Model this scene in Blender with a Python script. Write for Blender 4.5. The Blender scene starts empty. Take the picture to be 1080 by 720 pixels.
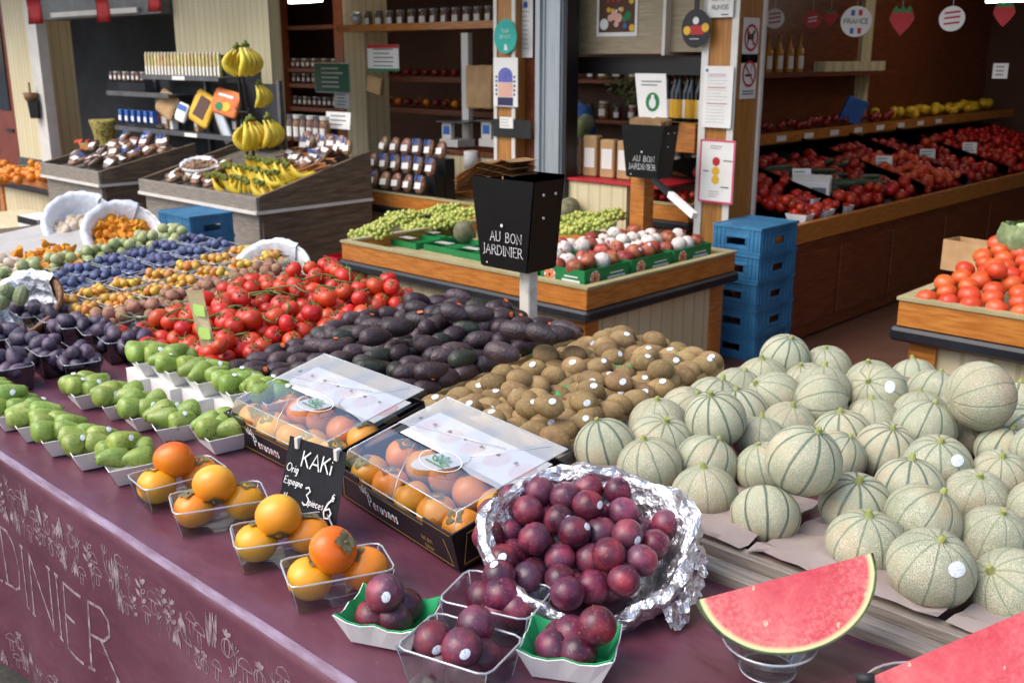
import bpy, bmesh, math, random
from mathutils import Vector, Matrix, Euler, noise
random.seed(7)
S = bpy.context.scene
COL = S.collection
R = math.radians
PI = math.pi

# ------------------------------------------------------------------ camera
F_PX = 1080.0; CX = 540.0; CY = 360.0; EYE = 1.65
TILT = math.atan(300.0 / F_PX)
YAW = math.atan((1605.0 - CX) / math.hypot(F_PX, 300.0))      # camera looks YAW to the left of +Y
cam_d = bpy.data.cameras.new('camera'); cam = bpy.data.objects.new('camera', cam_d); COL.objects.link(cam)
cam.location = (0, 0, EYE)
cam.rotation_euler = (PI / 2 - TILT, 0, YAW)
cam_d.sensor_width = 36; cam_d.lens = 36; cam_d.clip_start = .05; cam_d.clip_end = 500
cam_d.dof.use_dof = True; cam_d.dof.focus_distance = 1.85; cam_d.dof.aperture_fstop = 8
S.camera = cam

# ------------------------------------------------------------------ light
SUN_EL, SUN_AZ = 52, 205          # azimuth measured like a compass from +Y, clockwise
w = bpy.data.worlds.new('World'); S.world = w; w.use_nodes = True
nt = w.node_tree; bg = nt.nodes['Background']
sk = nt.nodes.new('ShaderNodeTexSky'); sk.sky_type = 'NISHITA'; sk.sun_disc = False
sk.sun_elevation = R(SUN_EL); sk.sun_rotation = R(SUN_AZ); sk.air_density = 1.0; sk.dust_density = 3.0; sk.ozone_density = 1.0
nt.links.new(sk.outputs[0], bg.inputs[0]); bg.inputs[1].default_value = .15
sd = bpy.data.lights.new('sun', 'SUN'); sd.energy = 1.1; sd.angle = R(50); sd.color = (1, .95, .88)
so = bpy.data.objects.new('sun', sd); COL.objects.link(so)
sdir = Vector((math.sin(R(SUN_AZ)) * math.cos(R(SUN_EL)), math.cos(R(SUN_AZ)) * math.cos(R(SUN_EL)), math.sin(R(SUN_EL))))
so.rotation_euler = sdir.to_track_quat('Z', 'Y').to_euler(); so.location = sdir * 20
S.view_settings.view_transform = 'Standard'; S.view_settings.look = 'None'; S.view_settings.gamma = 1
S.view_settings.exposure = .95

# ------------------------------------------------------------------ surveying: where a sight line meets a plane of the place
fh = Vector((-math.sin(YAW), math.cos(YAW), 0)); rt = Vector((math.cos(YAW), math.sin(YAW), 0)); upv = Vector((0, 0, 1))
fw = fh * math.cos(TILT) - upv * math.sin(TILT); uu = upv * math.cos(TILT) + fh * math.sin(TILT)
EYEP = Vector((0, 0, EYE))
def ray(px, py): return fw + rt * ((px - CX) / F_PX) - uu * ((py - CY) / F_PX)
def at(px, py, z): d = ray(px, py); return EYEP + d * ((z - EYE) / d.z)
def aty(px, py, Y): d = ray(px, py); return EYEP + d * (Y / d.y)
def atx(px, py, X): d = ray(px, py); return EYEP + d * (X / d.x)
def atplane(px, py, p, n): d = ray(px, py); return EYEP + d * ((p - EYEP).dot(n) / d.dot(n))

# ------------------------------------------------------------------ materials
def lin(c):
    if isinstance(c, str):
        c = [int(c[i:i + 2], 16) / 255 for i in (1, 3, 5)]
        c = [x / 12.92 if x < .04045 else ((x + .055) / 1.055) ** 2.4 for x in c]
    return (c[0], c[1], c[2], 1)
class NT:
    def __init__(s, name):
        s.m = bpy.data.materials.new(name); s.m.use_nodes = True
        s.t = s.m.node_tree; s.b = s.t.nodes['Principled BSDF']; s.out = s.t.nodes['Material Output']
    def n(s, typ, inp=None, **kw):
        x = s.t.nodes.new('ShaderNode' + typ)
        for k, v in kw.items(): setattr(x, k, v)
        for k, v in (inp or {}).items():
            if hasattr(v, 'links') or v.__class__.__name__.startswith('NodeSocket'): s.t.links.new(v, x.inputs[k])
            else: x.inputs[k].default_value = v
        return x
    def lk(s, a, b): s.t.links.new(a, b)
    def ramp(s, fac, stops, interp='LINEAR'):
        x = s.n('ValToRGB', {0: fac}); cr = x.color_ramp; cr.interpolation = interp
        while len(cr.elements) > 1: cr.elements.remove(cr.elements[-1])
        cr.elements[0].position = stops[0][0]; cr.elements[0].color = lin(stops[0][1])
        for p, c in stops[1:]:
            e = cr.elements.new(p); e.color = lin(c)
        return x.outputs[0]
    def mix(s, fac, a, b, mode='MIX'):
        x = s.n('Mix', data_type='RGBA', blend_type=mode)
        for i, v in ((0, fac), (6, a), (7, b)):
            if hasattr(v, 'links'): s.lk(v, x.inputs[i])
            else: x.inputs[i].default_value = v if i == 0 else lin(v)
        return x.outputs[2]
    def math(s, op, a, b=0., c=0.):
        x = s.n('Math', operation=op)
        for i, v in ((0, a), (1, b), (2, c)):
            if hasattr(v, 'links'): s.lk(v, x.inputs[i])
            else: x.inputs[i].default_value = v
        return x.outputs[0]
    def coord(s, scale=None, rnd=False):
        o = s.n('TexCoord').outputs['Object']
        if rnd:
            ri = s.n('ObjectInfo').outputs['Random']
            k = s.math('MULTIPLY', ri, 37.)
            cv = s.n('CombineXYZ', {0: k, 1: k, 2: k}).outputs[0]
            o = s.n('VectorMath', {0: o, 1: cv}, operation='ADD').outputs[0]
        if scale: o = s.n('Mapping', {0: o, 3: scale}).outputs[0]
        return o
    def noise(s, vec, scale, detail=4, rough=.55, dist=0):
        return s.n('TexNoise', {'Vector': vec, 'Scale': scale, 'Detail': detail, 'Roughness': rough, 'Distortion': dist}).outputs[0]
    def hue(s, col, rnd, v=.15, h=.0):
        ri = s.n('ObjectInfo').outputs['Random']
        vv = s.math('MULTIPLY_ADD', ri, 2 * v, 1 - v)
        ri2 = s.math('FRACT', s.math('MULTIPLY', ri, 17.3))
        hh = s.math('MULTIPLY_ADD', ri2, 2 * h, .5 - h)
        return s.n('HueSaturation', {'Color': col, 'Value': vv, 'Hue': hh}).outputs[0]
    def bump(s, hgt, strength=.3, dist=.01):
        b = s.n('Bump', {'Height': hgt, 'Strength': strength, 'Distance': dist})
        s.lk(b.outputs[0], s.b.inputs['Normal'])
    def fin(s, col=None, rough=.5, metal=0, coat=0, sss=0, spec=None):
        if col is not None:
            if hasattr(col, 'links'): s.lk(col, s.b.inputs['Base Color'])
            else: s.b.inputs['Base Color'].default_value = lin(col)
        if hasattr(rough, 'links'): s.lk(rough, s.b.inputs['Roughness'])
        else: s.b.inputs['Roughness'].default_value = rough
        s.b.inputs['Metallic'].default_value = metal
        s.b.inputs['Coat Weight'].default_value = coat
        if coat: s.b.inputs['Coat Roughness'].default_value = .15
        if spec is not None: s.b.inputs['Specular IOR Level'].default_value = spec
        if sss:
            s.b.inputs['Subsurface Weight'].default_value = sss; s.b.inputs['Subsurface Radius'].default_value = (1, .4, .2); s.b.inputs['Subsurface Scale'].default_value = .008
        return s.m
def basic(name, c1, c2=None, scale=6, rough=.5, metal=0, bump=0, bscale=60, stretch=None, rnd=False, hv=0, hh=0, coat=0, detail=5, lo=.35, hi=.65, spec=None, bdist=.004):
    t = NT(name); v = t.coord(stretch, rnd)
    col = c1
    if c2 is not None:
        col = t.ramp(t.noise(v, scale, detail), [(lo, c1), (hi, c2)])
    if hv or hh:
        if not hasattr(col, 'links'): col = t.mix(0., col, col)
        col = t.hue(col, True, hv, hh)
    if bump: t.bump(t.noise(v, bscale, 4), bump, bdist)
    return t.fin(col, rough, metal, coat, 0, spec)

M = {}
# woods and building
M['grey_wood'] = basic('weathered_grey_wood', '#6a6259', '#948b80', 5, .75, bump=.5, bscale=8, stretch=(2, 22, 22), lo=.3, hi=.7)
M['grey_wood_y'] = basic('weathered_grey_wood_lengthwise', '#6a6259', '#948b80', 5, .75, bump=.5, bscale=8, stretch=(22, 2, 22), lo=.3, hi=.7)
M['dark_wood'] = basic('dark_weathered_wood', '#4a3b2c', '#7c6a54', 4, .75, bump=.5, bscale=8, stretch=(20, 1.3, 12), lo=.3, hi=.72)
M['pale_wood'] = basic('pale_crate_wood', '#c7ae82', '#a68a5c', 4, .7, bump=.3, bscale=8, stretch=(20, 2, 20))
M['orange_wood'] = basic('varnished_orange_wood', '#a45e22', '#c4803a', 3, .35, bump=.1, bscale=6, stretch=(3, 3, 26), coat=.2)
M['brown_wood'] = basic('dark_red_brown_wood', '#62301a', '#824426', 3, .4, bump=.1, bscale=6, stretch=(8, 2, 20))
M['post_wood'] = basic('honey_wood_post', '#9a6228', '#b9823f', 3, .45, bump=.1, bscale=6, stretch=(22, 22, 1.5))
M['rim_wood'] = basic('olive_painted_rim', '#9c9268', '#aca27a', 6, .5)
M['bumper'] = basic('black_rubber_bumper', '#16171c', '#22242a', 10, .4)
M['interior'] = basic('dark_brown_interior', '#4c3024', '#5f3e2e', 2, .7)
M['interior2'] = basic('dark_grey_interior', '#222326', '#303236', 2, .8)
M['black_board'] = basic('black_board', '#101012', '#191a1c', 5, .5)
M['white_metal'] = basic('white_painted_metal', '#cfcac0', '#dcd8d0', 5, .4)
M['alu'] = basic('brushed_aluminium_post', '#9aa2a8', '#b4bbc0', 4, .42, metal=.55, stretch=(40, 40, 1))
M['steel_dark'] = basic('dark_grey_steel_shelf', '#55565a', '#6c6d70', 6, .4, metal=.5)
M['black_metal'] = basic('black_powder_coated_metal', '#0c0c0e', '#131316', 20, .45, bump=.05)
M['white_paint'] = basic('flaking_white_paint', '#d8d2c4', '#8c8577', 12, .7, bump=.3, bscale=30, lo=.5, hi=.7)
M['door_red'] = basic('red_brown_door_paint', '#6a2a1c', '#7c3524', 5, .45)
M['glass_dark'] = basic('dark_window_glass', '#1a222c', '#242e3a', 3, .08)
def cream():
    t = NT('cream_ribbed_panel'); v = t.coord()
    wv = t.n('TexWave', {'Vector': t.n('VectorMath', {0: v, 1: (1, 1, 0)}, operation='MULTIPLY').outputs[0], 'Scale': 6.5, 'Distortion': .2}, wave_type='BANDS', bands_direction='DIAGONAL').outputs[1]
    n = t.noise(t.coord((3, 3, .5)), 3)
    c = t.ramp(n, [(.3, '#cfc096'), (.7, '#dccea8')])
    g = t.math('GREATER_THAN', wv, .08)
    c = t.mix(g, '#c2b48a', c)
    t.bump(wv, .05, .002)
    return t.fin(c, .5)
M['cream'] = cream()
def tile():
    t = NT('terracotta_floor_tiles'); v = t.coord()
    b = t.n('TexBrick', {'Vector': v, 'Color1': lin('#5e3a2c'), 'Color2': lin('#6c4635'), 'Mortar': lin('#4a3a30'), 'Scale': 1., 'Mortar Size': .006, 'Brick Width': .3, 'Row Height': .3}, offset=0)
    n = t.noise(v, 5)
    return t.fin(t.mix(.35, b.outputs[0], t.ramp(n, [(.3, '#4c2f24'), (.7, '#765041')])), .45)
M['tile'] = tile()
M['asphalt'] = basic('asphalt_pavement', '#3a3936', '#4c4a46', 40, .85, bump=.3, bscale=80)
# cloth
def cloth():
    t = NT('purple_oilcloth'); v = t.coord()
    n1 = t.noise(t.coord((1.6, 2.6, 3)), 1.7, 4, .5, .4); n2 = t.noise(v, 38, 5, .7)
    c = t.ramp(n1, [(.3, '#522937'), (.52, '#5f3342'), (.75, '#704a55')])
    c = t.mix(t.math('MULTIPLY', t.math('GREATER_THAN', n2, .66), .22), c, '#8a6f7c')
    t.bump(t.n('Math', {0: n1, 1: t.noise(t.coord((3, 5, 5)), 3, 2)}, operation='ADD').outputs[0], .3, .02)
    return t.fin(c, t.math('MULTIPLY_ADD', n1, .25, .27), spec=.5)
M['cloth'] = cloth()
M['cloth_print'] = basic('faded_white_cloth_print', '#988489', '#6a535c', 45, .6, lo=.4, hi=.62)
M['edge_sheen'] = basic('painted_edge_sheen', '#6c5062', '#8b788c', 14, .42, stretch=(1, 6, 6))  # pale lavender paints the sky's sheen along the table edge
# plastics, papers
M['blue'] = basic('blue_crate_plastic', '#2b6288', '#3a7ba2', 7, .5, hv=.08)
def clear(name, tint='#f4f8fb', fac=.10, rough=.06, white=.0):
    t = NT(name); t.t.nodes.remove(t.b)
    tr = t.n('BsdfTransparent', {0: lin(tint)}); gl = t.n('BsdfGlossy', {'Roughness': rough})
    fr = t.n('LayerWeight', {0: .35}).outputs['Fresnel']
    f = t.math('ADD', t.math('MULTIPLY', fr, .28), fac)
    mx = t.n('MixShader', {0: f, 1: tr.outputs[0], 2: gl.outputs[0]})
    o = mx.outputs[0]
    if white:
        df = t.n('BsdfDiffuse', {0: lin('#e6e9ee')})
        o = t.n('MixShader', {0: white, 1: o, 2: df.outputs[0]}).outputs[0]
    t.lk(o, t.out.inputs[0]); return t.m
M['clear'] = clear('clear_plastic', fac=.05)
M['clear_rim'] = clear('clear_plastic_thick_rim', fac=.25, white=.28)
M['clear_dark'] = clear('smoky_clear_plastic', '#aab0b8', fac=.12)
M['reflection_film'] = clear('painted_sky_reflection', '#e6eef8', fac=.26, white=.30, rough=.08)  # white mixed in to paint the sky reflected in the box lids
M['card'] = basic('white_cardboard', '#dcdad6', '#e8e6e2', 9, .7, hv=.03)
M['paper'] = basic('white_paper', '#e2dfd8', '#e9e7e2', 9, .8)
M['pinkpaper'] = basic('pinkish_grey_tissue_paper', '#c6b3ac', '#d6c8c0', 7, .85, bump=.4, bscale=14)
M['kraft'] = basic('kraft_paper', '#a88358', '#bd9a6e', 9, .8, bump=.2, bscale=30, hv=.06)
M['greenpaper'] = basic('green_tissue', '#1f9a5c', '#2bb26c', 9, .7)
M['greencard'] = basic('green_carton', '#0f6b35', '#167a40', 9, .5)
M['redcard'] = basic('red_carton', '#a81824', '#bb2430', 9, .5)
M['blackcard'] = basic('black_printed_carton', '#0f0d0e', '#181415', 9, .35)
M['gold'] = basic('gold_print', '#8a6a34', '#a08044', 9, .4)
M['white_print'] = basic('white_print', '#d9d9d6', '#e2e2e0', 9, .6)
M['chalk'] = basic('white_chalk_pen', '#e4e4e2', '#cfd0d0', 60, .8)
M['grey_print'] = basic('grey_print', '#6a6a6c', '#77777a', 9, .6)
M['black_print'] = basic('black_print', '#161618', '#202022', 9, .6)
M['red_print'] = basic('red_print', '#b02428', '#bb3034', 9, .6)
M['green_print'] = basic('green_print', '#12713f', '#178048', 9, .6)
M['blue_print'] = basic('blue_print', '#2f5fa8', '#3a6ab2', 9, .6)
M['yellow_print'] = basic('yellow_print', '#dca820', '#e8b93a', 9, .6)
M['orange_print'] = basic('orange_print', '#cf6a28', '#dc7a34', 9, .6)
M['pink_print'] = basic('pink_print', '#d23a66', '#da4872', 9, .6)
M['teal_print'] = basic('teal_print', '#22a394', '#2bb0a0', 9, .6)
M['violet_print'] = basic('violet_print', '#5a5aa6', '#6c6cba', 30, .6)
M['navy_print'] = basic('navy_print', '#23264a', '#2b2e56', 9, .6)
M['salmon_print'] = basic('salmon_print', '#d9a490', '#e2b3a0', 9, .6)
M['board_green'] = basic('green_notice_board', '#155c40', '#1a6648', 6, .5)
M['slate'] = basic('black_slate_sign', '#1b1d24', '#2a2c34', 14, .5)
M['sticker'] = basic('white_fruit_sticker', '#e6eaee', '#b9c6d2', 300, .4, lo=.5, hi=.6)
M['sticker_red'] = basic('red_orange_fruit_sticker', '#d8452a', '#e8913a', 200, .4)
def foil():
    t = NT('crumpled_aluminium_foil'); v = t.coord()
    vo = t.n('TexVoronoi', {'Vector': v, 'Scale': 30.}, feature='F1').outputs[0]
    n = t.noise(v, 55, 4, .6, 1.2)
    h = t.math('ADD', vo, t.math('MULTIPLY', n, .7))
    t.bump(h, .75, .012)
    return t.fin('#dcdde0', .38, 1.)
M['foil'] = foil()
M['wicker_white'] = basic('white_wicker', '#e6e4e2', '#c2c0be', 60, .55, bump=.6, bscale=50)
M['liner_white'] = basic('white_crinkled_liner', '#e8eaee', '#cfd2d8', 20, .35, bump=.8, bscale=26, bdist=.01)
M['wicker_brown'] = basic('brown_wicker', '#6b4c31', '#8a6642', 60, .7, bump=.6, bscale=50)
# fruit
def kaki(name, a, b):
    t = NT(name); v = t.coord(None, True); z = t.n('SeparateXYZ', {0: t.n('TexCoord').outputs['Object']}).outputs[2]
    n = t.noise(v, 18, 4)
    f = t.math('ADD', t.math('MULTIPLY', z, 9.), t.math('MULTIPLY_ADD', n, .9, .05))
    c = t.ramp(f, [(.12, b), (.62, a)]); c = t.hue(c, True, .06, .012)
    n2 = t.noise(v, 120, 3)
    c = t.mix(t.math('MULTIPLY', t.math('GREATER_THAN', n2, .7), .3), c, '#b06a1c')
    t.bump(n, .08, .004)
    return t.fin(c, .33, sss=.12)
M['kaki'] = kaki('persimmon_skin', '#ea9424', '#e6b43c')
M['kaki_red'] = kaki('ripe_red_persimmon_skin', '#df640e', '#e8981e')
M['calyx'] = basic('dry_grey_green_calyx', '#55523a', '#7a7250', 60, .8, bump=.4)
def plum():
    t = NT('red_plum_skin'); v = t.coord(None, True)
    n = t.noise(v, 22, 5, .6); n2 = t.noise(v, 190, 2)
    c = t.ramp(n, [(.33, '#2e0f24'), (.5, '#581a30'), (.68, '#902e40')])
    c = t.mix(t.math('MULTIPLY', t.math('GREATER_THAN', n2, .64), .35), c, '#a0646c')
    c = t.mix(t.math('MULTIPLY', t.math('SUBTRACT', t.noise(v, 12, 3), .42), .7), c, '#8a7690')
    return t.fin(t.hue(c, True, .25, .012), t.math('MULTIPLY_ADD', n, .35, .2))
M['plum'] = plum()
def melon():
    t = NT('netted_melon_rind'); o = t.n('TexCoord').outputs['Object']; s = t.n('SeparateXYZ', {0: o})
    wob = t.noise(t.coord(None, True), 14, 3)
    a = t.math('ARCTAN2', s.outputs[1], s.outputs[0])
    fr = t.math('FRACT', t.math('ADD', t.math('MULTIPLY', a, 10 / (2 * PI)), t.math('MULTIPLY', wob, .16)))
    d = t.math('ABSOLUTE', t.math('SUBTRACT', fr, .5))       # 0 = groove
    rr = t.n('VectorMath', {0: t.n('CombineXYZ', {0: s.outputs[0], 1: s.outputs[1], 2: 0.}).outputs[0]}, operation='LENGTH').outputs['Value']
    dist = t.math('MULTIPLY', d, rr)                         # metres-ish from the groove
    n = t.noise(t.coord(None, True), 30, 4)
    rnd_ = t.n('ObjectInfo').outputs['Random']
    wid = t.math('MULTIPLY_ADD', n, .0085, t.math('MULTIPLY_ADD', rnd_, .0030, -.0036))
    g = t.n('MapRange', {0: t.math('SUBTRACT', dist, wid), 1: -.0022, 2: .0030}).outputs[0]
    big0 = t.noise(t.coord(None, True), 24, 3)
    vo = t.n('TexVoronoi', {'Vector': t.coord(None, True), 'Scale': 300.}, feature='DISTANCE_TO_EDGE').outputs[0]
    net = t.n('MapRange', {0: t.math('ADD', vo, t.math('MULTIPLY_ADD', big0, .25, -.12)), 1: .03, 2: .20}).outputs[0]
    big = t.noise(t.coord(None, True), 9, 3)
    base = t.ramp(big, [(.3, '#858e74'), (.5, '#979d82'), (.64, '#a89b7a'), (.74, '#a88a64')])
    base = t.hue(base, True, .13, .016)
    c = t.mix(t.math('MULTIPLY_ADD', net, .9, .1), '#c2bda4', base)
    c = t.mix(g, t.mix(rnd_, t.ramp(n, [(.35, '#6b7d62'), (.65, '#8a9576')]), t.ramp(n, [(.35, '#364c3e'), (.65, '#66796a')])), c)
    h = t.math('ADD', t.math('MULTIPLY', t.math('SUBTRACT', 1., net), .4), t.math('MULTIPLY', g, 1.))
    t.bump(h, .5, .004)
    return t.fin(c, .62)
M['melon'] = melon()
M['stem_green'] = basic('green_stem', '#7f8f4a', '#a09a5c', 40, .7)
M['stem_brown'] = basic('brown_stem', '#5a4630', '#75603f', 40, .8)
M['vine_green'] = basic('green_tomato_vine', '#4f6a34', '#6f7f48', 40, .7)
def speck(name, stops, scale, rough, sp='#000000', spt=.66, spf=.3, hv=.12, hh=.01, bump=0., bs=100, sss=0, spscale=150):
    t = NT(name); v = t.coord(None, True); n = t.noise(v, scale, 5, .6)
    c = t.ramp(n, stops)
    c = t.mix(t.math('MULTIPLY', t.math('GREATER_THAN', t.noise(v, spscale, 2), spt), spf), c, sp)
    if bump: t.bump(t.noise(v, bs, 3), bump, .003)
    return t.fin(t.hue(c, True, hv, hh), rough, sss=sss)
M['kiwi'] = speck('fuzzy_kiwi_skin', [(.3, '#6c5636'), (.5, '#876e48'), (.7, '#a3895e')], 16, .8, '#b8935c', .6, .35, .14, .008, .5, 260)
M['avocado'] = speck('dark_avocado_skin', [(.3, '#261b20'), (.52, '#3b2b31'), (.72, '#564444')], 26, .45, '#5a4a46', .7, .4, .35, .03, .9, 130)
M['avocado_g'] = speck('green_black_avocado_skin', [(.3, '#1f221c'), (.52, '#2b3026'), (.72, '#3c4234')], 26, .45, '#5a5a46', .7, .4, .3, .02, .9, 130)
M['pear'] = speck('green_pear_skin', [(.3, '#6d8632'), (.5, '#829a42'), (.64, '#98a656'), (.76, '#8a7c42')], 20, .4, '#4a5620', .62, .6, .14, .014, .15, 70, .03)
M['tomato'] = speck('red_tomato_skin', [(.3, '#b8301a'), (.6, '#c83c20'), (.8, '#d4562c')], 10, .32, '#d86a42', .68, .3, .14, .008)
M['tomato_o'] = speck('orange_red_tomato_skin', [(.3, '#c63c1c'), (.6, '#d4522a'), (.8, '#dc6c3c')], 10, .38, '#e28a5a', .7, .3, .10, .008)
M['fig'] = speck('purple_fig_skin', [(.3, '#241d2c'), (.5, '#3c3146'), (.7, '#6a5868')], 26, .5, '#7a7088', .62, .35, .25, .03, .1)
M['damson'] = speck('blue_damson_skin', [(.3, '#2f3450'), (.5, '#495074'), (.7, '#737a9c')], 30, .6, '#8a90b0', .62, .4, .18, .02)
M['mirabelle'] = speck('yellow_mirabelle_skin', [(.3, '#a8651e'), (.5, '#c8943a'), (.7, '#cda648')], 30, .4, '#a04a22', .66, .5, .15, .03)
M['walnut'] = speck('brown_walnut_shell', [(.3, '#7c5744'), (.5, '#976f58'), (.7, '#b08a70')], 40, .75, '#6a4636', .6, .5, .15, .01, 1., 90)
M['nut'] = speck('dusty_brown_nut_skin', [(.3, '#6c5240'), (.5, '#8c7059'), (.7, '#a88c72')], 40, .8, '#5a4030', .6, .4, .15, .01, .6, 90)
M['mushroom'] = speck('pale_mushroom_skin', [(.3, '#b09c86'), (.6, '#cabba6')], 20, .7, '#8a745c', .66, .3, .1, .01)
M['greengage'] = speck('green_plum_skin', [(.3, '#7c8a52'), (.5, '#97a06c'), (.7, '#b3b48a')], 22, .5, '#c8c8a8', .66, .4, .15, .02)
M['chanterelle'] = speck('orange_chanterelle', [(.3, '#c0700f'), (.6, '#dc951c')], 30, .7, '#a85a08', .66, .4, .12, .01)
M['orange'] = speck('orange_peel', [(.3, '#d9780c'), (.6, '#e58d18')], 16, .45, '#d06a08', .66, .2, .06, .01, .4, 160)
M['lemon'] = speck('yellow_lemon_peel', [(.3, '#d2a412'), (.6, '#dfb828')], 16, .45, '#c29410', .66, .2, .06, .01, .3, 160)
M['grape'] = speck('pale_green_grape', [(.3, '#8c9a3a'), (.5, '#a8b052'), (.7, '#bcbc68')], 30, .3, '#8a8a3a', .7, .2, .14, .014, 0, 100, .1)
M['banana'] = speck('yellow_banana_peel', [(.3, '#c4b030'), (.5, '#dfc23a'), (.7, '#e8d258')], 10, .5, '#7a6a22', .8, .5, .08, .012)
M['banana_tip'] = basic('green_brown_banana_tip', '#7a8a2c', '#5c5a22', 20, .7)
M['pomegranate'] = speck('pink_red_pomegranate', [(.3, '#74241c'), (.5, '#9c4030'), (.64, '#b8704e'), (.76, '#8a8a4c')], 18, .45, '#d8b48a', .64, .4, .2, .02)
M['melon_green'] = speck('ribbed_grey_green_melon', [(.3, '#4c4a34'), (.6, '#7c7858')], 24, .7, '#9a9474', .6, .4)
M['cabbage'] = speck('pale_green_cabbage_leaf', [(.3, '#7f9a6a'), (.5, '#a9bb86'), (.7, '#c6cf9e')], 14, .6, '#d6dab6', .66, .3, .05, 0, .6, 40)
M['greens'] = speck('dark_green_vegetable', [(.3, '#1f2c1c'), (.6, '#3a4a30')], 14, .5, '#4a5a3a', .66, .3)
M['apple_red'] = speck('dark_red_apple', [(.3, '#6c100e'), (.6, '#8a1c16')], 14, .3, '#a04030', .7, .2)
M['pack'] = speck('packed_dried_fruit', [(.3, '#4a2e22'), (.5, '#7a5238'), (.7, '#a67e58')], 60, .35, '#c8b49a', .64, .6, .2, .02)
M['jar'] = speck('brown_jar_contents', [(.3, '#3c2822'), (.6, '#6a4a3c')], 60, .25, '#9a8a80', .66, .4, .2, .02)
def wmelon(name, a, b, pale):
    t = NT(name); o = t.n('TexCoord').outputs['Object']
    q = t.n('VectorMath', {0: o, 1: (1 / a, 1 / b, 1 / b)}, operation='MULTIPLY').outputs[0]
    l = t.n('VectorMath', {0: q}, operation='LENGTH').outputs['Value']
    n = t.noise(t.coord((1, 1, 1)), 60, 5, .7); n2 = t.noise(t.coord(), 11, 4, .6, .8)
    red = t.ramp(n2, [(.3, '#c63c46'), (.52, '#d2545a'), (.7, '#dc726e')])
    edge = t.n('MapRange', {0: l, 1: .35, 2: .95}).outputs[0]
    fib = t.noise(t.coord((1.2, 1, 1.6)), 110, 6, .8, .3)
    red = t.mix(t.math('MULTIPLY', t.n('MapRange', {0: fib, 1: .44, 2: .72}).outputs[0], t.math('MULTIPLY_ADD', edge, pale * .8, .12)), red, '#eab9a2')
    red = t.mix(t.math('MULTIPLY', t.n('MapRange', {0: n2, 1: .36, 2: .26}).outputs[0], .45), red, '#a4203c')
    sv = t.n('TexVoronoi', {'Vector': t.coord((1, 1, .6)), 'Scale': 34.}, feature='F1').outputs[0]
    red = t.mix(t.math('MULTIPLY', t.math('LESS_THAN', sv, .12), t.math('MULTIPLY', t.math('GREATER_THAN', n, .5), .8)), red, '#eac8a8')
    ring = t.math('ADD', l, t.math('MULTIPLY_ADD', n2, .03, -.015))
    c = t.mix(t.n('MapRange', {0: ring, 1: .895, 2: .94}).outputs[0], red, '#d8d69c')
    rind = t.ramp(t.noise(t.coord((3, 26, 26)), 1.3, 4), [(.4, '#26331f'), (.6, '#56653c')])
    c = t.mix(t.n('MapRange', {0: ring, 1: .965, 2: .98}).outputs[0], c, rind)
    t.bump(n, .15, .003)
    return t.fin(c, .22, coat=.3)
M['wm1'] = wmelon('watermelon_flesh', .1345, .105, .75)
M['wm2'] = wmelon('deep_red_watermelon_flesh', .145, .118, .25)

def lamp():
    t = NT('lit_tube'); t.b.inputs['Emission Color'].default_value = (1, .93, .85, 1); t.b.inputs['Emission Strength'].default_value = 8; return t.fin('#ffffff', .5)
M['lamp'] = lamp()
# ------------------------------------------------------------------ mesh helpers
def box(bm, c, s, rot=None, bev=0):
    r = bmesh.ops.create_cube(bm, size=1); vs = r['verts']
    bmesh.ops.scale(bm, vec=Vector(s), verts=vs)
    if bev:
        es = list({e for v in vs for e in v.link_edges})
        g = bmesh.ops.bevel(bm, geom=es, offset=bev, segments=1, affect='EDGES')
        vs = list({v for f in g['faces'] for v in f.verts} | {v for v in vs if v.is_valid})
    mt = Matrix.Translation(Vector(c))
    if rot is not None: mt = mt @ (Euler(rot).to_matrix().to_4x4() if not isinstance(rot, Matrix) else rot)
    bmesh.ops.transform(bm, matrix=mt, verts=vs)
    return vs
def bb(bm, x0, x1, y0, y1, z0, z1, bev=0): return box(bm, ((x0 + x1) / 2, (y0 + y1) / 2, (z0 + z1) / 2), (abs(x1 - x0), abs(y1 - y0), abs(z1 - z0)), None, bev)
def tube(bm, pts, r, n=8, caps=True):
    pts = [Vector(p) for p in pts]; rs = r if isinstance(r, (list, tuple)) else [r] * len(pts); rings = []
    prev = None
    for i, p in enumerate(pts):
        d = (pts[min(i + 1, len(pts) - 1)] - pts[max(i - 1, 0)]).normalized()
        if prev is None: a = d.orthogonal().normalized()
        else:
            a = prev - d * prev.dot(d); a = a.normalized() if a.length > 1e-6 else d.orthogonal().normalized()
        prev = a; b = d.cross(a)
        rings.append([bm.verts.new(p + (a * math.cos(t) + b * math.sin(t)) * rs[i]) for t in [2 * PI * k / n for k in range(n)]])
    for A, B in zip(rings, rings[1:]):
        for k in range(n): bm.faces.new((A[k], A[(k + 1) % n], B[(k + 1) % n], B[k]))
    if caps:
        bm.faces.new(rings[0][::-1]); bm.faces.new(rings[-1])
def loop_tube(bm, pts, r, n=6):
    pts = [Vector(p) for p in pts]; N = len(pts); rings = []; up = Vector((0, 0, 1))
    for i, p in enumerate(pts):
        d = (pts[(i + 1) % N] - pts[i - 1]).normalized(); a = up.cross(d)
        a = a.normalized() if a.length > 1e-6 else d.orthogonal().normalized(); b = d.cross(a)
        rings.append([bm.verts.new(p + (a * math.cos(t) + b * math.sin(t)) * r) for t in [2 * PI * k / n for k in range(n)]])
    for i in range(N):
        A, B = rings[i], rings[(i + 1) % N]
        for k in range(n): bm.faces.new((A[k], A[(k + 1) % n], B[(k + 1) % n], B[k]))
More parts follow.
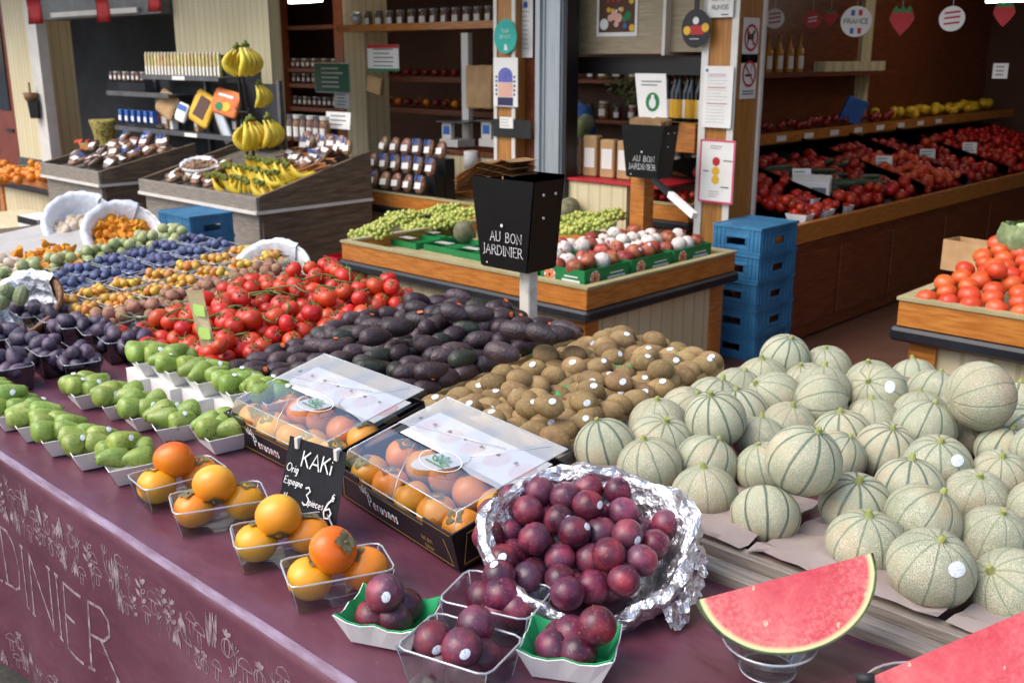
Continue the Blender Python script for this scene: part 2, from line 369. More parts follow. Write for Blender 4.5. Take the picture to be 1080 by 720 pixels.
def lathe(bm, prof, n=16, ysc=1.0, off=(0, 0, 0), fn=None):
    rings = []; ox, oy, oz = off
    for r, z in prof:
        if r < 1e-5: rings.append([bm.verts.new((ox, oy, oz + z))])
        else:
            rg = []
            for k in range(n):
                t = 2 * PI * k / n; q = Vector((r * math.cos(t), r * math.sin(t) * ysc, z))
                if fn: q = fn(q, t)
                rg.append(bm.verts.new(q + Vector(off)))
            rings.append(rg)
    for A, B in zip(rings, rings[1:]):
        if len(A) == 1 and len(B) == 1: continue
        for k in range(n):
            k2 = (k + 1) % n
            if len(A) == 1: bm.faces.new((A[0], B[k], B[k2]))
            elif len(B) == 1: bm.faces.new((A[k2], A[k], B[0]))
            else: bm.faces.new((A[k], B[k], B[k2], A[k2]))
def quad(bm, *p): return bm.faces.new([bm.verts.new(Vector(q)) for q in p])
def disc(bm, c, r, normal, n=14, thick=.0006, ry=None, curve=0):
    """a small flat lozenge of real thickness"""
    c = Vector(c); nn = Vector(normal).normalized(); a = nn.orthogonal().normalized(); b = nn.cross(a)
    ry = ry or r
    top = [bm.verts.new(c + a * r * math.cos(2 * PI * k / n) + b * ry * math.sin(2 * PI * k / n) + nn * (thick - curve)) for k in range(n)]
    bot = [bm.verts.new(c + a * r * math.cos(2 * PI * k / n) + b * ry * math.sin(2 * PI * k / n) - nn * curve * 1.5) for k in range(n)]
    m = bm.verts.new(c + nn * thick)
    for k in range(n):
        bm.faces.new((top[k], top[(k + 1) % n], m)); bm.faces.new((bot[k], bot[(k + 1) % n], top[(k + 1) % n], top[k]))
    bm.faces.new(bot[::-1])
def trayshell(bm, wb, db, wt, dt, h, t=.002, lip=0, wave=0, z0=0, open_bottom=False):
    """open tapered tray with wall thickness"""
    def ring(w, d, z, wv=0):
        out = []; N = 6
        cs = [(-w / 2, -d / 2), (w / 2, -d / 2), (w / 2, d / 2), (-w / 2, d / 2)]
        for i in range(4):
            a = cs[i]; b = cs[(i + 1) % 4]
            for k in range(N):
                f = k / N
                out.append(bm.verts.new((a[0] + (b[0] - a[0]) * f, a[1] + (b[1] - a[1]) * f, z + (wv * math.cos(f * 4 * PI) * .5 + wv * (abs(f - .5) ** 2) * 3 if wv else 0))))
        return out
    rs = [ring(wb, db, z0), ring(wt, dt, z0 + h, wave)]
    if lip: rs.append(ring(wt + 2 * lip, dt + 2 * lip, z0 + h)); rs.append(ring(wt + 2 * lip, dt + 2 * lip, z0 + h + t)); rs.append(ring(wt - 2 * t, dt - 2 * t, z0 + h + t))
    else: rs.append(ring(wt - 2 * t, dt - 2 * t, z0 + h + .0003, wave))
    rs.append(ring(wb - 2 * t, db - 2 * t, z0 + t))
    n = len(rs[0])
    for A, B in zip(rs, rs[1:]):
        for k in range(n): bm.faces.new((A[k], A[(k + 1) % n], B[(k + 1) % n], B[k]))
    bm.faces.new(rs[0][::-1]); bm.faces.new(rs[-1])
def obj(name, bm, mat, parent=None, smooth=False, kind=None):
    me = bpy.data.meshes.new(name)
    bmesh.ops.recalc_face_normals(bm, faces=bm.faces)
    bm.to_mesh(me); bm.free()
    if smooth: me.shade_smooth()
    if mat is not None: me.materials.append(M[mat] if isinstance(mat, str) else mat)
    o = bpy.data.objects.new(name, me); COL.objects.link(o)
    if parent is not None: o.parent = parent
    if kind: o['kind'] = kind
    return o
def tag(o, label, cat, group=None):
    o['label'] = label; o['category'] = cat
    if group: o['group'] = group
    return o
def thing(name, label, cat, loc=(0, 0, 0), rot=(0, 0, 0), group=None):
    o = bpy.data.objects.new(name, None); COL.objects.link(o); o.empty_display_size = .05
    o.location = loc; o.rotation_euler = rot
    return tag(o, label, cat, group)
KIDS = {}
def copy_tree(o, parent=None):
    c = o.copy(); COL.objects.link(c)
    if parent is not None: c.parent = parent
    for ch in o.children: copy_tree(ch, c)
    return c
class Kind:
    """one of a kind built once, then copied with its parts"""
    def __init__(s, root): s.root = root; s.used = False; s.kids = list(root.children)
    def put(s, loc, rot=(0, 0, 0), sc=1, label=None, group=None, parent=None):
        if not s.used: o = s.root; s.used = True
        else:
            o = copy_tree(s.root)
            for k in ('label', 'group'):
                if k in o.keys() and k == 'group': del o['group']
        o.location = loc; o.rotation_euler = rot if not isinstance(rot, Matrix) else rot.to_euler()
        o.scale = (sc, sc, sc) if not isinstance(sc, (tuple, list)) else sc
        if label: o['label'] = label
        if group: o['group'] = group
        if parent is not None:
            o.parent = parent
            for k in ('label', 'category', 'group'):
                if k in o.keys(): del o[k]
        return o
    def drop(s):
        if not s.used:
            for c in list(s.root.children): bpy.data.objects.remove(c)
            bpy.data.objects.remove(s.root)

# thin-stroke lettering -------------------------------------------------
G = {
 'A': (.8, [[(0, 0), (.4, 1), (.8, 0)], [(.15, .36), (.65, .36)]]), 'B': (.6, [[(0, 0), (0, 1), (.35, 1), (.5, .88), (.5, .68), (.35, .54), (0, .54)], [(.35, .54), (.58, .4), (.58, .14), (.4, 0), (0, 0)]]),
 'C': (.75, [[(.75, .85), (.6, .97), (.4, 1), (.15, .87), (0, .5), (.15, .13), (.4, 0), (.6, .03), (.75, .15)]]), 'D': (.75, [[(0, 0), (0, 1), (.3, 1), (.58, .87), (.74, .5), (.58, .13), (.3, 0), (0, 0)]]),
 'E': (.55, [[(.55, 1), (0, 1), (0, 0), (.55, 0)], [(0, .53), (.42, .53)]]), 'F': (.5, [[(.52, 1), (0, 1), (0, 0)], [(0, .53), (.4, .53)]]),
 'G': (.78, [[(.75, .85), (.6, .97), (.4, 1), (.15, .87), (0, .5), (.15, .13), (.4, 0), (.65, .05), (.75, .15), (.75, .45), (.5, .45)]]),
 'H': (.7, [[(0, 0), (0, 1)], [(.7, 0), (.7, 1)], [(0, .53), (.7, .53)]]), 'I': (.06, [[(.03, 0), (.03, 1)]]), 'J': (.3, [[(.28, 1), (.28, .1), (.18, -.12), (.0, -.14)]]), 'K': (.6, [[(0, 0), (0, 1)], [(.58, 1), (0, .45)], [(.18, .6), (.62, 0)]]),
 'L': (.5, [[(0, 1), (0, 0), (.5, 0)]]), 'M': (.9, [[(0, 0), (.08, 1), (.45, .1), (.82, 1), (.9, 0)]]), 'N': (.75, [[(0, 0), (0, 1), (.75, 0), (.75, 1)]]),
 'O': (.85, [[(.42, 0), (.15, .12), (0, .5), (.15, .88), (.42, 1), (.7, .88), (.85, .5), (.7, .12), (.42, 0)]]), 'P': (.55, [[(0, 0), (0, 1), (.35, 1), (.53, .87), (.53, .63), (.35, .5), (0, .5)]]),
 'Q': (.85, [[(.42, 0), (.15, .12), (0, .5), (.15, .88), (.42, 1), (.7, .88), (.85, .5), (.7, .12), (.42, 0)], [(.5, .25), (.85, -.1)]]),
 'R': (.65, [[(0, 0), (0, 1), (.35, 1), (.53, .87), (.53, .65), (.35, .52), (0, .52)], [(.28, .52), (.68, 0)]]), 'S': (.5, [[(.48, .85), (.35, 1), (.15, 1), (.02, .83), (.08, .62), (.4, .42), (.5, .22), (.38, .02), (.15, 0), (0, .15)]]),
 'T': (.65, [[(0, 1), (.65, 1)], [(.32, 1), (.32, 0)]]), 'U': (.7, [[(0, 1), (0, .25), (.15, .03), (.35, 0), (.55, .03), (.7, .25), (.7, 1)]]), 'V': (.75, [[(0, 1), (.38, 0), (.75, 1)]]), 'Y': (.7, [[(0, 1), (.35, .5), (.7, 1)], [(.35, .5), (.35, 0)]]),
 'i': (.08, [[(.04, 0), (.04, .6)], [(.04, .78), (.06, .84)]]), 'e': (.4, [[(0, .3), (.38, .34), (.34, .52), (.2, .6), (.04, .45), (.02, .2), (.18, 0), (.38, .1)]]), 'p': (.4, [[(.04, .6), (.0, -.3)], [(.02, .45), (.2, .6), (.38, .45), (.35, .15), (.18, .02), (.02, .12)]]),
 'c': (.36, [[(.34, .5), (.18, .6), (.02, .4), (.04, .12), (.2, 0), (.36, .1)]]), 's': (.3, [[(.28, .52), (.12, .6), (.04, .45), (.26, .2), (.2, .02), (0, .08)]]), 'r': (.28, [[(.02, 0), (.04, .6)], [(.04, .4), (.14, .56), (.28, .56)]]), 'g': (.4, [[(.36, .5), (.18, .6), (.02, .4), (.06, .1), (.22, .05), (.36, .25)], [(.38, .6), (.34, -.25), (.12, -.32)]]),
 'n': (.38, [[(.02, 0), (.04, .6)], [(.04, .4), (.2, .58), (.33, .45), (.36, 0)]]), 'a': (.4, [[(.36, .5), (.18, .6), (.02, .35), (.08, .04), (.24, .06), (.36, .3)], [(.38, .6), (.36, .1), (.42, 0)]]),
 'o': (.4, [[(.2, 0), (.02, .15), (.04, .48), (.2, .6), (.38, .45), (.36, .12), (.2, 0)]]), 'u': (.4, [[(.02, .6), (.04, .12), (.16, 0), (.34, .2)], [(.36, .6), (.38, 0)]]), 't': (.28, [[(.12, .9), (.1, .1), (.25, .02)], [(0, .6), (.28, .62)]]), 'l': (.1, [[(.04, 1), (.03, .05), (.1, 0)]]), 'd': (.4, [[(.36, .5), (.18, .6), (.02, .35), (.08, .04), (.24, .06), (.36, .3)], [(.38, 1), (.38, 0)]]),
 '3': (.45, [[(.02, .9), (.25, 1), (.42, .82), (.2, .55), (.44, .35), (.38, .05), (.15, 0), (0, .12)]]), '6': (.45, [[(.4, 1), (.12, .65), (.0, .25), (.12, 0), (.36, .04), (.44, .28), (.28, .46), (.06, .35)]]), '0': (.45, [[(.2, 0), (.02, .2), (.04, .8), (.22, 1), (.42, .8), (.4, .2), (.2, 0)]]), '1': (.2, [[(0, .8), (.12, 1), (.1, 0)]]),
 '/': (.35, [[(0, -.05), (.35, 1)]]), '%': (.6, [[(.1, 0), (.5, 1)], [(.05, .8), (.15, .95), (.2, .7), (.05, .8)], [(.42, .2), (.52, .3), (.55, .05), (.42, .2)]]),
 '€': (.5, [[(.5, .9), (.3, 1), (.12, .75), (.1, .25), (.28, 0), (.5, .1)], [(0, .6), (.36, .62)], [(0, .42), (.34, .42)]]), '.': (.06, [[(.03, 0), (.05, .06)]]), "'": (.08, [[(.06, 1), (.02, .82)]]), '-': (.3, [[(0, .45), (.3, .45)]]), '`': (.1, [[(0, .9), (.1, .75)]])}
SERIF = 'ABDEFHIJKLMNPRTUVY'
def strip2(pts, wd):
    out = []; n = len(pts)
    for i, (x, y) in enumerate(pts):
        a = pts[max(i - 1, 0)]; b = pts[min(i + 1, n - 1)]
        dx, dy = b[0] - a[0], b[1] - a[1]; l = math.hypot(dx, dy) or 1
        out.append(((x - dy / l * wd / 2, y + dx / l * wd / 2), (x + dy / l * wd / 2, y - dx / l * wd / 2)))
    return out
def draw(bm, strokes, wd, fmap):
    for j, pts in enumerate(strokes):
        s = strip2(pts, wd); h = (j % 7) * .00012
        vs = [(bm.verts.new(fmap(a[0], a[1], h)), bm.verts.new(fmap(b[0], b[1], h))) for a, b in s]
        for (a, b), (c, d) in zip(vs, vs[1:]): bm.faces.new((a, b, d, c))
def letters(s, hgt, gap=.22, serif=False, jit=0, slant=0, space=.5):
    out = []; x = 0
    for ch in s:
        if ch == ' ': x += space * hgt; continue
        wd, st = G[ch]
        jy = random.uniform(-jit, jit) * hgt
        for p in st: out.append([((x + (u + slant * v) * hgt), v * hgt + jy) for u, v in p])
        if serif and ch in SERIF:
            for p in st:
                for (u, v) in (p[0], p[-1]):
                    if v in (0, 1): out.append([(x + (u - .09) * hgt, v * hgt), (x + (u + .09) * hgt, v * hgt)])
        x += (wd + gap) * hgt
    return out, x - gap * hgt
def planemap(o, xd, yd, lift=.0012):
    o = Vector(o); xd = Vector(xd).normalized(); yd = Vector(yd).normalized(); n = xd.cross(yd)
    return lambda u, v, h: o + xd * u + yd * v + n * (lift + h)
def bars(bm, fm, x0, x1, y0, y1, n, thick=.35, ragged=.3):
    """rows of small print too fine to read"""
    for i in range(n):
        y = y1 - (i + .5) * (y1 - y0) / n; hh = (y1 - y0) / n * thick / 2; xe = x1 - random.random() * ragged * (x1 - x0)
        bm.faces.new([bm.verts.new(fm(a, b, 0)) for a, b in ((x0, y - hh), (xe, y - hh), (xe, y + hh), (x0, y + hh))])
def flat(bm, fm, pts, h=0): bm.faces.new([bm.verts.new(fm(a, b, h)) for a, b in pts])
def circ(cx, cy, r, n=20, ry=None): return [(cx + r * math.cos(2 * PI * k / n), cy + (ry or r) * math.sin(2 * PI * k / n)) for k in range(n)]

# piles -----------------------------------------------------------------
def relax(P, it=40, k=.5, tol=.97, zmove=False):
    for _ in range(it):
        for i in range(len(P)):
            a = P[i]
            for j in range(i + 1, len(P)):
                b = P[j]; dx = b[0] - a[0]; dy = b[1] - a[1]
                if abs(dx) > .2 or abs(dy) > .2: continue
                dz = b[2] - a[2]; m = (a[3] + b[3]) * tol
                d = math.sqrt(dx * dx + dy * dy + dz * dz) or 1e-4
                if d < m:
                    dh = math.hypot(dx, dy) or 1e-4; s = (m - d) * k * .5
                    ux, uy = dx / dh, dy / dh
                    a[0] -= ux * s; a[1] -= uy * s; b[0] += ux * s; b[1] += uy * s
    return P
def rrot(): return (random.uniform(0, 6.28), random.uniform(0, 6.28), random.uniform(0, 6.28))
# ================================================================== SETTING
def X(px, Y, py=100): return aty(px, py, Y).x
def Z(px, py, Y): return aty(px, py, Y).z
bm = bmesh.new(); bmesh.ops.create_grid(bm, x_segments=1, y_segments=1, size=150)
obj('ground', bm, 'asphalt', kind='structure')
bm = bmesh.new(); bb(bm, -15, 6, 3.0, 12.5, -.2, .006); obj('shop_floor', bm, 'tile', kind='structure')

FY = 5.25
shop = thing('shop_building', 'dark greengrocer shop with wooden posts, cream columns and an open front behind the stalls', 'building', (-4, FY, 0))
def part(name, mat, boxes, parent=shop, bev=0):
    b = bmesh.new()
    for q in boxes: bb(b, *q, bev)
    if parent is not None and parent.type == 'EMPTY':
        bmesh.ops.translate(b, verts=b.verts, vec=-Vector(parent.location))
    return obj(name, b, mat, parent)
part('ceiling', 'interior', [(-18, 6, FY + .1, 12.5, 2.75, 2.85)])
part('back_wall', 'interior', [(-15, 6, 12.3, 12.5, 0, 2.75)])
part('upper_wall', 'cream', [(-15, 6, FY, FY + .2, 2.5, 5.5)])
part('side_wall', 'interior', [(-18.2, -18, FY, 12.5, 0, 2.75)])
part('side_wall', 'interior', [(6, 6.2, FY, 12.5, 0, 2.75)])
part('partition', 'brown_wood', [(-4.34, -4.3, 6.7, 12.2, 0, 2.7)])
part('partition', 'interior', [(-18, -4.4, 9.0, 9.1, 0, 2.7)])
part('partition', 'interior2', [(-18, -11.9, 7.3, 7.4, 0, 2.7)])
# posts
xb0, xb1, xb2 = X(741, FY), X(775, FY), X(775, FY)
pB = part('wooden_post', 'post_wood', [(xb0, xb1, FY, FY + .27, 0, 2.5)])
part('post_edging', 'white_metal', [(xb0 - .012, xb0 + .035, FY - .012, FY - .002, 0, 2.5), (xb1 - .035, xb1 + .008, FY - .012, FY - .002, 0, 2.5), (xb1 + .002, xb1 + .02, FY + .25, FY + .275, 0, 2.5)])
xa0, xa1 = X(523, FY), X(543, FY)
part('wooden_post', 'post_wood', [(xa0, xa1, FY, FY + .25, 0, 2.5)])
part('post_edging', 'white_metal', [(xa0 - .01, xa0 + .02, FY - .012, FY - .002, 0, 2.5), (xa1 - .02, xa1 + .012, FY - .012, FY - .002, 0, 2.5)])
part('post_panel', 'brown_wood', [(xa1 + .012, X(563, FY), FY + .1, FY + .14, 0, 2.5)])
xm0, xm1 = X(563, FY), X(592, FY)
part('metal_guide_post', 'alu', [(xm0, xm1, FY + .02, FY + .12, 0, 2.5), (xm0 + .01, xm0 + .05, FY, FY + .02, 0, 2.5), (xm0 + .075, xm0 + .082, FY + .01, FY + .02, 0, 2.5), (xm1 - .07, xm1 - .02, FY, FY + .02, 0, 2.5)])
part('post_seal', 'black_board', [(xm1, xm1 + .035, FY + .01, FY + .13, 0, 2.5)])
# black weight plate on the first post
zz = Z(540, 137, FY)
part('post_band', 'black_board', [(xa0 - .004, xm0 - .003, FY - .024, FY - .013, zz - .05, zz + .07)])
# cream columns
part('cream_column', 'cream', [(X(277, FY), X(288, FY), FY, FY + .12, 0, 2.5)])
part('cream_panel', 'cream', [(X(188, FY), X(276.5, FY), FY + .02, FY + .2, Z(230, 58, FY), 2.5)])
part('rear_board', 'black_board', [(X(205, FY) + .5, X(276.5, FY), FY + .06, FY + .12, .3, Z(230, 58, FY) - .01)])
part('cream_column', 'cream', [(X(22, FY), X(47, FY), FY - .1, FY + .4, .45, 2.5)])
part('column_base', 'steel_dark', [(X(22, FY) - .02, X(47, FY) + .02, FY - .12, FY + .42, 0, .45)])
part('downpipe', 'white_metal', [(X(50, FY), X(60, FY), FY - .15, FY - .03, 0, 2.5)])
d = part('door', 'door_red', [(-14.6, X(12, FY) + .35, FY - .02, FY + .04, 0, 2.5)])
b = bmesh.new(); bb(b, -.45, -.12, -.006, .006, -.35, .9); o_ = obj('door_pane', b, 'glass_dark', d); o_.location = (X(12, FY) + 4 + .1, -.03, 1.35)
b = bmesh.new(); bb(b, -.1, .1, -.01, .01, -.02, .02); o_ = obj('letter_slot', b, 'black_board', d); o_.location = (X(12, FY) + 4 - .1, -.03, .75)
part('white_wall', 'white_metal', [(-15, -14.6, FY - .05, FY + .1, 0, 2.5)])
# shutter box under the beam, left bay
part('lintel', 'steel_dark', [(X(60, FY), X(187, FY), FY - .1, FY + .2, Z(120, 18, FY), 2.5)])
part('lintel_strip', 'white_metal', [(X(75, FY), X(165, FY), FY - .13, FY - .102, Z(120, 16, FY) , Z(120, 16, FY) + .05)])
# hanging cabinet between the posts
cy0 = 5.5
cab = thing('wall_cabinet', 'beige wood-grained cabinet hanging over the bay between the two posts', 'cabinet', (-4, cy0, 1.6))
M['beige_wood'] = basic('beige_wood_grain', '#8f8064', '#ab9c80', 4, .5, stretch=(1.5, 3, 30))
zc = Z(640, 57, cy0)
part('cabinet_front', 'beige_wood', [(X(592, cy0), X(697, cy0), cy0, cy0 + .6, zc, 2.6)], cab)
part('cabinet_corner', 'white_metal', [(X(697, cy0), X(700, cy0), cy0 - .01, cy0 + .6, zc - .01, 2.6)], cab)
part('cabinet_return', 'beige_wood', [(X(700, cy0), X(741, cy0) + .05, cy0 + .05, cy0 + .6, zc + .01, 2.6)], cab)
part('cabinet_base', 'black_board', [(X(592, cy0), X(741, cy0) + .05, cy0 + .08, cy0 + .6, zc - .13, zc - .02)], cab)
# awning over the stands: real shade-giver in front of the shop, above the frame
awn = thing('shop_awning', 'dark red awning sloping out over the shop stands above the picture', 'awning', (-4, FY, 2.7))
b = bmesh.new()
for (xx0, xx1) in ((-15, 6),):
    vs = [b.verts.new(v) for v in ((xx0 + 4, 0, .35), (xx1 + 4, 0, .35), (xx1 + 4, -1.1, .05), (xx0 + 4, -1.1, .05))]
    f = b.faces.new(vs); bmesh.ops.solidify(b, geom=[f], thickness=.02)
M['awning'] = basic('dark_red_canvas', '#571a1c', '#651f22', 8, .85)
obj('canopy', b, 'awning', awn)

# ================================================================== STANDS
def stand(x0, x1, y0, y1, zt, label, group=None, tray=.07):
    t = thing('produce_stand', label, 'stand', (x0, y0, 0), (0, 0, 0), group)
    W, D = x1 - x0, y1 - y0
    b = bmesh.new()
    for q in ((0, W, 0, .035), (0, W, D - .035, D), (0, .035, .035, D - .035), (W - .035, W, .035, D - .035)): bb(b, *q, zt - .11, zt - .012, .003)
    obj('wooden_rim', b, 'orange_wood', t)
    b = bmesh.new()
    for q in ((-.006, W + .006, -.006, .04), (-.006, W + .006, D - .04, D + .006), (-.006, .04, .04, D - .04), (W - .04, W + .006, .04, D - .04)): bb(b, *q, zt - .012, zt)
    obj('rim_cap', b, 'rim_wood', t)
    b = bmesh.new(); bb(b, .035, W - .035, .035, D - .035, zt - .11, zt - tray); obj('tray', b, 'rim_wood', t)
    b = bmesh.new(); bb(b, -.02, W + .02, -.02, D + .02, zt - .165, zt - .112, .012); obj('bumper', b, 'bumper', t)
    b = bmesh.new()
    for q in ((.12, W - .12, .06, .1), (.12, W - .12, D - .1, D - .06), (W - .1, W - .06, .12, D - .12), (.06, .1, .12, D - .12)): bb(b, *q, .1, zt - .165)
    obj('cream_panel', b, 'cream', t)
    for (px, py) in ((.09, .09), (W - .09, .09), (.09, D - .09), (W - .09, D - .09)):
        b = bmesh.new(); bb(b, px - .05, px + .05, py - .05, py + .05, 0, zt - .167); obj('corner_post', b, 'orange_wood', t)
    b = bmesh.new(); bb(b, .15, W - .15, .12, D - .12, .02, .1); obj('plinth', b, 'brown_wood', t)
    return t
ZG = .65; GX0, GX1, GY0, GY1 = -4.66, -2.86, 3.50, 4.75
stand(GX0, GX1, GY0, GY1, ZG, 'cream panelled stand with orange wood rim holding grapes and pomegranates in the middle')
ZT = .80; TX0, TY0 = -1.50, 3.65
stand(TX0, .3, TY0, TY0 + .95, ZT, 'cream panelled stand with orange wood rim holding big tomatoes at the right edge')
# far-left stands
q0 = at(60, 190, .55); stand(q0.x - 1.6, q0.x, q0.y, q0.y + .9, .55, 'cream stand at the far left edge heaped with oranges')
# stand behind grapes with sweets
CY_ = 5.0; zc_ = Z(420, 204, CY_)
stand(X(372, CY_), X(520, CY_), CY_, CY_ + .6, zc_, 'cream stand with orange wood rim carrying the rack of dried fruit bags')

# grey wooden inclined display boxes
def crate_stand(x0, x1, y0, y1, zb, hf, hb, label):
    """tilted wooden display: low front board, rising side boards, cupboard below"""
    t = thing('wooden_display', label, 'display stand', (x0, y0, 0), (0, 0, 0), 'grey wooden displays at the back left')
    W, D = x1 - x0, y1 - y0
    b = bmesh.new(); bb(b, 0, W, 0, .03, zb, zb + hf, .003); obj('front_board', b, 'grey_wood', t)
    for xx in (0, W - .03):
        b = bmesh.new(); vs = [(xx, .031, zb), (xx, D, zb), (xx, D, zb + hb), (xx, .031, zb + hf + .005)]
        f = b.faces.new([b.verts.new(v) for v in vs]); r = bmesh.ops.extrude_face_region(b, geom=[f]); bmesh.ops.translate(b, verts=[v for v in r['geom'] if isinstance(v, bmesh.types.BMVert)], vec=(.03, 0, 0))
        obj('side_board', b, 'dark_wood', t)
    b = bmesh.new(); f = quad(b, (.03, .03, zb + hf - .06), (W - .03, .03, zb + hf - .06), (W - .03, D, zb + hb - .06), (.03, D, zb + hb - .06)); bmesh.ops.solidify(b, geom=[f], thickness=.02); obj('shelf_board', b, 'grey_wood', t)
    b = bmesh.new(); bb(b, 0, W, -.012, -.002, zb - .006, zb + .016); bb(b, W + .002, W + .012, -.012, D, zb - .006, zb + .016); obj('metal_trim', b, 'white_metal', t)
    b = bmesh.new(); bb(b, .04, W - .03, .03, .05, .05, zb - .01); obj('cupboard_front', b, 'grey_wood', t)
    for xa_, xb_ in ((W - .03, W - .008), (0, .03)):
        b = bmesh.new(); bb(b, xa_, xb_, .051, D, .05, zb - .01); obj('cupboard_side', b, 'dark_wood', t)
    return t
c1 = at(271, 226, .62)
D1X0, D1X1, D1Y0, D1Y1 = at(131, 205, .62).x, c1.x, c1.y, c1.y + 1.0
crate_stand(D1X0, D1X1, D1Y0, D1Y1, .62, .11, .36, 'grey weathered wooden display with dark right side, bananas lying in it')
c2 = at(105, 197, .62)
crate_stand(at(40, 186, .62).x, c2.x, c2.y, c2.y + .9, .62, .12, .3, 'grey weathered wooden display further left with bags of mixed snacks')
D2 = (at(40, 186, .62).x, c2.x, c2.y, c2.y + .9)
def zD1(y): return .62 + .11 - .05 + .25 * (y - D1Y0) / (D1Y1 - D1Y0)
def zD2(y): return .62 + .12 - .05 + .18 * (y - D2[2]) / (D2[3] - D2[2])

# red-brown counter of the right bay
cnt = thing('fruit_counter', 'long dark red-brown wooden counter of red fruit running into the shop at right', 'counter', (-2.82, 4.75, 0))
part('counter_front', 'brown_wood', [(-3.14, -2.84, 5.1, 5.55, .02, .60), (-3.6, -2.84, 5.55, 11.5, .02, .60)], cnt)
for yy in (5.1, 5.85, 6.6, 7.5, 8.4, 9.3):
    part('panel', 'brown_wood', [(-2.839, -2.828, yy + .08, yy + .8, .1, .54)], cnt, .004)
part('counter_edge', 'orange_wood', [(-2.86, -2.82, 5.08, 11.5, .61, .72)], cnt)
b = bmesh.new(); f = quad(b, (-.045, .85, .66), (-.045, 6.7, .66), (-1.2, 6.7, .98), (-1.2, .85, .98)); bmesh.ops.solidify(b, geom=[f], thickness=.02); obj('counter_bed', b, 'black_board', cnt)
def zC(x): return .67 + .277 * (-2.865 - x)
# back shelves of the right bay
rs = thing('wall_shelving', 'dark wooden wall shelving above the red fruit counter with rows of fruit and bottles', 'shelving', (-4.28, 5.8, 0))
part('shelf', 'brown_wood', [(-4.28, -3.9, 6.1, 12, 1.06, 1.10)], rs)
part('shelf', 'brown_wood', [(-4.28, -3.98, 6.1, 9.2, 1.50, 1.53)], rs)
part('shelf_edge', 'orange_wood', [(-3.899, -3.88, 6.1, 12, 1.03, 1.11)], rs)
part('shelf', 'brown_wood', [(-4.28, -3.95, 6.1, 9.5, .84, .86)], rs)
for i in range(9):
    yy = 6.5 + i * .42
    part('price_tag', 'paper', [(-3.879, -3.876, yy, yy + .14, 1.045, 1.085)], rs)
# pale posts deep in the shop
for (px, Yp) in ((902, 9.0),):
    part('interior_post', 'cream', [(X(px - 7, Yp, 50), X(px + 7, Yp, 50), Yp, Yp + .2, 0, 2.75)])
for px in (852, 940, 970, 1015): part('interior_frame', 'brown_wood', [(X(px - 5, 11.8, 60), X(px + 5, 11.8, 60), 11.8, 12.0, 0, 2.75)])
# ================================================================== FRONT TABLE
ZTB = .79
tb = thing('market_table', 'long trestle table hidden under the purple oilcloth at the front', 'table', (-2.4, 1.2, 0))
b = bmesh.new(); bb(b, -3.2, 3.2, -.40, 1.1, ZTB - .045, ZTB - .006); obj('table_top', b, 'dark_wood', tb)
for xx in (-3.0, -1.2, .6, 2.6):
    for yy in (-.3, 1.0):
        b = bmesh.new(); bb(b, xx - .025, xx + .025, yy - .025, yy + .025, 0, ZTB - .046); obj('leg', b, 'dark_wood', tb)
CF = .765
def cloth_y(x, z):
    k = max(0, min(1, (ZTB - z) / .5))
    return CF - .004 - k * (.014 + .013 * math.sin(x * 9 + .6) + .008 * math.sin(x * 23 + 1.1 + z * 2))
b = bmesh.new(); NX = 440; prof = []
x0, x1 = -5.4, .9
for i in range(34): prof.append(('t', 2.3 - (2.3 - CF - .012) * (i / 33)))
prof += [('e', a) for a in (20, 45, 70)]
for i in range(44): prof.append(('f', ZTB - .012 - (ZTB - .012 - .20) * i / 43))
rows = []
for i in range(NX + 1):
    x = x0 + (x1 - x0) * i / NX; r = []
    for k, v in prof:
        if k == 't':
            z = ZTB + .004 * noise.noise((x * 5, v * 9, 0)) + .0028 * noise.noise((x * 14 + v * 6, v * 26, 3)); r.append(b.verts.new((x, v, z)))
        elif k == 'e':
            a = R(v); r.append(b.verts.new((x, CF + .012 - .014 * math.sin(a), ZTB - .012 + .012 * math.cos(a) + .0025 * noise.noise((x * 6, 0, 7)))))
        else: r.append(b.verts.new((x, cloth_y(x, v), v + (.012 * math.sin(x * 4) * (v < .3)))))
    rows.append(r)
for A, B in zip(rows, rows[1:]):
    for k in range(len(prof) - 1): b.faces.new((A[k], A[k + 1], B[k + 1], B[k]))
cl = obj('tablecloth', b, 'cloth', None, True); tag(cl, 'purple oilcloth printed with white lettering and vegetables draped over the front table', 'tablecloth')
fcl = lambda u, v, h: Vector((u, cloth_y(u, v) - .0005 - h * .6, v))
# lettering: JARDINIER runs along the hanging front
b = bmesh.new()
st, wdt = letters('JARDINIER', .15, .30, True)
stD, wD = letters('JAR', .15, .30, True)
sc = .57 / (letters('DINIER', .15, .30, True)[1])
xo = -2.375 - (wD + .15 * .30) * sc
st = [[(xo + u * sc, .445 + v * 1.0) for u, v in p] for p in st]
def dense(p, m=.012):
    o = [p[0]]
    for a, c in zip(p, p[1:]):
        n = max(1, int(math.hypot(c[0] - a[0], c[1] - a[1]) / m))
        o += [(a[0] + (c[0] - a[0]) * k / n, a[1] + (c[1] - a[1]) * k / n) for k in range(1, n + 1)]
    return o
draw(b, [dense(p) for p in st], .007, fcl)
obj('lettering', b, 'cloth_print', cl); b = bmesh.new()
st, w1 = letters('AU BON', .15, .30, True)
draw(b, [dense([(-3.62 + u * sc, .445 + v) for u, v in p]) for p in st], .007, fcl)
obj('lettering', b, 'cloth_print', cl); b = bmesh.new()
st, w1 = letters('Q', .15); draw(b, [dense([(-1.72 + u, .335 + v) for u, v in p]) for p in st], .007, fcl)
obj('lettering', b, 'cloth_print', cl)
